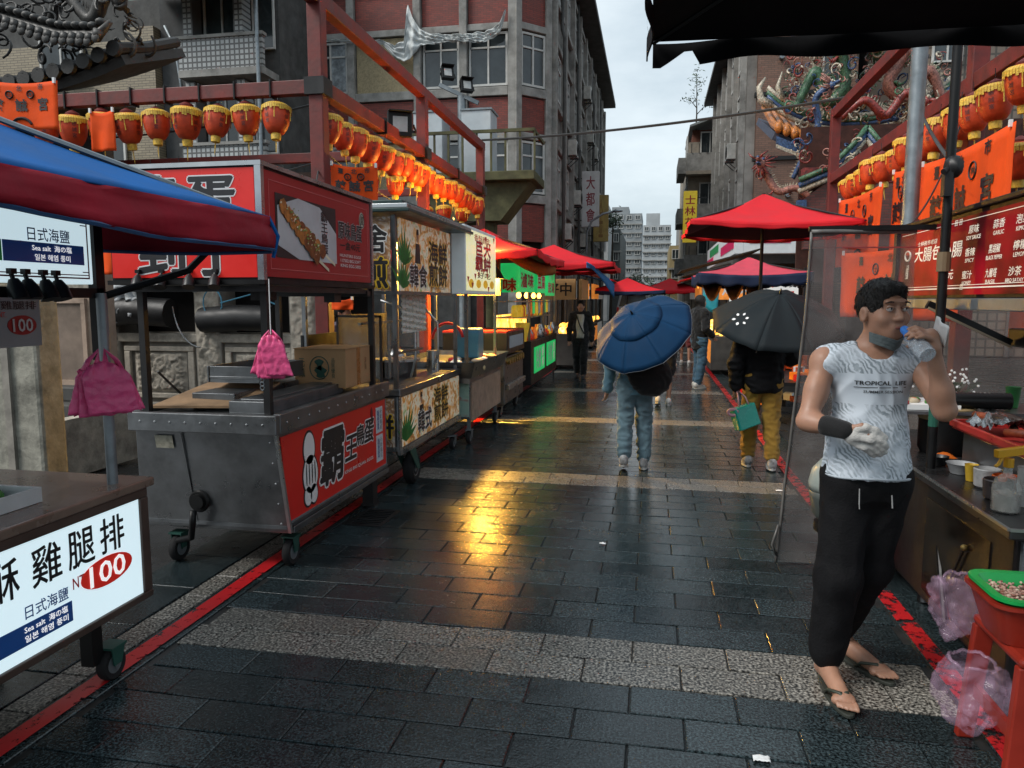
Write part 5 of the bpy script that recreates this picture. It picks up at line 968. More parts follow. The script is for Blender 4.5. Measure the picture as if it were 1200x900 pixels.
def figure(parent, xx, y, z, s):
    P('figure_print', [blacktxt, M('print_skin', (.4, .22, .14), .5)], parent, lambda b: (b.slab([(xx, y - .5 * s, z), (xx, y + .5 * s, z), (xx, y + .35 * s, z + 1.1 * s), (xx, y - .35 * s, z + 1.1 * s)], (1, 0, 0), .001, 0), b.slab([(xx, y + .2 * s * math.cos(a), z + 1.45 * s + .28 * s * math.sin(a)) for a in [i * math.pi / 6 for i in range(12)]], (1, 0, 0), .001, 1), b.slab([(xx, y - .22 * s, z + 1.6 * s), (xx, y + .22 * s, z + 1.6 * s), (xx, y + .15 * s, z + 1.9 * s), (xx, y - .15 * s, z + 1.9 * s)], (1, 0, 0), .0015, 0)))
leafs(c3, X + .001, 6.1, .42, .34); figure(c3, X + .001, 6.55, .52, .15)
txt('韓式', c3, (X, 6.65, .53), YX, ZV, .42, .2, blacktxt, .03, out=whitetxt, outw=.09); txt('海鮮\n煎餅', c3, (X, 7.2, .62), YX, ZV, .5, .34, blacktxt, .03, .95, out=yel, outw=.09)
txt('餅', c3, (-2.25, y0 - .008, .58), XX, ZV, .2, .2, blacktxt, .04, out=yel, outw=.1); txt('脆煎', c3, (-2.55, y0 - .008, .58), XX, ZV, .3, .2, blacktxt, .04, out=yel, outw=.1)
w = P('wheel', rubber, c3, lambda b: (b.lathe([(.07, -.04), (.11, -.05), (.14, -.03), (.145, 0), (.14, .03), (.11, .05), (.07, .04)], (X - .02, 6.3, .145), 26, ax=Matrix.Rotation(R(90), 3, 'Y'))), smooth=40)
P('rim', galv, w, lambda b: b.lathe([(.015, -.05), (.05, -.035), (.075, -.042), (.075, .042), (.05, .035), (.015, .05)], (X - .02, 6.3, .145), 20, ax=Matrix.Rotation(R(90), 3, 'Y')), smooth=40); P('fork', green_iron, w, lambda b: (b.slab([(X + .045, 6.26, .14), (X + .045, 6.33, .14), (X + .045, 6.2, .35), (X + .045, 6.05, .35)], (1, 0, 0), .008), b.slab([(X - .09, 6.26, .14), (X - .09, 6.33, .14), (X - .09, 6.2, .35), (X - .09, 6.05, .35)], (1, 0, 0), .008)))
w2 = copy_tree(w, c3); w2.location = (-.75, 0, 0); caster(c3, X - .06, 7.85, .07, yoke=galv); caster(c3, xb + .1, 7.8, .07)
for px_ in (X - .03, xb + .03):
    for py_ in (y0 + .03, y1 - .06): P('post', steel, c3, lambda b: b.b2(px_ - .018, px_ + .018, py_ - .018, py_ + .018, .9, 2.36))
P('roof', [M('roof_green', (.02, .045, .042), .4, .3, var=.3), steelb], c3, lambda b: (b.b2(xb - .12, X + .14, y0 - .08, y1 + .12, 2.37, 2.40), b.b2(xb - .1, X + .12, y0 - .06, y1 + .1, 2.402, 2.44, 1), b.b2(xb - .06, X + .06, y0, y1, 2.442, 2.475)), bevel=.006)
P('upper_poster', poster, c3, lambda b: b.b2(X - .014, X, y0 + .08, y1 - .35, 1.73, 2.34)); P('upper_end_poster', poster2, c3, lambda b: b.b2(xb + .05, X - .05, y0 - .006, y0 + .006, 1.73, 2.34))
P('poster_frame', steel, c3, lambda b: (b.b2(X - .03, X + .006, y0 + .02, y1 - .3, 1.7, 1.727), b.b2(X - .03, X + .006, y1 - .345, y1 - .31, 1.728, 2.36), b.b2(xb, X, y0 - .01, y0 + .01, 1.7, 1.727)))
leafs(c3, X + .001, 6.12, 1.95, .33); leafs(c3, X + .001, 6.08, 1.75, .33); figure(c3, X + .001, 6.5, 1.98, .16)
txt('韓食', c3, (X, 6.52, 1.87), YX, ZV, .5, .2, blacktxt, .03, out=whitetxt, outw=.09); txt('海鮮\n煎餅', c3, (X, 7.15, 2.0), YX, ZV, .62, .42, blacktxt, .04, .95, out=yel, outw=.1); txt('KOREAN PANCAKE', c3, (X, 7.15, 1.77), YX, ZV, .5, .03, blacktxt, .0)
txt('舍', c3, (-2.28, y0 - .006, 2.16), XX, ZV, .2, .22, blacktxt, .04, out=whitetxt, outw=.09); txt('煎', c3, (-2.28, y0 - .006, 1.88), XX, ZV, .2, .25, blacktxt, .05, out=yel, outw=.11); txt('韓食', c3, (-2.62, y0 - .006, 2.16), XX, ZV, .4, .22, blacktxt, .04, out=whitetxt, outw=.09)
P('back_panel', blackm, c3, lambda b: b.b2(xb, xb + .02, y0, y1, .9, 1.35))
P('guard_rail', steel, c3, lambda b: (b.beam((X - .03, y0 + .05, 1.2), (X - .03, y0 + .75, 1.2), .02, .02), b.beam((X - .35, y0 + .02, 1.45), (X - .35, y1 - .2, 1.45), .02, .02), b.beam((X - .35, y0 + .75, .9), (X - .35, y0 + .75, 1.45), .02, .02)))
P('glass_case', [blackm, film('case_glass', (.4, .42, .42), .12)], c3, lambda b: (b.b2(-2.75, -2.35, 6.2, 6.22, .95, 1.5, 1), b.b2(-2.76, -2.74, 6.18, 7.4, .92, 1.52), b.b2(-2.36, -2.34, 6.18, 6.2, .92, 1.52), b.b2(-2.76, -2.34, 6.18, 6.2, 1.5, 1.52), b.b2(-2.34, -2.33, 6.25, 7.4, .95, 1.5, 1)))
P('gooseneck', steelb, c3, lambda b: [b.tube([(-2.5, yy, 1.65), (-2.35, yy + .05, 1.6), (-2.2, yy + .1, 1.42), (-2.2, yy + .1, 1.1), (-2.25, yy + .1, .92)], .012, 6) for yy in (6.6, 7.35)], smooth=True)
P('gas_ring', [blackm, steelb], c3, lambda b: (b.cyl((-2.5, 7.0, .9), (-2.5, 7.0, 1.06), .2, n=18), b.cyl((-2.5, 7.0, 1.055), (-2.5, 7, 1.075), .24, n=18, m=1)), smooth=40); P('canister', steelb, c3, lambda b: b.cyl((-2.3, 7.6, .9), (-2.3, 7.6, 1.12), .07, n=12), smooth=40); P('pot', steelb, c3, lambda b: b.sph((-2.7, 7.55, 1.02), .12), smooth=True)
ps = thing('packet_strips', 'rows of patterned packet strips hanging under the pancake cart sign', 'packets', (-2.15, 6.6, 1.4))
for k in range(7): P('strip', printed('packet', [(.05, .07, .05), (.5, .52, .48), (.55, .56, .52), (.12, .16, .12)], 42, kind='noise'), ps, lambda b: b.grid(lambda u, v: Vector((-2.16 + .006 * math.sin(v * 40 + k), 6.22 + k * .1 + u * .085, 1.36 + .34 * v)), 2, 24), thick=.008)
# ------------------------------------------------ lightbox cart
c4 = thing('lightbox_cart', 'cart with plain beige front board and tall pale yellow lightbox', 'food cart', (-2.4, 8.8, 0))
X = -2.0; xb = -2.9; y0, y1 = 8.1, 9.75
lby = printed('yellow_green_print', [(.62, .60, .22), (.72, .72, .5), (.72, .7, .36), (.58, .62, .3)], 10, emit=.35)
P('sign_case', M('case_white', (.55, .62, .64), .4, var=.05, emit=.06), c4, lambda b: b.b2(-2.26, X - .004, 7.86, 9.45, 1.72, 2.47), bevel=.01); P('sign_face', lby, c4, lambda b: b.b2(X - .003, X + .003, 7.9, 9.42, 1.76, 2.43))
txt('香酥脆皮', c4, (X + .003, 8.65, 2.36), YX, ZV, .8, .08, redtxt, .02); txt('巨大\n霸餅', c4, (X + .003, 8.7, 2.16), YX, ZV, .8, .34, redtxt, .03, .95, out=whitetxt, outw=.1); txt('好吃', c4, (X + .003, 8.75, 1.94), YX, ZV, .7, .07, blacktxt, .02)
for k in range(4): P('fruit_print', M('ink_yellow', (.7, .4, .02), .4, emit=.2), c4, lambda b: b.slab([(X + .004, 8.1 + .36 * k + .12 * math.cos(a), 1.84 + .05 * math.sin(a)) for a in [i * math.pi / 6 for i in range(12)]], (1, 0, 0), .001))
for k in range(16): 
    yy, zz = random.uniform(7.95, 9.38), random.choice((random.uniform(1.78, 2.0), random.uniform(2.28, 2.41))); P('berry_print', redtxt, c4, lambda b: b.slab([(X + .004 + k * .0001, yy - .05, zz + .03), (X + .004 + k * .0001, yy, zz - .04), (X + .004 + k * .0001, yy + .05, zz + .03)], (1, 0, 0), .001))
P('body', steel, c4, lambda b: b.b2(xb, X - .02, y0, y1, .3, .72), bevel=.008); P('front_board', M('beige_board', (.30, .22, .17), .8, var=.25, sc=9, bump=.2, grime=.3), c4, lambda b: b.b2(X - .019, X, y0 + .02, y1 - .02, .28, .72))
P('end_poster', printed('green_red_print', [(.25, .4, .33), (.3, .45, .38), (.32, .46, .4), (.4, .03, .03)], 7), c4, lambda b: b.b2(xb + .05, X - .03, y0 - .008, y0 - .001, .33, .74))
P('tray', steel, c4, lambda b: (b.add([(xb, y0 - .1, .78), (X + .02, y0 - .1, .78), (X + .02, y1, .78), (xb, y1, .78), (xb - .05, y0 - .25, .97), (X + .1, y0 - .25, .97), (X + .1, y1 + .05, .97), (xb - .05, y1 + .05, .97)], [(0, 3, 2, 1), (0, 1, 5, 4), (1, 2, 6, 5), (2, 3, 7, 6), (3, 0, 4, 7)]), b.b2(xb, X + .02, y0 - .1, y1, .9, .91), b.b2(xb, X, y0 - .08, y1, .72, .78)))
P('tray_label', M('label_yellow', (.45, .36, .2), .5), c4, lambda b: b.sph((X + .09, 8.35, .87), (.01, .06, .03)))
for py_ in (y0, y1 - .1): P('post', steel, c4, lambda b: b.b2(X - .08, X - .045, py_, py_ + .035, .9, 1.72)); P('post', steel, c4, lambda b: b.b2(xb, xb + .035, py_, py_ + .035, .9, 2.3))
for x, y in ((X - .06, y0 + .1), (X - .06, y1 - .1), (xb + .1, y0 + .1), (xb + .1, y1 - .1)): caster(c4, x, y, .075, yoke=galv); P('leg', galv, c4, lambda b: b.b2(x - .02, x + .02, y - .02, y + .02, .16, .3))
for k in range(13):
    cc_ = random.choice((redtxt, white, white, M('dough', (.5, .42, .3), .7))); P('food_piece', cc_, c4, lambda b: b.sph((random.uniform(-2.4, -1.98), random.uniform(8.1, 9.5), .935), (random.uniform(.04, .09), random.uniform(.05, .1), .03), 8, 6), smooth=True)
bk = thing('blue_bucket', 'blue square container with red handle on the lightbox cart', 'container', (-2.25, 9.1, .92))
P('tub', M('blue_plastic', (.05, .2, .3), .45, var=.15), bk, lambda b: b.b2(-2.42, -2.12, 8.95, 9.25, .93, 1.3), bevel=.02); P('handle', redtxt, bk, lambda b: b.tube([(-2.5 + .2 * math.cos(a), 8.9, 1.15 + .22 * math.sin(a)) for a in [.2 + i * .26 for i in range(12)]], .018, 7), smooth=True)
# the warm lamp whose glow lies on the wet paving
bulbm = M('lit_bulb', (1, .6, .12), .4, emit=850, ecol=(1, .53, .08), var=0)
def bulb(loc, label, r=.05, m=bulbm, cord=.35, grp='lit stall bulbs'):
    t = thing('hanging_bulb', label, 'lamp', loc, grp); L_ = Vector(loc); P('bulb', m, t, lambda b: b.lathe([(.004, -r * 1.2), (r * .6, -r * 1.05), (r, -r * .2), (r * .85, r * .5), (r * .4, r * 1.2)], L_, 16), smooth=True); P('socket', black, t, lambda b: b.cyl(L_ + Vector((0, 0, r * 1.1)), L_ + Vector((0, 0, r * 2.2)), r * .42, n=10)); P('cord', black, t, lambda b: b.cyl(L_ + Vector((0, 0, r * 2.2)), L_ + Vector((0, 0, r * 2.2 + cord)), .005, n=5)); return t
bl_ = bulb((-2.3, 10.0, 2.02), 'large warm bulb hanging behind the pale yellow lightbox', .1)
bulb((-2.2, 9.75, 2.36), 'warm bulb high behind the pale yellow lightbox', .07, M('added_bulb_high', (1, .6, .12), .4, emit=700, ecol=(1, .53, .08), var=0), .1)  # unseen bulb added to stretch the glow on the paving towards the camera
P('added_lamp_shade', blackm, bl_, lambda b: b.lathe([(.04, .2), (.12, .17), (.24, .03), (.3, -.075), (.296, -.075), (.23, .02), (.1, .16), (.03, .19)], (-2.3, 10, 2.02), 24), smooth=40)  # unseen shade added to keep the bulb's light off the right-hand stall
# ------------------------------------------------ grill cart
c5 = thing('grill_cart', 'dark steel grill cart with red top tray and pale blue plate', 'food cart', (-2.3, 10.8, 0))
X = -2.0; xb = -2.9
P('body', steel, c5, lambda b: b.b2(xb, X, 10.0, 11.5, .2, .86), bevel=.01); P('hood', blackm, c5, lambda b: b.b2(xb, X + .03, 10.05, 11.45, .9, 1.2), bevel=.01)
P('red_tray', M('tray_red', (.35, .02, .015), .5), c5, lambda b: b.b2(xb, X + .02, 10.05, 11.45, 1.2, 1.225)); P('name_plate', M('plate_blue', (.3, .38, .45), .5, var=.1), c5, lambda b: b.b2(X + .031, X + .036, 10.2, 11.3, .98, 1.15))
P('drip_rail', steelb, c5, lambda b: b.b2(X, X + .06, 10.05, 11.4, .4, .48), bevel=.01); P('knob', M('brass', (.35, .24, .08), .4, .7), c5, lambda b: [b.cyl((X, 10.2 + k * .18, .8), (X + .05, 10.2 + k * .18, .8), .05, n=12) for k in range(7)], smooth=40)
for x, y in ((X - .1, 10.15), (X - .1, 11.35)): caster(c5, x, y, .075, yoke=galv)
# ------------------------------------------------ green-panel drinks cart
c6 = thing('green_panel_cart', 'dark cart with green signs and glowing orange food shelves', 'food cart', (-2.4, 13, 0))
X = -1.95; xb = -2.9
P('body', blackm, c6, lambda b: b.b2(xb, X, 12.0, 15.3, .25, .98), bevel=.01)
grn = M('sign_green_lit', (.01, .36, .09), .4, var=.08, emit=.45)
for ya, yb in ((12.3, 13.5), (13.8, 15.0)):
    P('green_panel', grn, c6, lambda b: b.b2(X, X + .012, ya, yb, .42, .86)); txt('冷飲', c6, (X + .012, ya + .42, .65), YX, ZV, .6, .36, whitetxt, .04); txt('鮮\n榨', c6, (X + .012, ya + .95, .65), YX, ZV, .25, .36, M('sign_pale', (.6, .6, .5), .4, emit=.1), .04)
for ya, yb, z0, z1, s in ((10.9, 12.3, 1.78, 2.32, '滷味'), (12.6, 13.6, 1.78, 2.36, '豆腐'), (13.9, 14.9, 1.74, 2.2, '甜湯')):
    P('green_sign', grn, c6, lambda b: b.b2(X - .05, X, ya, yb, z0, z1)); txt(s, c6, (X, (ya + yb) / 2, z0 + (z1 - z0) * .33), YX, ZV, (yb - ya) * .85, (z1 - z0) * .4, redtxt, .03, out=whitetxt, outw=.1); txt('現做', c6, (X, (ya + yb) / 2, z0 + (z1 - z0) * .8), YX, ZV, (yb - ya) * .6, (z1 - z0) * .3, whitetxt, .02)
P('end_sign', grn, c6, lambda b: b.b2(-2.75, -2.1, 11.9, 11.93, 1.78, 2.25)); txt('滷味', c6, (-2.42, 11.9, 1.9), XX, ZV, .5, .2, redtxt, .03, out=whitetxt, outw=.1); P('brown_panel', M('brown_card', (.16, .09, .05), .7, var=.3), c6, lambda b: b.b2(-2.75, -2.1, 10.2, 10.23, 1.72, 2.3))
for py_ in (12.0, 13.65, 15.2): P('post', steel, c6, lambda b: b.b2(X - .06, X - .02, py_, py_ + .04, .98, 2.4))
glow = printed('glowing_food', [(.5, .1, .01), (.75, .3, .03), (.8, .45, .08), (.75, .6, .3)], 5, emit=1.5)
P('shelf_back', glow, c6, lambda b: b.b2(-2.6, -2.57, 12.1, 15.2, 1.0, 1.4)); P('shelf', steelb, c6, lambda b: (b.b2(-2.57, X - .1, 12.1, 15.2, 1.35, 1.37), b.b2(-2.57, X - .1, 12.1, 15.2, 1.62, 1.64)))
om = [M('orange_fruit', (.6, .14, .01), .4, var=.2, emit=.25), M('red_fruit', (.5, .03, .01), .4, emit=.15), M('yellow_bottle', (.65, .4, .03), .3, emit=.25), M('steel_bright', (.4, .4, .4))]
for k in range(34):
    m_ = random.choice(om); y = 12.05 + k * .092; z = .99; hh = random.uniform(.06, .2)
    P('jar', m_, c6, lambda b: b.lathe([(.045, 0), (.06, .02), (.06, hh * .7), (.03, hh), (.03, hh + .03)], (X - random.uniform(.06, .16), y, z), 10), smooth=40)
for k in range(22):
    m_ = random.choice(om); y = 12.1 + k * .14; P('jar', m_, c6, lambda b: b.lathe([(.05, 0), (.06, .02), (.055, .16), (.03, .2)], (X - .3, y, 1.37), 10), smooth=40)
for k in range(9):
    P('hanging_card', [white, om[0], grn, om[2]][k % 4], c6, lambda b: b.b2(X - .12, X - .11, 12.2 + k * .33, 12.42 + k * .33, 1.42, 1.66))
for k, y in enumerate((12.5, 13.3, 14.1, 14.8)): bulb((-2.25, y, 1.74), '%s warm bulb from the left inside the green-panel cart' % ORD[k], .045, M('lit_bulb_small', (1, .6, .2), .4, emit=5, ecol=(1, .42, .06), var=0), .25)
yb_ = tag(P('yellow_bag', M('yellow_bag', (.65, .42, .04), .5, var=.2, bump=.3, emit=.1), None, lambda b: b.grid(lambda u, v: Vector((-2.05 + .12 * math.sin(u * 6.28) * (.5 + .5 * v), 11.75 + .16 * math.cos(u * 6.28) * (.6 + .4 * v), .99 + .3 * v)), 14, 8, closed_u=True), smooth=True), 'bright yellow bag standing on the end of the green-panel cart', 'bag')
# ------------------------------------------------ red square canopies
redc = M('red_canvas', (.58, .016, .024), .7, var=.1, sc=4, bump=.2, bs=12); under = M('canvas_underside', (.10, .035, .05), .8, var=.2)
def canopy(label, cx, cy, hx, hy, z, rise, mats, val=.12, name='red_canopy', pole=True, lean=(0, 0), cat='canopy', sagf=1.):
    t = thing(name, label, cat, (cx, cy, 0)); cs = [Vector((cx - hx, cy - hy, z)), Vector((cx + hx, cy - hy, z)), Vector((cx + hx, cy + hy, z)), Vector((cx - hx, cy + hy, z))]
    for c_ in cs: c_.z += lean[0] * (c_.x - cx) + lean[1] * (c_.y - cy)
    apx = Vector((cx, cy, z + rise))
    for i in range(4):
        a, d = cs[i], cs[(i + 1) % 4]
        def fr(u, v):
            p = a.lerp(d, u).lerp(apx, v); p.z -= (.05 * math.sin(math.pi * v) + .05 * math.sin(math.pi * u) * (1 - v)) * sagf; p.z += .006 * mnoise.noise((p.x * 6, p.y * 6, 0)); return p
        P('roof_panel', mats[0], t, lambda b: b.grid(fr, 14, 10), smooth=True, thick=.006)
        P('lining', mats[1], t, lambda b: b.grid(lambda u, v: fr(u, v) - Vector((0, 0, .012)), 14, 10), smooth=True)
        nrm = (d - a).cross(Vector((0, 0, 1))).normalized()
        P('valance', [mats[0], mats[2] if len(mats) > 2 else mats[0]], t, lambda b: b.grid(lambda u, v: fr(u, 0) + nrm * (.01 + .012 * math.sin(u * 24)) - Vector((0, 0, val * (1 - v) * (1 + .12 * math.sin(u * 30)))), 40, 5, 1), smooth=True, thick=.004)
    P('rib', blackm, t, lambda b: [b.cyl(c_ - Vector((0, 0, .015)), apx - Vector((0, 0, .06)), .012, n=6) for c_ in cs])
    if pole: P('pole', blackm, t, lambda b: b.cyl((cx, cy, 0), apx, .02, n=10))
    return t
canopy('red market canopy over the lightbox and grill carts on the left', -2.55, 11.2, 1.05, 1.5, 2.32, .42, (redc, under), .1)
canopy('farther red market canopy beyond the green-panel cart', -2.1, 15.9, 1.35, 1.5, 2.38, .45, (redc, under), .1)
rolled = thing('rolled_awning', 'rolled brown awning cloth hanging below the left red canopy', 'awning', (-1.75, 11.4, 2.1)); P('roll', M('brown_canvas', (.33, .12, .035), .7, var=.25, sc=6, bump=.3), rolled, lambda b: b.tube([(-2.1, 10.5, 2.3), (-1.85, 11.0, 2.2), (-1.7, 11.4, 2.12), (-1.55, 11.6, 2.12)], [.03, .1, .1, .08], 10), smooth=True)
tag(P('blue_tarp_corner', M('blue_tarp', (.02, .12, .3), .5, var=.15), None, lambda b: b.grid(lambda u, v: Vector((-1.25 + .5 * u, 14.2 + .6 * u, 2.32 - .34 * u * (1 - v) - .3 * u * u + .06 * math.sin(5 * v))), 10, 8), smooth=True, thick=.01), 'blue tarp corner hanging from the farther red canopy', 'tarp')
# ------------------------------------------------ further stalls
def far_stall(label, x, y, L_, side, colr, s, tm, top=1.0, glowc=None, awn=None):
    t = thing('market_stall', label, 'market stall', (x, y, 0)); xo = x + side * .9
    P('counter', M('stall_dark', (.05, .045, .04), .6, var=.4, sc=5), t, lambda b: b.b2(min(x, xo), max(x, xo), y, y + L_, .1, .85), bevel=.01); fx = x - side * .004
    P('front_sign', colr, t, lambda b: b.b2(fx - .004, fx + .004, y + .1, y + L_ - .1, .25, .75))
    P('board', colr, t, lambda b: b.b2(x - .04, x + .04, y + .1, y + L_ - .1, 1.7 * top, 2.2 * top)); P('end_board', colr, t, lambda b: b.b2(min(x + side * .1, xo), max(x + side * .1, xo), y - .03, y, 1.7 * top, 2.2 * top))
    txt(s, t, ((x + xo) / 2 + side * .05, y - .03, 1.95 * top), XX, ZV, .6, .3, tm, .03)
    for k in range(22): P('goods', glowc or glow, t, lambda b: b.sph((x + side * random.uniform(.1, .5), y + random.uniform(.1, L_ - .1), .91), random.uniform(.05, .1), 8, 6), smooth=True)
    P('post', blackm, t, lambda b: [b.b2(px_ - .02, px_ + .02, py_ - .02, py_ + .02, .85, 2.25 * top) for px_ in (x + side * .05, xo - side * .05) for py_ in (y + .05, y + L_ - .05)])
    if awn: P('awning', awn, t, lambda b: b.slab([(x - side * .7, y - .1, 2.3), (x + side * 1.0, y - .1, 2.75), (x + side * 1.0, y + L_ + .1, 2.75), (x - side * .7, y + L_ + .1, 2.3)][:: (1 if side > 0 else -1)], (0, 0, 1), .03))
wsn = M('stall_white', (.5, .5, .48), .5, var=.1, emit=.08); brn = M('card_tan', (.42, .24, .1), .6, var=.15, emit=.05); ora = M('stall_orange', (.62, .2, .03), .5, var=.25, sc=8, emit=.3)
far_stall('stall with tan cardboard sign beyond the green-panel cart', -1.7, 17.6, 2.0, -1, brn, '好中', blacktxt, .98, awn=M('slat_awning', (.35, .28, .22), .6, var=.4, sc=3))
far_stall('third stall from the end on the left, white board', -2.1, 21, 2.4, -1, wsn, '米粉', redtxt, awn=M('awning_maroon', (.2, .03, .03), .7)); far_stall('orange-lit stall far down on the left', -2.0, 25, 2.6, -1, ora, '炸物', whitetxt, awn=redc); far_stall('last stall visible on the left near the far house', -2.2, 30, 3, -1, wsn, '茶', redtxt, awn=M('awning_navy', (.02, .04, .09), .7))
# ================================================================ right side stall
NU = (0, -1, 0)      # reading direction on faces turned to the street from the right
blk = M('black_canvas', (.006, .006, .007), .8, var=.3)
bcn = canopy('black parasol canopy overhead at the upper right', 1.32, 1.75, 1.34, 1.3, 2.66, .4, (blk, blk), .0, name='black_canopy', pole=False, sagf=.4)
def flap(b):
    def fn(u, v):
        x = -.02 + 2.68 * u; d = .075 + .01 * math.sin(u * 30)
        if u < .012: d = .09
        elif u < .045: d = .09 - (u - .012) * 1.8
        elif u < .06: d = .03
        return Vector((x, 3.07 + .012 * math.sin(u * 40), 2.645 - d * (1 - v)))
    b.grid(fn, 90, 4)
P('front_flap', blk, bcn, flap, thick=.006)
P('left_flap', blk, bcn, lambda b: b.grid(lambda u, v: Vector((-.03 + .012 * math.sin(u * 30), .45 + 2.6 * u, 2.645 - (.07) * (1 - v))), 50, 4), thick=.006)
tp = thing('tent_pole', 'black tent pole in front of the red menu board', 'pole', (1.49, 4.26, 0))
P('pole', black, tp, lambda b: b.cyl((1.49, 4.26, 0), (1.49, 4.26, 3.0), .024, n=14), smooth=40); P('collar', M('tape_brown', (.16, .11, .06), .6), tp, lambda b: b.cyl((1.49, 4.26, 1.8), (1.49, 4.26, 1.9), .034, n=12)); P('clamp', blackm, tp, lambda b: (b.sph((1.5, 4.24, 2.33), (.05, .05, .06), 8, 6), b.box((1.47, 4.23, 2.25), (.04, .05, .14)), b.cyl((1.44, 4.2, 2.3), (1.55, 4.28, 2.36), .015)), smooth=40)
P('green_tape', M('green_tape', (.01, .09, .06), .5), tp, lambda b: b.cyl((1.49, 4.26, .98), (1.49, 4.26, 1.12), .026, n=12)); P('lower_tube', steel, tp, lambda b: b.cyl((1.5, 4.25, .01), (1.49, 4.26, .72), .027, n=12), smooth=40); P('brace', black, tp, lambda b: b.cyl((1.42, 3.75, .1), (1.49, 4.2, .7), .014, n=8))
# menu board
mb_ = thing('menu_board', 'long red lit menu board listing sausage flavours', 'sign', (1.6, 4.3, 1.66))
def redglow():
    m, t, p = newmat('menu_red'); N = t.nodes.new; K = t.links.new; tcn = N('ShaderNodeTexCoord'); n = N('ShaderNodeTexNoise'); n.inputs['Scale'].default_value = 2.4; K(tcn.outputs['Object'], n.inputs[0]); r = N('ShaderNodeValToRGB'); r.color_ramp.elements[0].position = .38; r.color_ramp.elements[1].position = .62; r.color_ramp.elements[0].color = (.03, .001, .002, 1); r.color_ramp.elements[1].color = (.26, .003, .009, 1); K(n.outputs[0], r.inputs[0]); K(r.outputs[0], p.inputs['Base Color']); K(r.outputs[0], p.inputs['Emission Color']); p.inputs['Emission Strength'].default_value = .25; m.cycles.emission_sampling = 'NONE'; p.inputs['Roughness'].default_value = .5; p.inputs['Specular IOR Level'].default_value = .15; return m
P('case', [black, galv], mb_, lambda b: (b.b2(1.605, 1.75, 3.0, 5.38, 1.66, 2.11), b.b2(1.58, 1.78, 2.98, 5.4, 2.11, 2.135), b.b2(1.59, 1.77, 2.98, 5.4, 1.6, 1.66, 1)), bevel=.005)
P('face', redglow(), mb_, lambda b: b.b2(1.598, 1.605, 3.02, 5.34, 1.68, 2.085)); P('frame_end', black, mb_, lambda b: b.b2(1.575, 1.61, 5.34, 5.4, 1.6, 2.14))
cream = M('menu_cream', (.62, .58, .5), .4, emit=.25)
P('border', cream, mb_, lambda b: (b.b2(1.5955, 1.598, 3.02, 5.3, 1.712, 1.718), b.b2(1.5955, 1.598, 3.02, 5.3, 1.728, 1.731), b.b2(1.5955, 1.598, 3.02, 5.3, 2.062, 2.065)))
def m_(s, y, z, w, h, bold=.01, sl=.15): return txt(s, mb_, (1.598, y, z), NU, ZV, w, h, cream, bold, slant=sl)
m_('大腸包小腸', 4.68, 1.925, .72, .085, .02); m_('士林夜市老店', 4.84, 1.99, .32, .028); m_('小香腸', 5.17, 1.83, .05, .09); P('logo', [cream, redtxt], mb_, lambda b: (b.tube([(1.596, 5.17 + .05 * math.cos(a), 1.93 + .03 * math.sin(a)) for a in [i * .3 for i in range(21)]], .006, 5, closed=True), b.sph((1.596, 5.17, 1.95), (.003, .045, .018), m=1)))
m_('50元', 4.5, 1.79, .16, .05)
for (y, z, a, c) in ((4.19, 2.0, '原味', 'SOY SAUCE'), (3.91, 2.0, '蒜香', 'GARLIC'), (3.68, 2.0, '泡菜', 'KIMCHI'), (4.22, 1.885, '香辣', 'SPICY'), (3.94, 1.885, '黑胡椒', 'BLACK PEPPER'), (3.69, 1.885, '檸檬', 'LEMON'), (4.24, 1.77, '蜜汁', 'HONEY'), (3.96, 1.77, '九層塔', 'BASIL'), (3.72, 1.77, '沙茶', 'BBQ SATAY'), (3.42, 2.0, '芥末', 'MUSTARD'), (3.42, 1.885, '起司', 'CHEESE')):
    m_(a, y, z + .012, .12, .042, .012); m_(c, y, z - .03, .17 if len(c) > 7 else .11, .02, .01)
m_('回', 4.42, 2.062, .035, .03); m_('回', 4.36, 2.062, .035, .03); m_('回', 4.3, 1.72, .035, .03)
# clear vinyl screens
vin = film('vinyl', (.16, .145, .14), .5, .18, 3.)
vs1 = thing('vinyl_screen', 'dirty clear vinyl screen beside the drinking man', 'screen', (1.2, 4.7, 0))
def vf(u, v):
    xl = .81 + .12 * (1 - (1 - v) ** 1.5) - .02; x = xl + (1.5 - xl) * u
    return Vector((x, 4.7 + .03 * math.sin(v * 5 + u * 3) + .02 * mnoise.noise((u * 3, v * 6, 0)), .02 + 2.03 * v + .06 * (1 - v) * (1 - u) ** 2 * 0))
P('sheet', vin, vs1, lambda b: b.grid(vf, 16, 30), smooth=True)
P('edge_binding', M('binding_grey', (.10, .095, .09), .4, var=.3), vs1, lambda b: (b.tube([vf(0, k / 24) for k in range(25)], .009, 6), b.tube([vf(k / 10, 1) for k in range(11)], .014, 6), b.tube([vf(0, .0) + Vector((0, -.01, .05)), vf(.0, 0) + Vector((-.03, -.02, .12)), vf(0, .12) + Vector((-.015, -.02, 0))], .008, 5)), smooth=True)
P('top_rail', [black, M('rail_red', (.25, .03, .03), .5)], vs1, lambda b: (b.beam((.9, 4.7, 2.07), (1.6, 4.72, 2.07), .03, .03), b.beam((.93, 4.69, 1.96), (1.5, 4.69, 1.955), .006, .008, 1)))
vs2 = thing('vinyl_backdrop', 'cloudy vinyl sheet hanging behind the sausage counter', 'screen', (2.0, 5.3, .75))
P('sheet', film('vinyl_cloudy', (.34, .30, .27), .45, .25, 2.), vs2, lambda b: b.grid(lambda u, v: Vector((1.55 + 1.3 * u, 5.35 + .03 * math.sin(u * 9), .78 + .84 * v)), 16, 8), smooth=True)
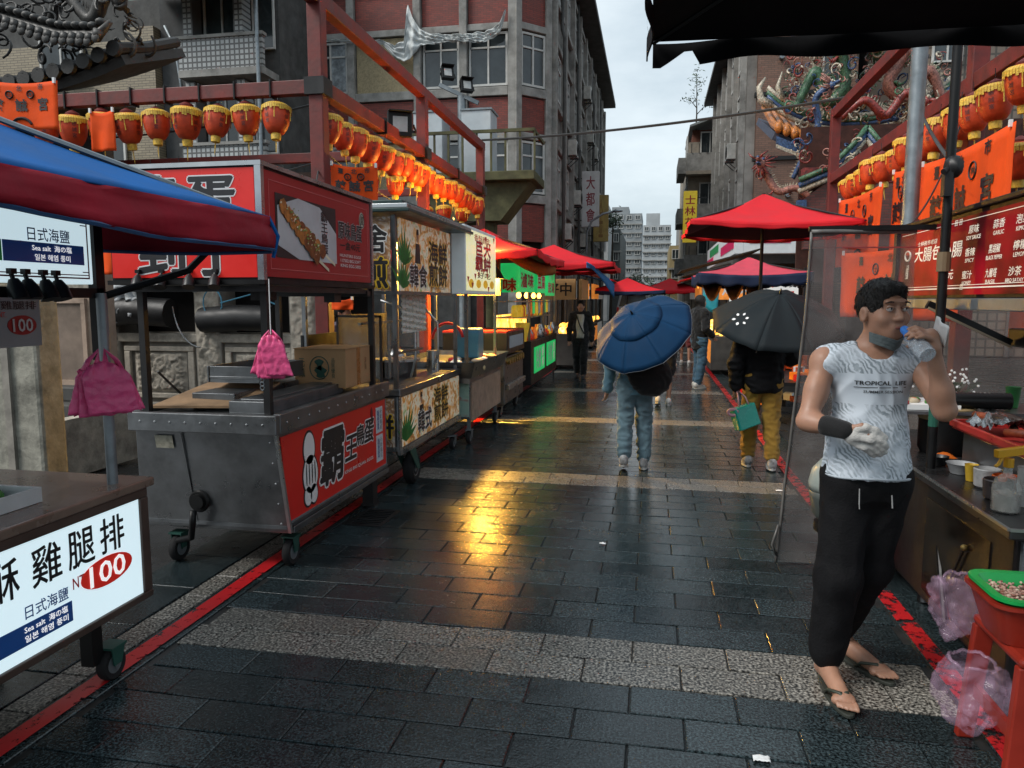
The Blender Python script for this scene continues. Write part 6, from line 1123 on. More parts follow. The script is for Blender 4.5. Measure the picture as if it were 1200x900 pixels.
# counter
ct = thing('sausage_counter', 'black steel counter of the sausage stall beneath the red menu board', 'counter', (1.8, 4.1, 0))
P('cabinet', M('cabinet_black', (.008, .0075, .0075), .4, .0, var=.4), ct, lambda b: b.b2(1.45, 2.3, 3.2, 5.2, .06, .7), bevel=.01); P('top', M('counter_steel', (.07, .072, .075), .28, .8, var=.3, sc=4, grime=.4), ct, lambda b: b.b2(1.4, 2.35, 3.14, 5.25, .71, .752), bevel=.006)
P('edge', steelb, ct, lambda b: (b.beam((1.397, 3.14, .752), (1.397, 5.25, .752), .012, .012), b.beam((1.4, 3.137, .752), (2.35, 3.137, .752), .012, .012)))
P('side_panel', galv, ct, lambda b: b.b2(1.47, 2.3, 3.18, 3.199, .3, .69)); P('glass_door', M('cabinet_glass', (.014, .010, .007), .2, var=.6, sc=2), ct, lambda b: b.b2(1.443, 1.449, 3.4, 4.15, .12, .62)); P('door_knob', M('brass', (.35, .24, .08), .4, .7), ct, lambda b: (b.sph((1.43, 3.62, .52), .016), b.sph((1.43, 3.75, .32), .02), b.cyl((1.43, 3.75, .32), (1.45, 3.75, .32), .03, n=12)), smooth=True)
P('towel_bar', black, ct, lambda b: b.cyl((1.43, 3.63, .5), (1.43, 3.74, .33), .006, n=6)); P('foot', black, ct, lambda b: [b.b2(x - .03, x + .03, y - .03, y + .03, 0, .06) for x in (1.5, 2.2) for y in (3.3, 5.1)])
gd = thing('sausage_griddle', 'red-rimmed griddle heaped with charred sausages on the counter', 'griddle', (1.95, 3.9, .75))
P('housing', steel, gd, lambda b: b.b2(1.68, 2.32, 3.42, 4.38, .756, .95), bevel=.02); P('rim', M('enamel_red', (.4, .03, .025), .35, var=.2), gd, lambda b: (b.b2(1.64, 2.34, 3.38, 4.42, .95, .962), b.b2(1.63, 1.65, 3.37, 4.43, .962, 1.0), b.b2(1.65, 2.35, 4.41, 4.43, .962, 1.0), b.b2(1.65, 2.35, 3.37, 3.39, .962, .999)), bevel=.004)
smts = [M('sausage', (.22, .05, .02), .35, var=.5, sc=20), M('charred', (.035, .02, .015), .4, var=.5, sc=20), M('foil', (.4, .42, .43), .25, .9, bump=.6, bs=30), M('chilli', (.5, .07, .02), .4, var=.3)]
for k in range(30):
    a = random.uniform(-.6, .6); c_ = Vector((random.uniform(1.75, 2.25), random.uniform(3.48, 4.3), .985 + random.uniform(0, .06))); d = Vector((math.sin(a), math.cos(a), random.uniform(-.1, .1))) * random.uniform(.05, .1)
    P('sausage', smts[random.choice((0, 1, 1, 0, 3))], gd, lambda b: b.tube([c_ - d * 1.1, c_ - d, c_, c_ + d, c_ + d * 1.1], [.005, .018, .022, .018, .005], 8), smooth=True)
P('foil', smts[2], gd, lambda b: b.grid(lambda u, v: Vector((1.68 + .2 * u, 4.05 + .3 * v, 1.0 + .06 * mnoise.noise((u * 5, v * 5, 3)) + .05 * math.sin(3 * u))), 12, 12), smooth=True)
P('tongs', steel, gd, lambda b: (b.tube([(1.66, 3.5, 1.05), (1.8, 3.9, 1.08)], .008, 5), b.tube([(1.66, 3.53, 1.05), (1.82, 3.9, 1.09)], .008, 5))); P('chimney', M('copper_pipe', (.2, .14, .1), .35, .7), gd, lambda b: b.tube([(2.1, 4.35, .96), (2.1, 4.35, 1.36), (2.06, 4.3, 1.42), (1.9, 4.2, 1.42)], .028, 10), smooth=True); P('hood', black, gd, lambda b: b.b2(1.92, 2.6, 4.0, 4.5, 1.4, 1.5), bevel=.01)
tag(P('awning_brace', [black, M('brace_tan', (.3, .24, .16), .5)], None, lambda b: (b.beam((1.47, 4.4, 1.63), (1.9, 4.42, 1.42), .03, .04), b.beam((1.47, 4.385, 1.61), (1.9, 4.405, 1.40), .012, .012, 1))), 'slanting dark awning brace behind the tent pole', 'brace')
bp = thing('bamboo_pot', 'black pot with bamboo steamer top on the counter', 'pot', (1.72, 4.72, .752)); P('pot', black, bp, lambda b: b.lathe([(.13, 0), (.145, .03), (.145, .2), (.14, .2)], (1.72, 4.72, .754), 22), smooth=40); P('steamer', M('bamboo', (.3, .21, .1), .6, var=.3, sc=20), bp, lambda b: b.lathe([(.14, .2), (.15, .205), (.15, .27), (.12, .275), (.001, .275)], (1.72, 4.72, .754), 22), smooth=40); P('ladle', blackm, bp, lambda b: b.tube([(1.68, 4.68, 1.0), (1.62, 4.66, 1.2)], [.012, .02], 7))
tr_ = thing('garnish_tray', 'white tray of garnish on a shelf behind the drinking man', 'tray', (1.5, 4.75, 1.0)); P('tray', white, tr_, lambda b: b.b2(1.3, 1.75, 4.6, 4.95, 1.02, 1.05)); P('shelf', steel, tr_, lambda b: (b.b2(1.28, 2.3, 4.55, 5.0, 1.0, 1.018), b.b2(1.3, 1.33, 4.9, 4.93, .752, 1.0), b.b2(2.2, 2.23, 4.9, 4.93, .752, 1.0)))
P('garnish', [redtxt, white, M('greens', (.05, .2, .03)), M('dough', (.5, .42, .3))], tr_, lambda b: [b.sph((random.uniform(1.34, 1.72), random.uniform(4.62, 4.9), 1.06), (random.uniform(.02, .05), random.uniform(.02, .05), .02), 7, 5, random.randrange(4)) for k in range(26)], smooth=True)
sc1 = thing('sauce_bottle', 'red sauce bottle at the back of the sausage counter', 'bottle', (1.52, 4.95, .752)); P('bottle', M('sauce_red', (.4, .02, .015), .35), sc1, lambda b: b.lathe([(.04, 0), (.042, .02), (.042, .15), (.018, .2), (.016, .23)], (1.52, 4.9, .754), 14), smooth=40); P('cap', white, sc1, lambda b: b.lathe([(.019, .23), (.019, .25), (.006, .28)], (1.52, 4.9, .754), 12), smooth=40)
rb = thing('black_brush_roll', 'black ribbed roll lying on the shelf behind the griddle', 'roll', (1.9, 4.65, 1.02)); P('roll', black, rb, lambda b: b.tube([(1.72 + k * .012, 4.65, 1.075) for k in range(26)], [.045 + .004 * (k % 2) for k in range(26)], 12), smooth=40)
bs = thing('herb_bunch', 'bunch of dried white flowers on the shelf', 'plant', (1.7, 4.8, 1.05)); P('flowers', [white, M('leaf', (.035, .06, .03))], bs, lambda b: [(b.sph((random.gauss(1.78, .07), random.gauss(4.85, .04), random.gauss(1.17, .035)), .008, 5, 4, 0), b.tube([(1.76, 4.85, 1.02), (random.gauss(1.78, .06), 4.85 + random.gauss(0, .03), 1.16)], .002, 4, 1)) for k in range(60)])
sbt = thing('spray_bottle', 'clear spray bottle with yellow trigger on the counter edge', 'bottle', (1.5, 3.42, .752))
P('bottle', film('bottle_clear', (.55, .55, .52), .35, .1, 20.), sbt, lambda b: b.lathe([(.05, 0), (.055, .01), (.055, .11), (.045, .14), (.018, .165), (.018, .19)], (1.5, 3.42, .754), 18), smooth=True); P('water', M('soapy_water', (.25, .25, .23), .2), sbt, lambda b: b.lathe([(.046, .006), (.05, .02), (.05, .08), (.001, .082)], (1.5, 3.42, .754), 16), smooth=40); P('trigger', M('trigger_yellow', (.62, .32, .01), .35), sbt, lambda b: (b.cyl((1.5, 3.42, .945), (1.5, 3.42, .985), .02, n=12), b.beam((1.44, 3.4, 1.005), (1.58, 3.44, 1.02), .028, .035), b.tube([(1.47, 3.41, .99), (1.455, 3.405, .96), (1.44, 3.40, .95)], .008, 6), b.beam((1.57, 3.435, 1.02), (1.6, 3.44, 1.04), .02, .02)), bevel=.003); P('nozzle', black, sbt, lambda b: b.cyl((1.58, 3.44, 1.02), (1.605, 3.445, 1.022), .016, n=10))
tins = [('orange tin of sauce beside the spray bottle', 1.62, 3.7, (.55, .1, .01)), ('dark tin with orange label by the griddle', 1.55, 3.62, (.05, .04, .04)), ('clear drinking glass by the griddle front', 1.6, 3.85, (.4, .4, .4)), ('red tub behind the spray bottle', 1.72, 3.35, (.4, .05, .02))]
for k, (lb, x, y, c_) in enumerate(tins): tag(P('sauce_tin', M('tin_%s' % 'abcd'[k], c_, .35, var=.3, sc=15), None, lambda b: b.lathe([(.045, 0), (.055, .01), (.06, .09), (.056, .095), (.05, .06)], (x, y, .7535), 16), smooth=40), lb, 'tin', 'tins on the sausage counter')
# red stool with basin, peanuts, bags
stl = thing('red_stool', 'red plastic stool at the lower right corner', 'stool', (1.4, 2.72, 0)); rp_ = M('red_plastic', (.24, .018, .008), .4, var=.15)
P('seat', rp_, stl, lambda b: b.b2(1.2, 1.62, 2.55, 2.93, .455, .49), bevel=.015)
for sx, sy in ((0, 0), (0, 1), (1, 0), (1, 1)):
    x, y = 1.2 + .36 * sx, 2.56 + .33 * sy; ox, oy = (-.03 if sx == 0 else .03), (-.02 if sy == 0 else .02)
    P('leg', rp_, stl, lambda b: b.add([(x + ox, y + oy, 0), (x + ox + .06, y + oy, 0), (x + ox + .06, y + oy + .035, 0), (x + ox, y + oy + .035, 0), (x, y, .455), (x + .07, y, .455), (x + .07, y + .035, .455), (x, y + .035, .455)], [(0, 3, 2, 1), (4, 5, 6, 7), (0, 1, 5, 4), (1, 2, 6, 5), (2, 3, 7, 6), (3, 0, 4, 7)]), bevel=.006)
P('stretcher', rp_, stl, lambda b: (b.beam((1.22, 2.58, .2), (1.22, 2.9, .2), .02, .05), b.beam((1.24, 2.57, .2), (1.58, 2.57, .2), .02, .05)))
def rrect(x0, x1, y0, y1, r, z): return [Vector((cx_ + r * math.cos(a), cy_ + r * math.sin(a), z)) for cx_, cy_, a0 in ((x1 - r, y1 - r, 0), (x0 + r, y1 - r, 90), (x0 + r, y0 + r, 180), (x1 - r, y0 + r, 270)) for a in [R(a0 + k * 22.5) for k in range(5)]]
def tub(b, x0, x1, y0, y1, z0, z1, tp_, lip, r=.05):
    rings = [rrect(x0 + tp_, x1 - tp_, y0 + tp_, y1 - tp_, r, z0), rrect(x0, x1, y0, y1, r, z1), rrect(x0 - lip, x1 + lip, y0 - lip, y1 + lip, r + lip, z1 + .004), rrect(x0 - lip, x1 + lip, y0 - lip, y1 + lip, r + lip, z1 - .008)]
    inner = [rrect(x0 + .008, x1 - .008, y0 + .008, y1 - .008, r, z1 + .003), rrect(x0 + tp_ + .008, x1 - tp_ - .008, y0 + tp_ + .008, y1 - tp_ - .008, r, z0 + .006)]
    seq = [rings[0], rings[1], rings[3], rings[2], inner[0], inner[1]]; n = 20; vs_ = [p for r_ in seq for p in r_]; fs = [(i * n + j, i * n + (j + 1) % n, (i + 1) * n + (j + 1) % n, (i + 1) * n + j) for i in range(5) for j in range(n)]; fs += [tuple(range(n))[::-1], tuple(range(5 * n, 6 * n))]; b.add(vs_, fs)
tag(P('red_basin', rp_, None, lambda b: tub(b, 1.15, 1.7, 2.6, 2.9, .492, .64, .04, .012), smooth=40), 'red plastic basin on the red stool, under the green tray', 'basin')
tag(P('green_tray', M('green_plastic', (.005, .30, .06), .35, var=.08), None, lambda b: tub(b, 1.165, 1.685, 2.612, 2.888, .6, .662, .03, .02), smooth=40), 'bright green tray holding peanuts at the right edge', 'tray')
pn = MB(); pm = [M('peanut_pink', (.42, .24, .19), .5, var=.25, sc=40), M('peanut_pale', (.55, .42, .32), .5, var=.2, sc=40), M('peanut_brown', (.24, .1, .07), .5, var=.2, sc=40)]
for k in range(900):
    a = random.uniform(0, 6.28); pn.sph((random.uniform(1.205, 1.645), random.uniform(2.65, 2.85), .625 + random.uniform(0, .022)), (.0085, .005, .005), 6, 4, random.choice((0, 0, 1, 2)), Matrix.Rotation(a, 3, 'Z'))
po_ = pn.build('shelled_peanuts', pm, smooth=True); tag(po_, 'pinkish shelled peanuts heaped in the green tray', 'peanuts', kind='stuff')
pur = film('purple_plastic', (.6, .4, .56), .17, .06, 14., .3)
def crumple(name, label, c, r, seed, op=.75):
    t = thing(name, label, 'plastic bag', c, 'purple plastic bags by the stool'); c = Vector(c)
    def fn(u, v):
        th = math.pi * (.02 + op * v); a = 2 * math.pi * u; d = Vector((math.sin(th) * math.cos(a), math.sin(th) * math.sin(a), -math.cos(th)))
        k = 1 + .3 * mnoise.noise(d * 2.0 + Vector((seed, 0, 0))) + .26 * abs(mnoise.noise(d * 2.6 + Vector((0, seed, 0)))) + .07 * abs(mnoise.noise(d * 6)) + .02 * abs(mnoise.noise(d * 14))
        return c + Vector((d.x * r[0], d.y * r[1], d.z * r[2])) * k
    P('film', pur, t, lambda b: b.grid(fn, 72, 46, closed_u=True), smooth=True); P('rolled_edge', pur, t, lambda b: b.tube([fn(k / 72, 1) for k in range(72)], .006, 5, closed=True)); return t
crumple('purple_bag', 'upper purple plastic bag hanging beside the red stool', (1.16, 2.98, .5), (.085, .08, .12), 3); crumple('purple_bag', 'lower crumpled purple bag against the stool legs', (1.15, 2.76, .27), (.11, .095, .13), 8)
rnd_ = thing('round_container', 'round grey-green container behind the vinyl screen', 'container', (1.1, 4.5, 0))
P('lid', M('grey_green', (.22, .25, .23), .35, var=.2, sc=5), rnd_, lambda b: b.lathe([(.165, .56), (.168, .6), (.15, .68), (.1, .74), (.001, .76)], (1.08, 4.45, 0), 26), smooth=True); P('tub', M('dark_green_grey', (.06, .07, .065), .4, var=.2), rnd_, lambda b: b.lathe([(.09, .36), (.14, .42), (.16, .52), (.165, .56)], (1.08, 4.45, 0), 26), smooth=True); P('stand', black, rnd_, lambda b: (b.cyl((1.08, 4.45, .32), (1.08, 4.45, .37), .13, n=16), b.cyl((1.0, 4.4, 0), (1.03, 4.42, .33), .012), b.cyl((1.16, 4.4, 0), (1.13, 4.42, .33), .012), b.cyl((1.08, 4.55, 0), (1.08, 4.52, .33), .012)))
# ================================================================ right side beyond
navy = M('navy_canvas', (.015, .025, .06), .7, var=.2)
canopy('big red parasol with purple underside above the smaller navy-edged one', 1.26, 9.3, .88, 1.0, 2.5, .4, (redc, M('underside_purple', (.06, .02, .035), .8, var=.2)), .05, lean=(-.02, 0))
canopy('smaller red parasol with navy valance below the big one', 1.45, 12.1, .8, .8, 2.06, .26, (M('red_canvas_pink', (.5, .04, .07), .6, var=.15), navy, navy), .16)
fs_ = thing('shop_fascia', 'white shop fascia with magenta and green stripes on the right', 'sign', (2.2, 20, 2.9)); fw = M('fascia_white', (.5, .54, .56), .4, var=.06, emit=.12); fm_ = M('fascia_magenta', (.45, .01, .08), .4, emit=.1); fg = M('fascia_green', (.01, .2, .06), .4, emit=.1)
P('front', fw, fs_, lambda b: b.b2(2.26, 6.5, 20, 20.25, 2.85, 3.55)); P('side', fw, fs_, lambda b: b.b2(2.05, 2.25, 20.0, 30, 2.85, 3.55)); P('stripe', fm_, fs_, lambda b: (b.b2(2.4, 3.4, 19.985, 19.998, 3.1, 3.35), b.b2(3.7, 4.4, 19.985, 19.998, 3.3, 3.5), b.b2(2.03, 2.048, 20.3, 24, 3.0, 3.25), b.b2(2.03, 2.048, 27, 29.8, 2.95, 3.15))); P('green_mark', fg, fs_, lambda b: b.b2(2.03, 2.048, 25, 28.5, 3.2, 3.45)); P('soffit', concd, fs_, lambda b: b.b2(2.05, 6.5, 20.3, 30, 2.6, 2.84))
for k in range(5): P('goods', [blacktxt, redtxt, brn][k % 3], fs_, lambda b: b.b2(4.5 + k * .3, 4.7 + k * .3, 19.95, 19.99, 2.9, 3.5))
pj = thing('juice_stall', 'juice stall with white papaya milk sign behind the black umbrella', 'market stall', (2, 13.5, 0)); pw_ = M('sign_white_lit', (.62, .62, .6), .4, var=.05, emit=.22)
P('counter', M('stall_dark', (.05, .045, .04)), pj, lambda b: b.b2(1.75, 3.0, 13.4, 15.5, 0, .95)); P('sign', pw_, pj, lambda b: b.b2(1.58, 2.42, 13.3, 13.36, 1.55, 2.06)); txt('新鮮', pj, (1.75, 13.3, 1.93), XX, ZV, .24, .12, blacktxt, .02); txt('專賣', pj, (2.26, 13.3, 1.93), XX, ZV, .24, .12, blacktxt, .02); txt('原', pj, (2.0, 13.3, 1.94), XX, ZV, .14, .14, redtxt, .02); txt('木瓜牛奶', pj, (2.0, 13.3, 1.73), XX, ZV, .74, .17, redtxt, .03)
P('side_sign', pw_, pj, lambda b: b.b2(1.42, 1.46, 13.4, 14.6, 1.5, 2.05)); P('post', blackm, pj, lambda b: (b.b2(1.52, 1.56, 13.3, 13.34, 0, 2.2), b.b2(2.5, 2.54, 13.3, 13.34, 0, 2.2))); [P('fruit', smts[(0, 3, 3)[k % 3]], pj, lambda b: b.sph((1.85 + .17 * (k % 5), 13.5 + .18 * (k // 5), 1.025), .08, 10, 7), smooth=True) for k in range(20)]
P('poster', ora, pj, lambda b: b.b2(1.5, 1.515, 12.8, 13.2, 1.2, 1.5))
rs = thing('produce_stand', 'low stand of red packets and fruit beside the walking woman', 'stand', (1.7, 11, 0))
P('table', blackm, rs, lambda b: (b.b2(1.55, 2.4, 10.4, 12.6, .5, .55), b.b2(1.58, 1.62, 10.45, 10.5, 0, .5), b.b2(1.58, 1.62, 12.5, 12.55, 0, .5), b.b2(2.3, 2.35, 10.45, 10.5, 0, .5)))
for k in range(40): P('packet', [smts[3], redtxt, white, smts[0], black, om[0]][k % 6], rs, lambda b: b.box((random.uniform(1.5, 2.3), random.uniform(10.3, 12.6), random.choice((.62, .7, .78, .2, .3))), (random.uniform(.08, .2), random.uniform(.08, .2), random.uniform(.06, .14)), Matrix.Rotation(random.uniform(-.5, .5), 3, 'Z')))
far_stall('orange-lit snack stall on the right beyond the juice stall', 1.3, 17, 2.2, 1, ora, '烤肉', whitetxt, .98, awn=M('awning_dark', (.04, .035, .03), .7)); far_stall('second snack stall on the right, white boards', 1.5, 21, 2.4, 1, wsn, '蚵仔煎', redtxt, awn=M('awning_dark', (.05, .05, .05), .7)); far_stall('third snack stall on the right with red awning', 1.6, 26, 3, 1, ora, '刨冰', whitetxt, awn=redc); far_stall('last snack stall on the right under a grey awning', 1.7, 32, 3, 1, wsn, '麵', redtxt, awn=M('awning_dark', (.05, .05, .05)))
for k, y in enumerate((17.6, 18.6, 22, 27)): bulb((1.6, y, 2.1), '%s warm bulb along the right-hand snack stalls' % ORD[k], .05, MATS['lit_bulb_small'], .25)
tb = tag(P('orange_bunting', M('brown_canvas', (.33, .12, .035)), None, lambda b: b.grid(lambda u, v: Vector((.72 + .9 * u, 11.6 + .4 * v, 1.92 - .28 * (1 - v) * abs(math.sin(u * 9)))), 30, 5), smooth=True, thick=.008), 'orange-brown cloth flaps below the smaller red parasol', 'cloth')
tag(P('teal_cloth', M('teal_cloth', (.02, .3, .36), .6, var=.2), None, lambda b: b.grid(lambda u, v: Vector((.95 + .3 * u + .05 * v, 15.2, 1.55 + .45 * v - .2 * u * (1 - v))), 8, 8), smooth=True, thick=.01), 'teal cloth hanging beside the walking woman', 'cloth')
canopy('small far parasol in red and navy down the street', -.9, 27, 1.3, 1.3, 2.0, .45, (redc, navy, navy), .12); canopy('far red parasol at the end of the street', .7, 33, 1.4, 1.3, 2.1, .5, (redc, under), .12)
vn = thing('parked_van', 'pale grey van parked far down the street', 'van', (-.9, 38, 0)); P('body', M('van_paint', (.4, .42, .43), .3, var=.05), vn, lambda b: b.slab([(-1.8, 38, .4), (-.1, 38, .4), (-.1, 38, 1.3), (-.3, 38, 2.1), (-1.6, 38, 2.1), (-1.8, 38, 1.3)], (0, 1, 0), 4.0), bevel=.08); P('window', glassd, vn, lambda b: b.slab([(-1.68, 37.98, 1.35), (-.22, 37.98, 1.35), (-.38, 37.98, 1.95), (-1.52, 37.98, 1.95)], (0, 1, 0), .02)); P('wheel', rubber, vn, lambda b: (b.cyl((-1.8, 38.7, .32), (-1.6, 38.7, .32), .32, n=18), b.cyl((-.3, 38.7, .32), (-.1, 38.7, .32), .32, n=18))); P('tail_light', redtxt, vn, lambda b: (b.b2(-1.78, -1.68, 37.97, 37.999, .9, 1.3), b.b2(-.22, -.12, 37.97, 37.999, .9, 1.3)))

# small litter on the paving
def scrap(label, x, y, s, seed):
    tag(P('paper_scrap', white, None, lambda b: b.grid(lambda u, v: Vector((x + (u - .5) * s, y + (v - .5) * s * .6, .006 + .012 * abs(mnoise.noise((u * 5 + seed, v * 5, seed))) + .01 * u * (1 - u))), 10, 8), smooth=True, thick=.001), label, 'litter')
scrap('crumpled white paper scrap on the wet pavers in front of the camera', .42, 2.62, .06, 2); scrap('small white scrap near the middle of the street', -.3, 4.9, .045, 5); scrap('white scrap lying near the right red line', 1.12, 6.6, .07, 8)
dg_ = thing('drain_grate', 'dark iron drain grate beside the left red line', 'drain', (-2.08, 5.2, 0)); P('frame', blackm, dg_, lambda b: (b.b2(-2.2, -1.92, 4.98, 5.02, .002, .008), b.b2(-2.2, -1.92, 5.38, 5.42, .002, .008), b.b2(-2.2, -2.17, 5.021, 5.379, .002, .008), b.b2(-1.95, -1.92, 5.021, 5.379, .002, .008)))
for k in range(8): P('bar', blackm, dg_, lambda b: b.b2(-2.165, -1.955, 5.04 + k * .043, 5.058 + k * .043, .002, .007))

# more clutter on the sausage counter
def cup(label, x, y, z, r, h, col, cat='cup', stack=1, name='paper_cup'):
    t = thing(name, label, cat, (x, y, z)); m = M('clutter_' + '%d%d%d' % tuple(int(c * 99) for c in col), col, .4, var=.2, sc=12)
    for k in range(stack): P('cup', m, t, lambda b: b.lathe([(r * .72, k * .02), (r * .75, k * .02 + .004), (r, h + k * .02), (r * 1.06, h + k * .02 + .004), (r * .95, h + k * .02 - .002), (r * .7, k * .02 + .006)], (x, y, z), 18), smooth=40)
    return t
cup('stack of white paper cups behind the spray bottle', 1.62, 3.52, .754, .036, .09, (.6, .6, .58), stack=5); cup('steel bowl on the sausage counter near the tent pole', 1.6, 4.15, .754, .07, .05, (.3, .31, .32), 'bowl', name='steel_bowl'); cup('black sauce bowl beside the steel bowl', 1.56, 4.35, .754, .05, .045, (.02, .02, .02), 'bowl', name='sauce_bowl'); cup('yellow mustard cup beside the griddle', 1.58, 3.98, .754, .03, .08, (.55, .35, .03)); cup('white tub on the garnish shelf', 1.95, 4.75, 1.02, .06, .08, (.5, .5, .48), 'tub', name='plastic_tub'); cup('green-lidded jar on the garnish shelf', 2.1, 4.8, 1.02, .04, .12, (.04, .2, .06), 'jar', name='sauce_jar')
for k, (x, y, lb) in enumerate(((1.72, 3.3, 'orange snack packet lying nearest the counter corner'), (1.85, 3.28, 'orange snack packet beside the red tub'), (1.66, 4.55, 'orange packet leaning on the bamboo pot'))):
    tag(P('snack_packet', M('packet_orange', (.55, .12, .015), .35, var=.35, sc=14), None, lambda b: b.grid(lambda u, v: Vector((x + (u - .5) * .12, y + (v - .5) * .08, .757 + .03 * math.sin(math.pi * u) * math.sin(math.pi * v) + .004 * mnoise.noise((u * 9, v * 9, k)))), 12, 8), smooth=True, thick=.002), lb, 'packet')
# power cables between the stalls
wire((-2.4, 5.5, 1.76), (-2.3, 6.0, 2.3), .12, 'short black cable looping between the egg sign and the pancake cart', .007); wire((-2.2, 3.95, 1.74), (-3.2, 6.85, 2.9), .25, 'black cable running from the egg sign up to the tall post', .008); wire((-2.2, 7.8, 2.35), (-2.2, 10.2, 2.3), .15, 'black cable hanging between the pancake roof and the red canopy', .007); wire((-3.1, 4.2, 1.2), (-3.2, 6.8, .4), .3, 'black cable drooping behind the egg cart', .008); wire((1.6, 5.3, 2.1), (2.75, 7.5, 3.5), .2, 'black cable from the menu board up to the right post', .007)
# ================================================================ people: smooth-blended distance fields -> one continuous mesh
def nrm(v): v = np.asarray(v, float); return v / np.linalg.norm(v)
def cap(a, b, ra, rb, k=.03, n=None, s=1., sub=False): return dict(t='c', a=np.array(a, float), b=np.array(b, float), ra=ra, rb=rb, k=k, n=None if n is None else nrm(n), s=s, sub=sub)
def ell(c, r, k=.03, B=None, sub=False): return dict(t='e', c=np.array(c, float), r=np.array(r, float), k=k, B=np.eye(3) if B is None else np.array(B, float), sub=sub)
def field(prims, res, clip=None):
    lo = np.full(3, 1e9); hi = -lo; bb = []
    for p in prims:
        if p['t'] == 'c': m = max(p['ra'], p['rb']); l = np.minimum(p['a'], p['b']) - m; h = np.maximum(p['a'], p['b']) + m
        else: m = p['r'].max(); l = p['c'] - m; h = p['c'] + m
        e_ = p['k'] + 3 * res; bb.append((l - e_, h + e_))
        if not p['sub']: lo = np.minimum(lo, l - .01 - 3 * res); hi = np.maximum(hi, h + .01 + 3 * res)
    n = np.ceil((hi - lo) / res).astype(int) + 1; D = np.full(n, 1., np.float32); ax = [lo[i] + res * np.arange(n[i]) for i in range(3)]
    for p, (l, h) in zip(prims, bb):
        i0 = np.clip(np.floor((l - lo) / res).astype(int), 0, n); i1 = np.clip(np.ceil((h - lo) / res).astype(int) + 1, 0, n)
        if (i1 <= i0).any(): continue
        sl = tuple(slice(i0[i], i1[i]) for i in range(3)); G = np.stack(np.meshgrid(*[ax[i][sl[i]] for i in range(3)], indexing='ij'), -1).astype(np.float32)
        if p['t'] == 'c':
            q = G - p['a']; ba = p['b'] - p['a']; L2 = max(ba @ ba, 1e-9)
            t = np.clip((q @ ba) / L2, 0, 1); q = q - t[..., None] * ba
            if p['n'] is not None: q = q + (q @ p['n'])[..., None] * p['n'] * (1 / p['s'] - 1)
            d = np.linalg.norm(q, axis=-1) - (p['ra'] + (p['rb'] - p['ra']) * t)
        else:
            q = (G - p['c']) @ p['B'].T; q = q / p['r']; k0 = np.linalg.norm(q, axis=-1); k1 = np.linalg.norm(q / p['r'], axis=-1); d = k0 * (k0 - 1) / np.maximum(k1, 1e-6)
        k = p['k']; A = D[sl]
        if p['sub']: d = -d; hh = np.clip(.5 - .5 * (A - d) / k * 1., 0, 1); D[sl] = A * (1 - hh) + d * hh + k * hh * (1 - hh)
        else: hh = np.clip(.5 + .5 * (A - d) / k, 0, 1); D[sl] = A * (1 - hh) + d * hh - k * hh * (1 - hh)
    if clip:
        for c, nn in clip:
            nn = nrm(nn); c = np.array(c, float); pl = ((ax[0] - c[0]) * nn[0])[:, None, None] + ((ax[1] - c[1]) * nn[1])[None, :, None] + ((ax[2] - c[2]) * nn[2])[None, None, :]
            D = np.maximum(D, pl.astype(np.float32))
    return D, lo
def nets(D, lo, res):
    S = D < 0; n = np.array(D.shape) - 1
    cnt = np.zeros(n, np.int8); acc = np.zeros((*n, 3), np.float32)
    inside = np.zeros(n, np.int8)
    for i in (0, 1):
        for j in (0, 1):
            for k in (0, 1): inside += S[i:n[0] + i, j:n[1] + j, k:n[2] + k]
    act = (inside > 0) & (inside < 8); idx = -np.ones(n, np.int64); cells = np.argwhere(act); idx[act] = np.arange(len(cells))
    pos = np.zeros((len(cells), 3)); num = np.zeros(len(cells))
    cs = [(i, j, k) for i in (0, 1) for j in (0, 1) for k in (0, 1)]
    for a in cs:
        for ax_ in range(3):
            if a[ax_]: continue
            b = list(a); b[ax_] = 1; va = D[tuple((cells + a).T)]; vb = D[tuple((cells + b).T)]; m = (va < 0) != (vb < 0)
            t = np.where(m, va / np.where(m, va - vb, 1), 0); p = np.array(a, float)[None] + 0 * pos; p[:, ax_] += t; pos += p * m[:, None]; num += m
    V_ = lo + (cells + pos / num[:, None]) * res; F = []
    for ax_ in range(3):
        o1, o2 = [(1, 2), (2, 0), (0, 1)][ax_]; sl0 = [slice(None)] * 3; sl1 = [slice(None)] * 3; sl0[ax_] = slice(0, -1); sl1[ax_] = slice(1, None)
        s0, s1 = S[tuple(sl0)], S[tuple(sl1)]; e_ = np.argwhere(s0 != s1); e_ = e_[(e_[:, o1] > 0) & (e_[:, o2] > 0) & (e_[:, o1] < n[o1]) & (e_[:, o2] < n[o2])]
        fl = s0[tuple(e_.T)]; q = []
        for d1, d2 in ((-1, -1), (0, -1), (0, 0), (-1, 0)):
            c = e_.copy(); c[:, o1] += d1; c[:, o2] += d2; q.append(idx[tuple(c.T)])
        q = np.stack(q, 1); q[~fl] = q[~fl][:, ::-1]; F.append(q)
    return V_, np.concatenate(F)
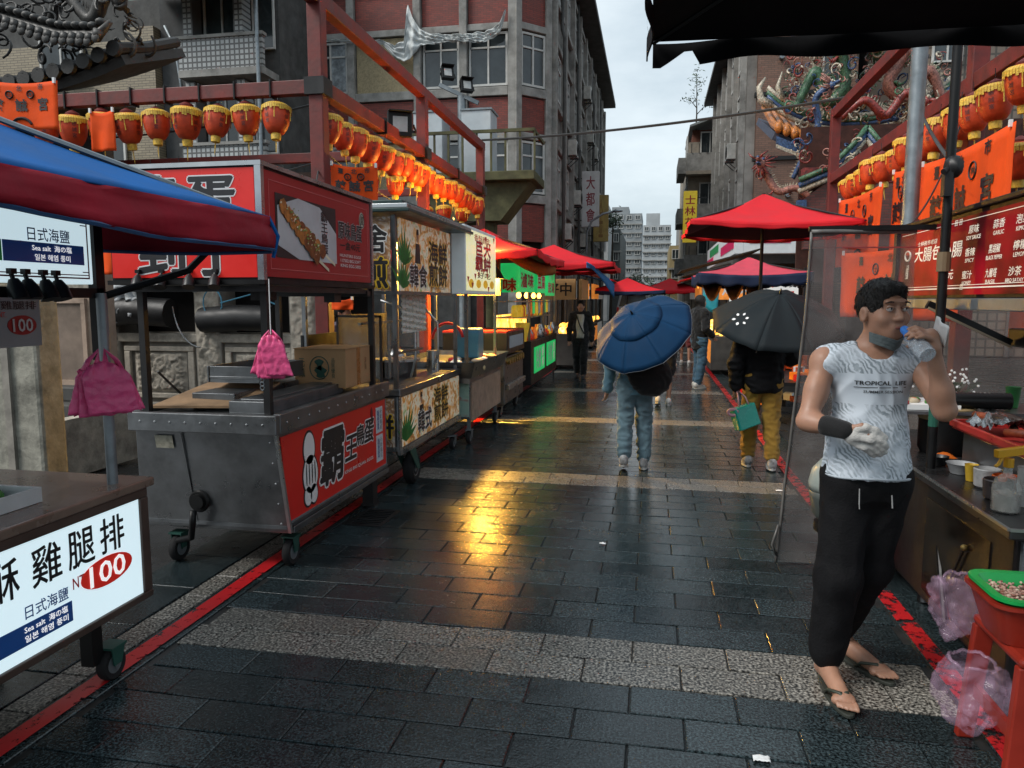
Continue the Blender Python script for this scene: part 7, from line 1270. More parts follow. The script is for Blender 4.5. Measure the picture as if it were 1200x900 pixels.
def sdf_obj(name, prims, mat, parent, res=.012, clip=None, fold=None, smooth_it=2):
    D, lo = field(prims, res, clip); v, f = nets(D, lo, res)
    for _ in range(smooth_it):      # light Laplacian smoothing removes grid stepping
        s = np.zeros_like(v); c = np.zeros(len(v))
        for a, b in ((0, 1), (1, 2), (2, 3), (3, 0)):
            np.add.at(s, f[:, a], v[f[:, b]]); np.add.at(c, f[:, a], 1); np.add.at(s, f[:, b], v[f[:, a]]); np.add.at(c, f[:, b], 1)
        v = v * .45 + .55 * s / np.maximum(c, 1)[:, None]
    if fold:
        amp, fr, sd = fold; n_ = np.zeros_like(v); fn = np.cross(v[f[:, 2]] - v[f[:, 0]], v[f[:, 3]] - v[f[:, 1]])
        for a in range(4): np.add.at(n_, f[:, a], fn)
        n_ /= np.maximum(np.linalg.norm(n_, axis=1), 1e-9)[:, None]
        h = np.array([mnoise.noise((p[0] * fr[0] + sd + 1.5 * mnoise.noise((p[0] * 4, p[1] * 4, p[2] * 4 + sd)), p[1] * fr[1], p[2] * fr[2])) for p in v]); h = 1 - np.abs(h) * 2.2
        v = v + n_ * (amp * h)[:, None]
    off = wloc(parent); me = bpy.data.meshes.new(name); me.from_pydata((v - np.array(off)).tolist(), [], f.tolist()); me.materials.append(mat)
    me.polygons.foreach_set('use_smooth', [True] * len(f)); me.update(); o = bpy.data.objects.new(name, me); COL.objects.link(o); o.parent = parent; WLOC[o.name] = off.copy(); return o
skin = M('skin', (.36, .19, .125), .5, var=.12, sc=14, bump=.06, bs=120); skin.node_tree.nodes['Principled BSDF'].inputs['Subsurface Weight'].default_value = .12; skin.node_tree.nodes['Principled BSDF'].inputs['Subsurface Radius'].default_value = (.02, .008, .004)
hairm = M('black_hair', (.008, .007, .0065), .5, var=.5, sc=60, bump=.8, bs=160, spec=.3)
def basis(fwd, up=(0, 0, 1)):
    f_ = nrm(fwd); r_ = nrm(np.cross(f_, up)); u_ = np.cross(r_, f_); return r_, f_, u_
def head_prims(c, fwd, up=(0, 0, 1), s=1., detail=True):
    r_, f_, u_ = basis(fwd, up); B = np.stack((r_, f_, u_)); c = np.array(c, float); L_ = lambda a, b, d: c + (r_ * a + f_ * b + u_ * d) * s
    p = [ell(L_(0, -.012, .03), np.array((.077, .095, .095)) * s, .03, B), ell(L_(0, .025, -.04), np.array((.062, .068, .08)) * s, .03, B), ell(L_(0, .055, -.095), np.array((.035, .03, .025)) * s, .03, B), cap(L_(0, .09, .008), L_(0, .108, -.03), .008 * s, .014 * s, .012)]
    for q in (-1, 1): p.append(ell(L_(q * .08, -.008, -.012), np.array((.013, .022, .034)) * s, .008, B))
    if detail:
        p += [ell(L_(0, .08, .035), np.array((.052, .02, .012)) * s, .015, B), cap(L_(-.02, .086, -.062), L_(.02, .086, -.062), .008, .008, .01), cap(L_(-.016, .084, -.074), L_(.016, .084, -.074), .009, .009, .01)]
        for q in (-1, 1): p += [ell(L_(q * .042, .058, -.03), np.array((.028, .03, .028)) * s, .02, B), ell(L_(q * .014, .1, -.034), np.array((.01, .012, .009)) * s, .008, B), ell(L_(q * .033, .097, .008), np.array((.019, .016, .011)) * s, .012, B, sub=True), ell(L_(q * .092, .0, -.01), np.array((.008, .011, .02)) * s, .006, B, sub=True)]
    return p
def finger(pts, r0=.0095, r1=.007, k=.006): return [cap(pts[i], pts[i + 1], r0 + (r1 - r0) * i / (len(pts) - 1), r0 + (r1 - r0) * (i + 1) / (len(pts) - 1), k) for i in range(len(pts) - 1)]
def hand_prims(wrist, dirn, palmn, side, curl=.5, s=1.):
    """palm + five fingers; dirn along the hand, palmn out of the palm, side towards the thumb"""
    d = nrm(dirn); n_ = nrm(palmn); t = nrm(side); w = np.array(wrist, float); p = [cap(w, w + d * .03 * s, .026 * s, .03 * s, .02, n_, .62), cap(w + d * .04 * s - t * .016, w + d * .085 * s - t * .02, .026 * s, .024 * s, .015, n_, .55), cap(w + d * .035 * s + t * .014, w + d * .085 * s + t * .02, .027 * s, .022 * s, .015, n_, .55)]
    for i, (o_, l) in enumerate(((.033, .07), (.011, .08), (-.011, .075), (-.032, .058))):
        a = w + d * .088 * s + t * o_ * s; pts = [a]; ang = 0
        for seg in (.42, .32, .26): ang += curl * (.9 if seg == .42 else 1.); pts.append(pts[-1] + (d * math.cos(ang) + n_ * math.sin(ang)) * l * seg * s)
        p += finger(pts, .0098 * s, .0075 * s)
    a = w + d * .03 * s + t * .03 * s; p += finger([a, a + (d * .5 + t * .75 + n_ * .2) * .035 * s, a + (d * .8 + t * .75 + n_ * .5) * .06 * s, a + (d * 1.2 + t * .65 + n_ * .7) * .075 * s], .0125 * s, .0088 * s, .01)
    return p
def fabric(nm, c, **k): return M(nm, c, .8, var=k.get('var', .18), sc=k.get('sc', 9), bump=.25, bs=180, sheen=.2)
def shoe(name, parent, heel, toe, mat, sole, h=.0):
    he, to = Vector(heel), Vector(toe); d = (to - he).normalized()
    o = sdf_obj(name, [cap(he + Vector((0, 0, .05)), to + Vector((0, 0, .032)) - d * .03, .042, .036, .03), cap(he + Vector((0, 0, .085)), he.lerp(to, .45) + Vector((0, 0, .06)), .042, .036, .03)], mat, parent, .011)
    n = Vector((-d.y, d.x, 0)).normalized(); b = MB(); ring = []
    for k in range(16):
        a = k * math.pi / 8; q = he.lerp(to, .5) + d * math.cos(a) * ((to - he).length / 2 + .035) + n * math.sin(a) * .046; ring.append(q + Vector((0, 0, .0)))
    b.slab([p + Vector((0, 0, .002)) for p in ring], (0, 0, 1), .028); b.build('sole', sole, o); return o
def person(label, loc, face, H, fl, fr_, hands, elbows, top, trous, hair='short', shoes=None, sleeve=True, shorts=False, jacket=None, crouch=0, bare_leg=False, head_dir=None, skirt=False, top_z=.0, bulk=1., res=.012):
    """clothed figure; local frame: +y is where the person faces, feet/hands/elbows in local metres"""
    t = thing('person', label, 'person', loc); ca, sa = math.cos(face), math.sin(face); Lc = Vector(loc); s = H / 1.7
    def w(p): x, y, z = p; return np.array((Lc.x + (x * ca - y * sa) * s, Lc.y + (x * sa + y * ca) * s, Lc.z + z * s))
    fw = np.array((-sa, ca, 0)); hd = fw if head_dir is None else nrm((head_dir[0] * ca - head_dir[1] * sa, head_dir[0] * sa + head_dir[1] * ca, head_dir[2]))
    hip = [(-.09, 0, .9), (.09, 0, .9)]; ft = [fl, fr_]; sh = [(-.165, 0, 1.4), (.165, 0, 1.4)]
    body = [cap(w((0, 0, .93)), w((0, 0, 1.1)), .13 * s, .115 * s, .05, fw, .72), cap(w((0, 0, 1.1)), w((0, 0, 1.36)), .115 * s, .13 * s, .05, fw, .7), cap(w(sh[0]), w(sh[1]), .055 * s, .055 * s, .05), cap(w((0, 0, 1.42)), w((0, .015, 1.53)), .052 * s, .05 * s, .03)] + head_prims(w((0, .02, 1.6)), hd, s=s, detail=True)
    tor = [cap(w((0, 0, .9 + top_z)), w((0, 0, 1.12)), .15 * s * bulk, .145 * s * bulk, .05, fw, .75), cap(w((0, 0, 1.12)), w((0, 0, 1.36)), .145 * s * bulk, .15 * s * bulk, .05, fw, .75), cap(w(sh[0]), w(sh[1]), .07 * s, .07 * s, .05)]
    hem = [cap(w((-.12, 0, .71 + top_z)), w((.12, 0, .71 + top_z)), .1 * s, .1 * s, .015, fw, 1.8, sub=True)]
    leg = [cap(w((-.05, 0, .9)), w((.05, 0, .9)), .13 * s, .13 * s, .05, fw, .9)]
    for i in (0, 1):
        hx, hy, hz = hip[i]; fx, fy, fz = ft[i]; kn = ((hx + fx) / 2, (hy + fy) / 2 + .05 + .18 * max(0, fz - .08) , (hz + fz) / 2 + .03); an = (fx, fy, fz)
        body += [cap(w(hip[i]), w(kn), .08 * s, .052 * s, .04), cap(w(kn), w(an), .052 * s, .036 * s, .03), cap(w(an), w((fx, fy + .12, fz - .05)), .036 * s, .03 * s, .02)]
        if shorts: leg += [cap(w(hip[i]), w((kn[0], kn[1], kn[2] + .02)), .1 * s, .088 * s, .04)]
        else: leg += [cap(w(hip[i]), w(kn), .098 * s, .076 * s, .04), cap(w(kn), w((an[0], an[1], an[2] + .05)), .08 * s, .068 * s, .03)]
        e_, h_ = elbows[i], hands[i]; body += [cap(w(sh[i]), w(e_), .045 * s, .038 * s, .03), cap(w(e_), w(h_), .038 * s, .026 * s, .02)]
        dv = w(h_) - w(e_); dv = nrm(dv); sd = nrm(np.cross(dv, (0.3, 0.2, 1.))); body += hand_prims(w(h_), dv, sd * (1 if i else -1), np.cross(sd, dv), .45, s * .95)
        if sleeve: tor += [cap(w(sh[i]), w(e_), .066 * s * bulk, .056 * s * bulk, .04), cap(w(e_), w(np.array(h_) * .92 + np.array(e_) * .08), .056 * s * bulk, .046 * s * bulk, .03)]
        else: tor += [cap(w(sh[i]), w(np.array(sh[i]) * .5 + np.array(e_) * .5), .066 * s, .06 * s, .04)]
        if shoes:
            a0 = w((fx, fy - .05, fz - .085)); a1 = w((fx * 1.05, fy + .15, max(0, fz - .085 - (.05 if fz > .1 else 0)))); shoe('shoe', t, a0, a1, shoes[0], shoes[1])
    sdf_obj('body', body, skin, t, res); sdf_obj('trousers', leg, trous, t, res, fold=(.013, (11, 11, 17), H * 7)); sdf_obj('jacket' if sleeve else 'top', tor + hem, top, t, res, clip=[(w((0, 0, .82 + top_z)), (0, 0, -1))] if not sleeve or min(hands[0][2], hands[1][2]) > .9 else None, fold=(.013, (11, 11, 15), H * 3 + loc[0]))
    hc = w((0, .02, 1.6)); r_, f_, u_ = basis(hd); Bm = np.stack((r_, f_, u_)); hp = [ell(hc + u_ * .035 * s - f_ * .02 * s, np.array((.09, .103, .1)) * s, .02, Bm)]
    if hair == 'long': hp += [cap(hc - f_ * .03 * s, hc - f_ * .075 * s - np.array((0, 0, .36 * s)), .088 * s, .075 * s, .04, f_, .6), cap(hc - f_ * .0 + r_ * .06 * s, hc + r_ * .075 * s - np.array((0, 0, .25 * s)), .035 * s, .028 * s, .03), cap(hc - r_ * .06 * s, hc - r_ * .075 * s - np.array((0, 0, .25 * s)), .035 * s, .028 * s, .03)]
    hp += [ell(hc + f_ * .095 * s - u_ * .035 * s, np.array((.068, .075, .085)) * s, .015, Bm, sub=True)]
    sdf_obj('hair', hp, hairm, t, .009, fold=(.003, (40, 40, 10), 2))
    return t, w
def umbrella(label, rimc, axis, Rr, hgt, mat, grip, shaftm=blackm, n=8, seed=0, trim=None, scal=.05, vent=False):
    a = Vector(axis).normalized(); u = a.orthogonal().normalized(); u.rotate(Matrix.Rotation(seed, 3, a)); v = a.cross(u); c = Vector(rimc); t = thing('umbrella', label, 'umbrella', tuple(c))
    def pt(th, r):     # ribs at multiples of 2pi/n stand out; fabric between them sags
        k = (th * n / (2 * math.pi)) % 1; sag = math.sin(math.pi * k); rr = Rr * r * (1 - scal * sag * r); return c + (u * math.cos(th) + v * math.sin(th)) * rr + a * (hgt * (1 - r ** 1.75) - .018 * sag * math.sin(math.pi * min(1, r * .9)) + .007 * mnoise.noise((th * 5, r * 9, n)) * r + .004 * math.sin(k * 9.4) * r * r)
    for i in range(n):
        t0 = 2 * math.pi * i / n; t1 = 2 * math.pi * (i + 1) / n
        p = P('fabric_panel', mat, t, lambda b: b.grid(lambda q, r: pt(t0 + (t1 - t0) * (q * .998 + .001), .02 + .98 * r), 9, 12), smooth=True, thick=.003)
        if trim: P('edge_trim', trim, p, lambda b: b.tube([pt(t0 + (t1 - t0) * k / 8 * .999, 1.0) for k in range(9)], .003, 4))
    for i in range(n if vent else 0):
        t0 = 2 * math.pi * i / n; t1 = 2 * math.pi * (i + 1) / n; P('vent_panel', mat, t, lambda b: b.grid(lambda q, r: pt(t0 + (t1 - t0) * (q * .998 + .001), .02 + .5 * r) + a * (.005 + .006 * r), 9, 6), smooth=True, thick=.003)
    P('rib', shaftm, t, lambda b: [b.tube([pt(2 * math.pi * i / n, r) - a * .006 for r in (.05, .3, .6, .85, 1.02)], .004, 5) for i in range(n)])
    P('tip', shaftm, t, lambda b: b.tube([c + a * (hgt - .01), c + a * (hgt + .05)], [.012, .006], 8)); g_ = Vector(grip); P('shaft', shaftm, t, lambda b: b.cyl(c + a * hgt, g_, .007, n=8)); dd = (g_ - c - a * hgt).normalized(); P('handle', black, t, lambda b: b.tube([g_ - dd * .04, g_ + dd * .08], [.014, .016], 8), smooth=True)
    return t, pt
wsole = M('white_sole', (.5, .5, .48), .6, var=.1); wshoe = M('white_shoe', (.5, .5, .48), .6, var=.2); bshoe = M('black_shoe', (.02, .02, .022), .55)
jean = fabric('light_jeans', (.115, .185, .22), var=.3, sc=6)
# --- walker under the blue umbrella (seen from behind)
bl, wf = person('person walking away in pale jeans under the blue umbrella', (-.15, 7.2, 0), 0, 1.58, (-.1, -.12, .15), (.1, .06, .09), [(-.29, .02, .84), (.07, .27, 1.15)], [(-.25, -.03, 1.12), (.2, .1, 1.12)], fabric('pale_blue_jacket', (.10, .20, .26)), jean, shoes=(M('shoe_mix', (.3, .3, .3), .6, var=.9, sc=12), wsole), bulk=1.1)
bpk = thing('shoulder_bag', 'black slouchy bag on the back of the blue umbrella walker', 'bag', (-.02, 7.05, .8)); sdf_obj('bag', [ell((-.0, 7.05, .92), (.19, .09, .17), .05), ell((-.06, 7.05, 1.02), (.2, .09, .13), .06)], fabric('black_nylon', (.012, .012, .013)), bpk, .013, fold=(.012, (9, 9, 14), 4)); P('strap', black, bpk, lambda b: b.tube([(-.15, 7.07, 1.0), (-.14, 7.16, 1.34), (-.06, 7.22, 1.38), (.08, 7.3, 1.2)], .018, 6, flat=.4), smooth=True)
bluf = M('blue_umbrella_cloth', (.004, .036, .095), .7, var=.1, sc=5, bump=.1)
umbrella('large blue eight-panel umbrella tilted toward the viewer', (-.085, 7.02, 1.345), (-.36, -.62, .68), .49, .26, bluf, wf((.07, .27, 1.17)), seed=.2, trim=M('grey_trim', (.12, .14, .16), .6), vent=True)
# --- person in mustard trousers under the black umbrella
yl, wf2 = person('person in mustard trousers and black puffer jacket under the black umbrella', (1.07, 7.5, 0), 0, 1.66, (-.11, .08, .09), (.1, -.1, .1), [(-.26, -.04, .82), (.13, .25, 1.2)], [(-.27, -.08, 1.08), (.27, .06, 1.12)], M('puffer_black', (.007, .0075, .009), .75, var=.3, bump=.4, bs=25), fabric('mustard', (.30, .175, .03), var=.2), shoes=(M('shoe_mix', (.3, .3, .3)), wsole), bulk=1.3, top_z=-.02)
blu2 = M('black_umbrella_cloth', (.010, .015, .018), .7, var=.15, sc=6, bump=.1)
um2, pt2 = umbrella('large black umbrella with white petal print tilted back', (1.16, 7.42, 1.44), (.03, -.42, .9), .62, .3, blu2, wf2((.13, .25, 1.22)), seed=.35, scal=.07)
ax2 = Vector((.03, -.42, .9)).normalized()
cpt = Vector((.83, 7.08, 1.5))
best = min(((pt2(th / 100 * 6.283, r / 20) - Vector((.80, 7.12, 1.50))).length, th / 100 * 6.283, r / 20) for th in range(100) for r in range(8, 19)); th0, r0 = best[1], best[2]
for k in range(6):
    a = k * math.pi / 3 + .3
    def pe(q, r): x = (.035 + .03 * r) * math.cos(a) - .011 * math.sin(math.pi * r) * (q - .5) * 2 * math.sin(a); y = (.035 + .03 * r) * math.sin(a) + .011 * math.sin(math.pi * r) * (q - .5) * 2 * math.cos(a); return pt2(th0 + x / .35, r0 + y / .62) + ax2 * .006 + Vector((0, -.004, 0))
    P('petal_print', whitetxt, um2, lambda b: b.grid(pe, 4, 6))
tb_ = thing('teal_shopping_bag', 'glossy teal shopping bag carried by the person in mustard trousers', 'bag', (.9, 7.35, .4)); tq = M('teal_gloss', (.01, .30, .24), .3, var=.1, bump=.3, bs=15)
hm = Matrix.Rotation(R(-18), 3, 'Y') @ Matrix.Rotation(R(25), 3, 'Z'); P('bag', tq, tb_, lambda b: b.box((.9, 7.38, .53), (.23, .12, .22), hm), bevel=.012); P('handles', M('pink_ribbon', (.5, .28, .33), .5), tb_, lambda b: (b.tube([(.84, 7.34, .62), (.83, 7.36, .72), (.82, 7.44, .79), (.9, 7.4, .72), (.93, 7.36, .65)], .008, 6), b.tube([(.78 + .045 * math.cos(k * .5), 7.3, .58 + .03 * math.sin(k * .5)) for k in range(12)], .016, 6)), smooth=True)
# --- others
person('woman with long black hair, black coat and blue jeans looking right', (.87, 14.3, 0), R(-60), 1.72, (-.08, .02, .085), (.08, -.05, .085), [(-.2, .12, .98), (.2, .15, .98)], [(-.24, -.02, 1.12), (.24, -.02, 1.12)], fabric('black_coat', (.01, .01, .011)), fabric('blue_jeans', (.04, .09, .14), var=.3), hair='long', shoes=(wshoe, wsole), bulk=1.15, top_z=-.08, res=.015)
person('person in dark jacket and pale top walking toward the viewer', (-1.49, 15.7, 0), R(180), 1.62, (-.08, .1, .085), (.08, -.1, .1), [(-.25, .02, .84), (.25, .04, .84)], [(-.25, -.04, 1.1), (.25, -.04, 1.1)], fabric('charcoal_jacket', (.014, .014, .016)), fabric('black_trousers', (.01, .01, .011)), shoes=(bshoe, bshoe), bulk=1.1, res=.015)
b = MB(); b.grid(lambda u, v: Vector((-1.49 - .075 + .15 * u + .012 * math.sin(v * 9), 15.7 - .145 - .03 * math.sin(math.pi * u), .86 + .5 * v)), 8, 12); o = b.build('pale_shirt', fabric('pale_shirt', (.42, .4, .36)), None, smooth=True, thick=.01); o.parent = [q for q in bpy.data.objects if q.get('label', '').startswith('person in dark jacket')][0]; o.location = -Vector((-1.49, 15.7, 0))
P('bag_strap', black, o.parent, lambda b: b.tube([(-1.58, 15.54, 1.38), (-1.5, 15.51, 1.15), (-1.4, 15.52, .95)], .012, 5))
person('person in black shorts and white trainers ahead of the blue umbrella', (.2, 11.8, 0), 0, 1.66, (-.09, -.14, .14), (.08, .06, .085), [(-.25, .1, .95), (.24, .12, .95)], [(-.24, -.03, 1.12), (.24, -.03, 1.12)], fabric('white_tee', (.4, .4, .4)), fabric('black_shorts', (.012, .012, .013)), shoes=(wshoe, wsole), shorts=True, sleeve=False, res=.015)
person('far person with bare legs left of the long-haired woman', (.45, 18.5, 0), R(10), 1.6, (-.1, .12, .085), (.1, -.12, .1), [(-.25, .1, .95), (.24, .12, .95)], [(-.24, -.03, 1.12), (.24, -.03, 1.12)], fabric('cream_top', (.45, .4, .33)), fabric('black_shorts', (.012, .012, .013)), shoes=(wshoe, wsole), shorts=True, sleeve=False, res=.018)
person('far person with dark red skirt beside the bare-legged one', (.85, 19.5, 0), 0, 1.6, (-.1, .05, .085), (.1, -.08, .085), [(-.25, .1, .95), (.24, .12, .95)], [(-.24, -.03, 1.12), (.24, -.03, 1.12)], fabric('wine_top', (.16, .03, .03)), fabric('wine_skirt', (.14, .03, .03)), shoes=(wshoe, wsole), shorts=True, res=.018)
person('vendor in dark clothes behind the pancake cart', (-3.25, 7.4, 0), R(-90), 1.62, (-.1, .05, .085), (.1, -.02, .085), [(-.2, .25, 1.0), (.2, .25, 1.0)], [(-.25, .0, 1.1), (.25, .0, 1.1)], fabric('lilac_top', (.10, .085, .13)), fabric('black_trousers', (.01, .01, .011)), shoes=(bshoe, bshoe), res=.016)
# ---------------------------------------------------------------- the drinking man
mn = thing('person', 'man in pale sleeveless palm-print shirt drinking from a bottle', 'person', (.88, 3.22, 0))
hc = np.array((.905, 3.195, 1.605)); hf = nrm((.36, -.92, .06)); hr, hf_, hu = basis(hf)
Lh = lambda a, b_, d: hc + hr * a + hf_ * b_ + hu * d
TF = np.array((.02, -1, 0.)); shR, shL = (.70, 3.21, 1.40), (1.055, 3.235, 1.405); elR, wrR = (.622, 3.12, 1.165), (.732, 3.02, 1.155)
elL, wrL = (1.10, 3.04, 1.235), (1.03, 3.0, 1.475)
bA, bB = np.array((.948, 3.075, 1.543)), np.array((.99, 2.93, 1.452)); ba = nrm(bB - bA); bS = nrm(np.array((.85, .3, .25)) - ba * (np.array((.85, .3, .25)) @ ba)); bU = np.cross(bS, ba)
if bU[2] < 0: bU = -bU
torso = [cap((.885, 3.235, .93), (.88, 3.23, 1.12), .13, .12, .05, TF, .74), cap((.88, 3.23, 1.12), (.878, 3.225, 1.33), .12, .14, .05, TF, .7), cap(shR, shL, .058, .058, .05)]
arms = [cap(shR, elR, .050, .038, .03), ell(np.array(shR) * .5 + np.array(elR) * .5, (.042, .044, .06), .03), cap(elR, wrR, .037, .025, .025), ell(np.array(elR) * .72 + np.array(wrR) * .28, (.037, .037, .035), .03), cap(shL, elL, .050, .039, .03), cap(elL, wrL, .039, .025, .025), ell(np.array(elL) * .7 + np.array(wrL) * .3 + np.array((.006, 0, 0)), (.036, .038, .046), .03)]
handR = hand_prims(wrR, (.86, -.18, -.42), (.05, .75, -.5), (.4, -.5, .75), .26, .98)
pc_ = bA + (bB - bA) * .5; palm = pc_ + bS * .058; wl = np.array(wrL); handL = [cap(wl, palm - bU * .012, .027, .03, .02), ell(palm, (.028, .036, .04), .015)]
for i, o_ in enumerate((-.036, -.013, .011, .034)):
    st = palm - bS * .008 + ba * o_ * .95 + bU * .012; rr = .042; pts = [st]
    for q in (40, 78, 115, 145): an = R(q); pts.append(pc_ + ba * o_ * .85 + (bS * math.cos(an) + bU * math.sin(an)) * rr)
    handL += finger(pts[: (5 if i in (1, 2) else 4) + (0 if i != 3 else 0)], .0098, .0075)
an = [pc_ - ba * .03 + (bS * math.cos(R(q)) + bU * math.sin(R(q))) * .044 for q in (-25, -60, -95)]; handL += finger([palm - bU * .02 - ba * .02] + an, .0125, .009)
hipR, hipL, knR, knL, anR, anL = (.81, 3.23, .9), (.965, 3.24, .9), (.79, 3.2, .49), (.945, 3.33, .5), (.775, 3.255, .085), (.895, 3.545, .085)
def foot(an_, toe, s=1.):
    a = np.array(an_); t_ = np.array(toe); d = nrm((t_ - a) * (1, 1, 0)); n_ = np.array((-d[1], d[0], 0)); he = a * (1, 1, 0) - d * .045 + np.array((0, 0, .048)); ball = t_ * (1, 1, 0) - d * .055 + np.array((0, 0, .036))
    p = [cap(a, he, .036, .03, .02), cap(he, ball, .03, .026, .03), cap(a, ball + n_ * .012, .034, .02, .03), cap(ball - n_ * .03, ball + n_ * .03, .019, .019, .02)]
    return p, d, n_, ball
fR, dR, nR, blR = foot(anR, (.80, 2.985, 0)); fL, dL, nL, blL = foot(anL, (1.035, 3.28, 0))
def toes(d, n_, bl_, big):
    p = []
    for i, (o_, l, r) in enumerate(((.032, .055, .0125), (.013, .053, .0095), (-.004, .048, .009), (-.02, .041, .0085), (-.034, .032, .008))):
        a = bl_ + n_ * o_ * big + d * .012; p += finger([a, a + d * l * .6 + np.array((0, 0, .003)), a + d * l - np.array((0, 0, .004))], r, r * .9, .006)
    return p
legsk = [cap(hipR, knR, .085, .055, .04), cap(knR, anR, .052, .036, .03), cap(hipL, knL, .085, .055, .04), cap(knL, anL, .052, .036, .03)]
neck = [cap((.878, 3.235, 1.42), hc - hf_ * .015 - np.array((0, 0, .06)), .056, .054, .03), cap((.82, 3.235, 1.425), (.87, 3.23, 1.47), .03, .04, .03), cap((.95, 3.24, 1.425), (.89, 3.23, 1.47), .03, .04, .03)]
body = torso + arms + handR + handL + legsk + fR + fL + toes(dR, nR, blR, 1) + toes(dL, nL, blL, 1) + neck + head_prims(hc, hf)
sdf_obj('body', body, skin, mn, .006, smooth_it=2)
# shirt with palm-print pattern
def palmprint():
    m, t, p = newmat('palm_print_shirt'); N = t.nodes.new; K = t.links.new; g_ = N('ShaderNodeNewGeometry'); sp_ = N('ShaderNodeSeparateXYZ'); K(g_.outputs['Position'], sp_.inputs[0])
    wv = N('ShaderNodeTexNoise'); wv.inputs['Scale'].default_value = 5; wv.inputs['Detail'].default_value = 2; K(g_.outputs['Position'], wv.inputs[0])
    mpn = N('ShaderNodeMapping'); mpn.inputs['Rotation'].default_value = (0, R(38), 0); mpn.inputs['Scale'].default_value = (1, 1, 1); K(g_.outputs['Position'], mpn.inputs[0])
    w1 = N('ShaderNodeTexWave'); w1.inputs['Scale'].default_value = 19; w1.inputs['Distortion'].default_value = 14; w1.inputs['Detail'].default_value = 4; w1.inputs['Detail Scale'].default_value = .9; K(mpn.outputs[0], w1.inputs[0])
    r1 = N('ShaderNodeValToRGB'); e1 = r1.color_ramp.elements; e1[0].position = .15; e1[0].color = (0, 0, 0, 1); e1[1].position = .7; e1[1].color = (1, 1, 1, 1); K(w1.outputs['Fac'], r1.inputs[0])
    n2 = N('ShaderNodeTexNoise'); n2.inputs['Scale'].default_value = 13; n2.inputs['Detail'].default_value = 4; K(g_.outputs['Position'], n2.inputs[0]); r2_ = N('ShaderNodeMapRange'); r2_.inputs[1].default_value = .36; r2_.inputs[2].default_value = .6; K(n2.outputs[0], r2_.inputs[0])
    mxv = N('ShaderNodeMath'); mxv.operation = 'MAXIMUM'; K(r1.outputs[0], mxv.inputs[0]); sb_ = N('ShaderNodeMath'); sb_.operation = 'SUBTRACT'; sb_.inputs[0].default_value = 1; K(r2_.outputs[0], sb_.inputs[1]); K(sb_.outputs[0], mxv.inputs[1])
    # plain chest band
    a1 = N('ShaderNodeMath'); a1.operation = 'COMPARE'; a1.inputs[1].default_value = 1.30; a1.inputs[2].default_value = .062; K(sp_.outputs[2], a1.inputs[0]); mx2 = N('ShaderNodeMath'); mx2.operation = 'MAXIMUM'; K(mxv.outputs[0], mx2.inputs[0]); K(a1.outputs[0], mx2.inputs[1])
    mc = N('ShaderNodeMix'); mc.data_type = 'RGBA'; K(mx2.outputs[0], mc.inputs[0]); mc.inputs[6].default_value = (.22, .265, .30, 1); mc.inputs[7].default_value = (.56, .62, .69, 1); K(mc.outputs[2], p.inputs['Base Color']); p.inputs['Roughness'].default_value = .75; return m
tk = lambda pr, e_: [dict(q, ra=q['ra'] + e_, rb=q['rb'] + e_) if q['t'] == 'c' else dict(q, r=q['r'] + e_) for q in pr]
shirt = tk(torso, .012) + [cap((.885, 3.23, .93), (.882, 3.232, 1.1), .172, .148, .04, TF, .82), cap((.77, 3.215, 1.41), (.99, 3.235, 1.412), .052, .052, .03)] + [cap((.655, 3.2, 1.30), (.668, 3.2, 1.42), .04, .05, .02, sub=True), cap((1.10, 3.215, 1.30), (1.085, 3.215, 1.42), .04, .05, .02, sub=True), cap((.885, 3.2, 1.44), (.888, 3.16, 1.56), .064, .09, .015, sub=True)]
so_ = sdf_obj('shirt', shirt, palmprint(), mn, .0065, clip=[((.88, 3.2, .935), (0, 0, -1))], fold=(.006, (14, 14, 9), 5))
P('hem', M('shirt_hem', (.4, .45, .5), .8), so_, lambda b: b.tube([(.885 + .172 * math.cos(a), 3.23 + .141 * math.sin(a), .94 + .004 * math.sin(3 * a)) for a in [k * math.pi / 20 for k in range(40)]], .006, 5, closed=True), smooth=True)
tpz = bpy.context.evaluated_depsgraph_get(); tpz.update()
def ontext(s, cx_, z, w_, h_, bold):
    co, fs = glyphs(s, bold, 1.); mnn, mxx_ = co.min(0), co.max(0); co = (co - (mnn + mxx_) / 2) * np.array((w_ / (mxx_ - mnn)[0], h_ / (mxx_ - mnn)[1])); b = MB(); vs_ = []
    for x, y in co:
        ok, hit, n_, _i = so_.ray_cast(Vector((cx_ + x, 2.5, z + y)) - wloc(mn), Vector((0, 1, 0))); hh = (hit + wloc(mn)) if ok else Vector((cx_ + x, 3.1, z + y)); vs_.append(hh - Vector((0, .003, 0)))
    b.add(vs_, fs); b.build('lettering', blacktxt, so_)
ontext('TROPICAL  LIFE', .895, 1.325, .2, .017, .02); ontext('SUMMER SESSION', .905, 1.29, .15, .011, .01); ontext('————', .895, 1.307, .2, .003, .0)
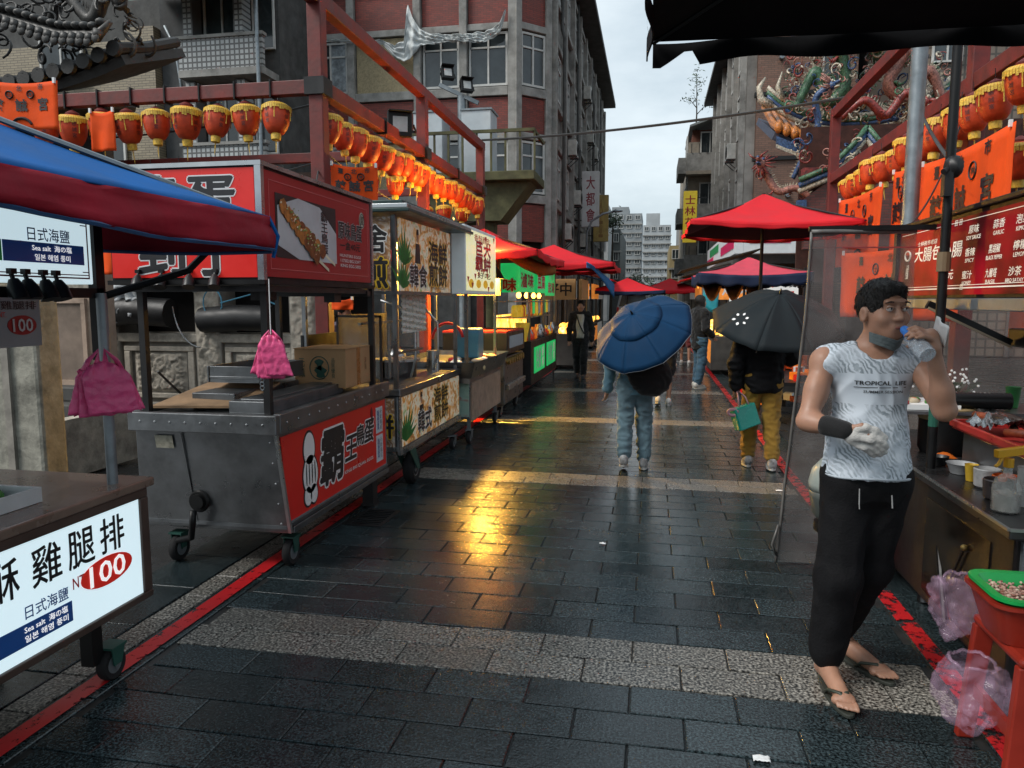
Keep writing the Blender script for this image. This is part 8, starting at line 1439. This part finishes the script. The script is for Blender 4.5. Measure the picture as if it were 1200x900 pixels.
# trousers, wristband, glove, hair, mask, flip-flops, bottle
trs = [cap((.845, 3.23, .93), (.93, 3.235, .93), .128, .128, .05, TF, .92), cap(hipR, knR, .095, .085, .04), cap(knR, (anR[0], anR[1], .15), .085, .074, .04), cap(hipL, knL, .095, .085, .04), cap(knL, (anL[0] - .01, anL[1] - .03, .16), .085, .074, .04), cap((.775, 3.25, .12), (.775, 3.25, .15), .052, .058, .02)]
sdf_obj('trousers', trs, M('black_cotton', (.006, .006, .007), .8, var=.3, sc=12, bump=.3, bs=120), mn, .008, clip=[((0, 0, .985), (0, 0, 1))], fold=(.006, (13, 13, 7), 9))
P('drawstring', M('cord_grey', (.25, .25, .25), .7), mn, lambda b: (b.tube([(.83, 3.105, .9), (.828, 3.09, .84), (.83, 3.09, .82)], .0025, 5), b.tube([(.95, 3.1, .88), (.952, 3.09, .83)], .003, 5)))
sdf_obj('wristband', [cap(np.array(elR) * .42 + np.array(wrR) * .58, np.array(wrR) + nrm((.86, -.18, -.42)) * .012, .041, .036, .01)], fabric('black_knit', (.012, .012, .013)), mn, .006)
sdf_obj('glove', tk(hand_prims(np.array(wrR) + nrm((.86, -.18, -.42)) * .012, (.86, -.18, -.42), (.05, .75, -.5), (.4, -.5, .75), .26, 1.0), .0035), M('cotton_glove', (.52, .51, .49), .85, var=.12, sc=30, bump=.4, bs=160), mn, .005, fold=(.0009, (40, 40, 60), 1))
Bh = np.stack((hr, hf_, hu)); hp = [ell(Lh(0, -.016, .036), (.084, .103, .098), .02, Bh), ell(Lh(0, .05, .083), (.056, .042, .026), .03, Bh), ell(Lh(0, .115, -.034), (.074, .085, .105), .008, Bh, sub=True), ell(Lh(0, .02, -.115), (.13, .16, .075), .01, Bh, sub=True)]
for q in (-1, 1): hp.append(ell(Lh(q * .095, .005, -.02), (.03, .035, .045), .01, Bh, sub=True))
hr_o = sdf_obj('hair', hp, hairm, mn, .005, fold=(.003, (70, 70, 25), 2), smooth_it=1)
hb = MB(); rnh = random.Random(3); hv = hr_o.data.vertices
for _k in range(900):      # short tufts breaking the hair outline
    v_ = hv[rnh.randrange(len(hv))]; p0 = v_.co + wloc(mn); n_ = Vector(v_.normal)
    if n_.z < -.35: continue
    dn = (Vector(hf_) * rnh.uniform(.2, .8) + Vector(hr) * rnh.gauss(0, .22) + Vector((0, 0, rnh.uniform(-.9, -.2)))); dn = (dn - n_ * dn.dot(n_)).normalized(); l = rnh.uniform(.012, .028)
    hb.tube([p0 - n_ * .002, p0 + n_ * l * .05 + dn * l * .55, p0 + n_ * l * .02 + dn * l], [.0016, .0013, .0003], 3, cap=False)
tag(hb.build('hair_tufts', hairm, mn), kind='stuff')
for q in (-1, 1):
    P('eye', [M('eye_white', (.55, .52, .5), .3), M('iris', (.015, .01, .008), .2)], mn, lambda b: (b.sph(Lh(q * .033, .083, .008), .0125, 12, 8, 0), b.sph(Lh(q * .033, .0905, .008), .0065, 10, 6, 1)), smooth=True)
    P('eyelid', skin, mn, lambda b: b.tube([Lh(q * .033 + x * .016, .094 - .006 * abs(x) ** 2 * 1.4, .015 - .005 * x * x) for x in (-1, -.5, 0, .5, 1)], .004, 6), smooth=True); P('eyebrow', hairm, mn, lambda b: b.tube([Lh(q * .033 + x * .022, .0955 - .008 * abs(x) ** 2, .034 - .006 * x * x) for x in (-1, -.4, .3, 1)], [.0015, .003, .003, .0015], 6), smooth=True)
P('lips', M('lip', (.27, .1, .08), .4), mn, lambda b: b.tube([Lh(x * .021, .0945 - .008 * x * x, -.067 - .002 * x * x) for x in (-1, -.5, 0, .5, 1)], [.003, .006, .0065, .006, .003], 7), smooth=True)
gm = M('mask_grey', (.12, .145, .15), .8, var=.2, sc=20, bump=.4, bs=60)
P('face_mask', gm, mn, lambda b: b.grid(lambda u, v: Vector(Lh(math.sin((u - .5) * 2.6) * (.073 - .006 * v), -.01 + math.cos((u - .5) * 2.6) * (.096 - .022 * v), -.118 - .04 * v + .075 * abs(u - .5) + .0015 * math.sin(v * 20))), 26, 14), smooth=True, thick=.004)
P('ear_loop', white, mn, lambda b: b.tube([Lh(-.066, .02, -.085), Lh(-.079, .02, -.05), Lh(-.086, .012, -.01), Lh(-.084, -.01, .02)], .0022, 5), smooth=True)
for nm_, d_, n_, an_, bl_ in (('flip_flop', dR, nR, anR, blR), ('flip_flop', dL, nL, anL, blL)):
    he = Vector(an_) * 1; he = Vector((an_[0], an_[1], 0)) - Vector(d_) * .075; to = Vector((bl_[0], bl_[1], 0)) + Vector(d_) * .085; L_ = (to - he).length; ring = []
    for k in range(28):
        a = 2 * math.pi * k / 28; tt = .5 + .5 * math.cos(a); wdt = .034 + .018 * tt - .012 * max(0, .6 - abs(tt - .35)) * 0; ring.append(he + Vector(d_) * L_ * tt + Vector(n_) * math.sin(a) * wdt * (1.05))
    ff = P('flip_flop', M('flipflop_green', (.03, .034, .027), .6, var=.2), mn, lambda b: b.slab([p + Vector((0, 0, .002)) for p in ring], (0, 0, 1), .017), bevel=.004)
    tp_ = Vector(bl_) + Vector(d_) * .03 + Vector(n_) * .02; P('strap', M('flipflop_strap', (.035, .042, .03), .5), ff, lambda b: [b.tube([Vector((tp_.x, tp_.y, .03)), Vector(bl_) + Vector(n_) * .012 * q_ + Vector(d_) * -.002 + Vector((0, 0, .028)), Vector(bl_) - Vector(d_) * .06 + Vector(n_) * .042 * q_ + Vector((0, 0, .012)), Vector(bl_) - Vector(d_) * .09 + Vector(n_) * .046 * q_ - Vector((0, 0, .018))], [.006, .012, .011, .01], 7, flat=.6) for q_ in (-1, 1)], smooth=True)
bt_ = thing('water_bottle', 'clear plastic water bottle with blue neck held to his mouth', 'bottle', tuple(bA)); axm = Matrix((Vector(bS), Vector(np.cross(ba, bS)), Vector(ba))).transposed()
P('bottle', film('pet_plastic', (.62, .68, .74), .3, .08, 40., .5), bt_, lambda b: b.lathe([(.012, .03), (.015, .035), (.03, .065), (.032, .08), (.030, .1), (.0325, .11), (.030, .122), (.0325, .135), (.0325, .165), (.03, .18), (.015, .181)], Vector(bA), 20, ax=axm), smooth=40); P('neck', M('blue_cap', (.03, .17, .55), .35), bt_, lambda b: b.lathe([(.013, .0), (.015, .004), (.0165, .008), (.0165, .032), (.02, .04), (.026, .052), (.02, .05), (.012, .035)], Vector(bA), 18, ax=axm), smooth=40); P('water', film('water_fill', (.5, .58, .66), .35, .05, 30.), bt_, lambda b: b.lathe([(.001, .085), (.029, .09), (.029, .176), (.001, .178)], Vector(bA), 16, ax=axm), smooth=40)
P('napkin', white, bt_, lambda b: b.grid(lambda u, v: Vector(palm + bS * (.03 + .006 * math.sin(u * 9)) + ba * (.08 * u - .04) - bU * (.02 - .09 * v) * 1.0), 8, 8), smooth=True, thick=.003)
bpy.data.objects.remove(_fo); bpy.data.scenes.remove(_gs)
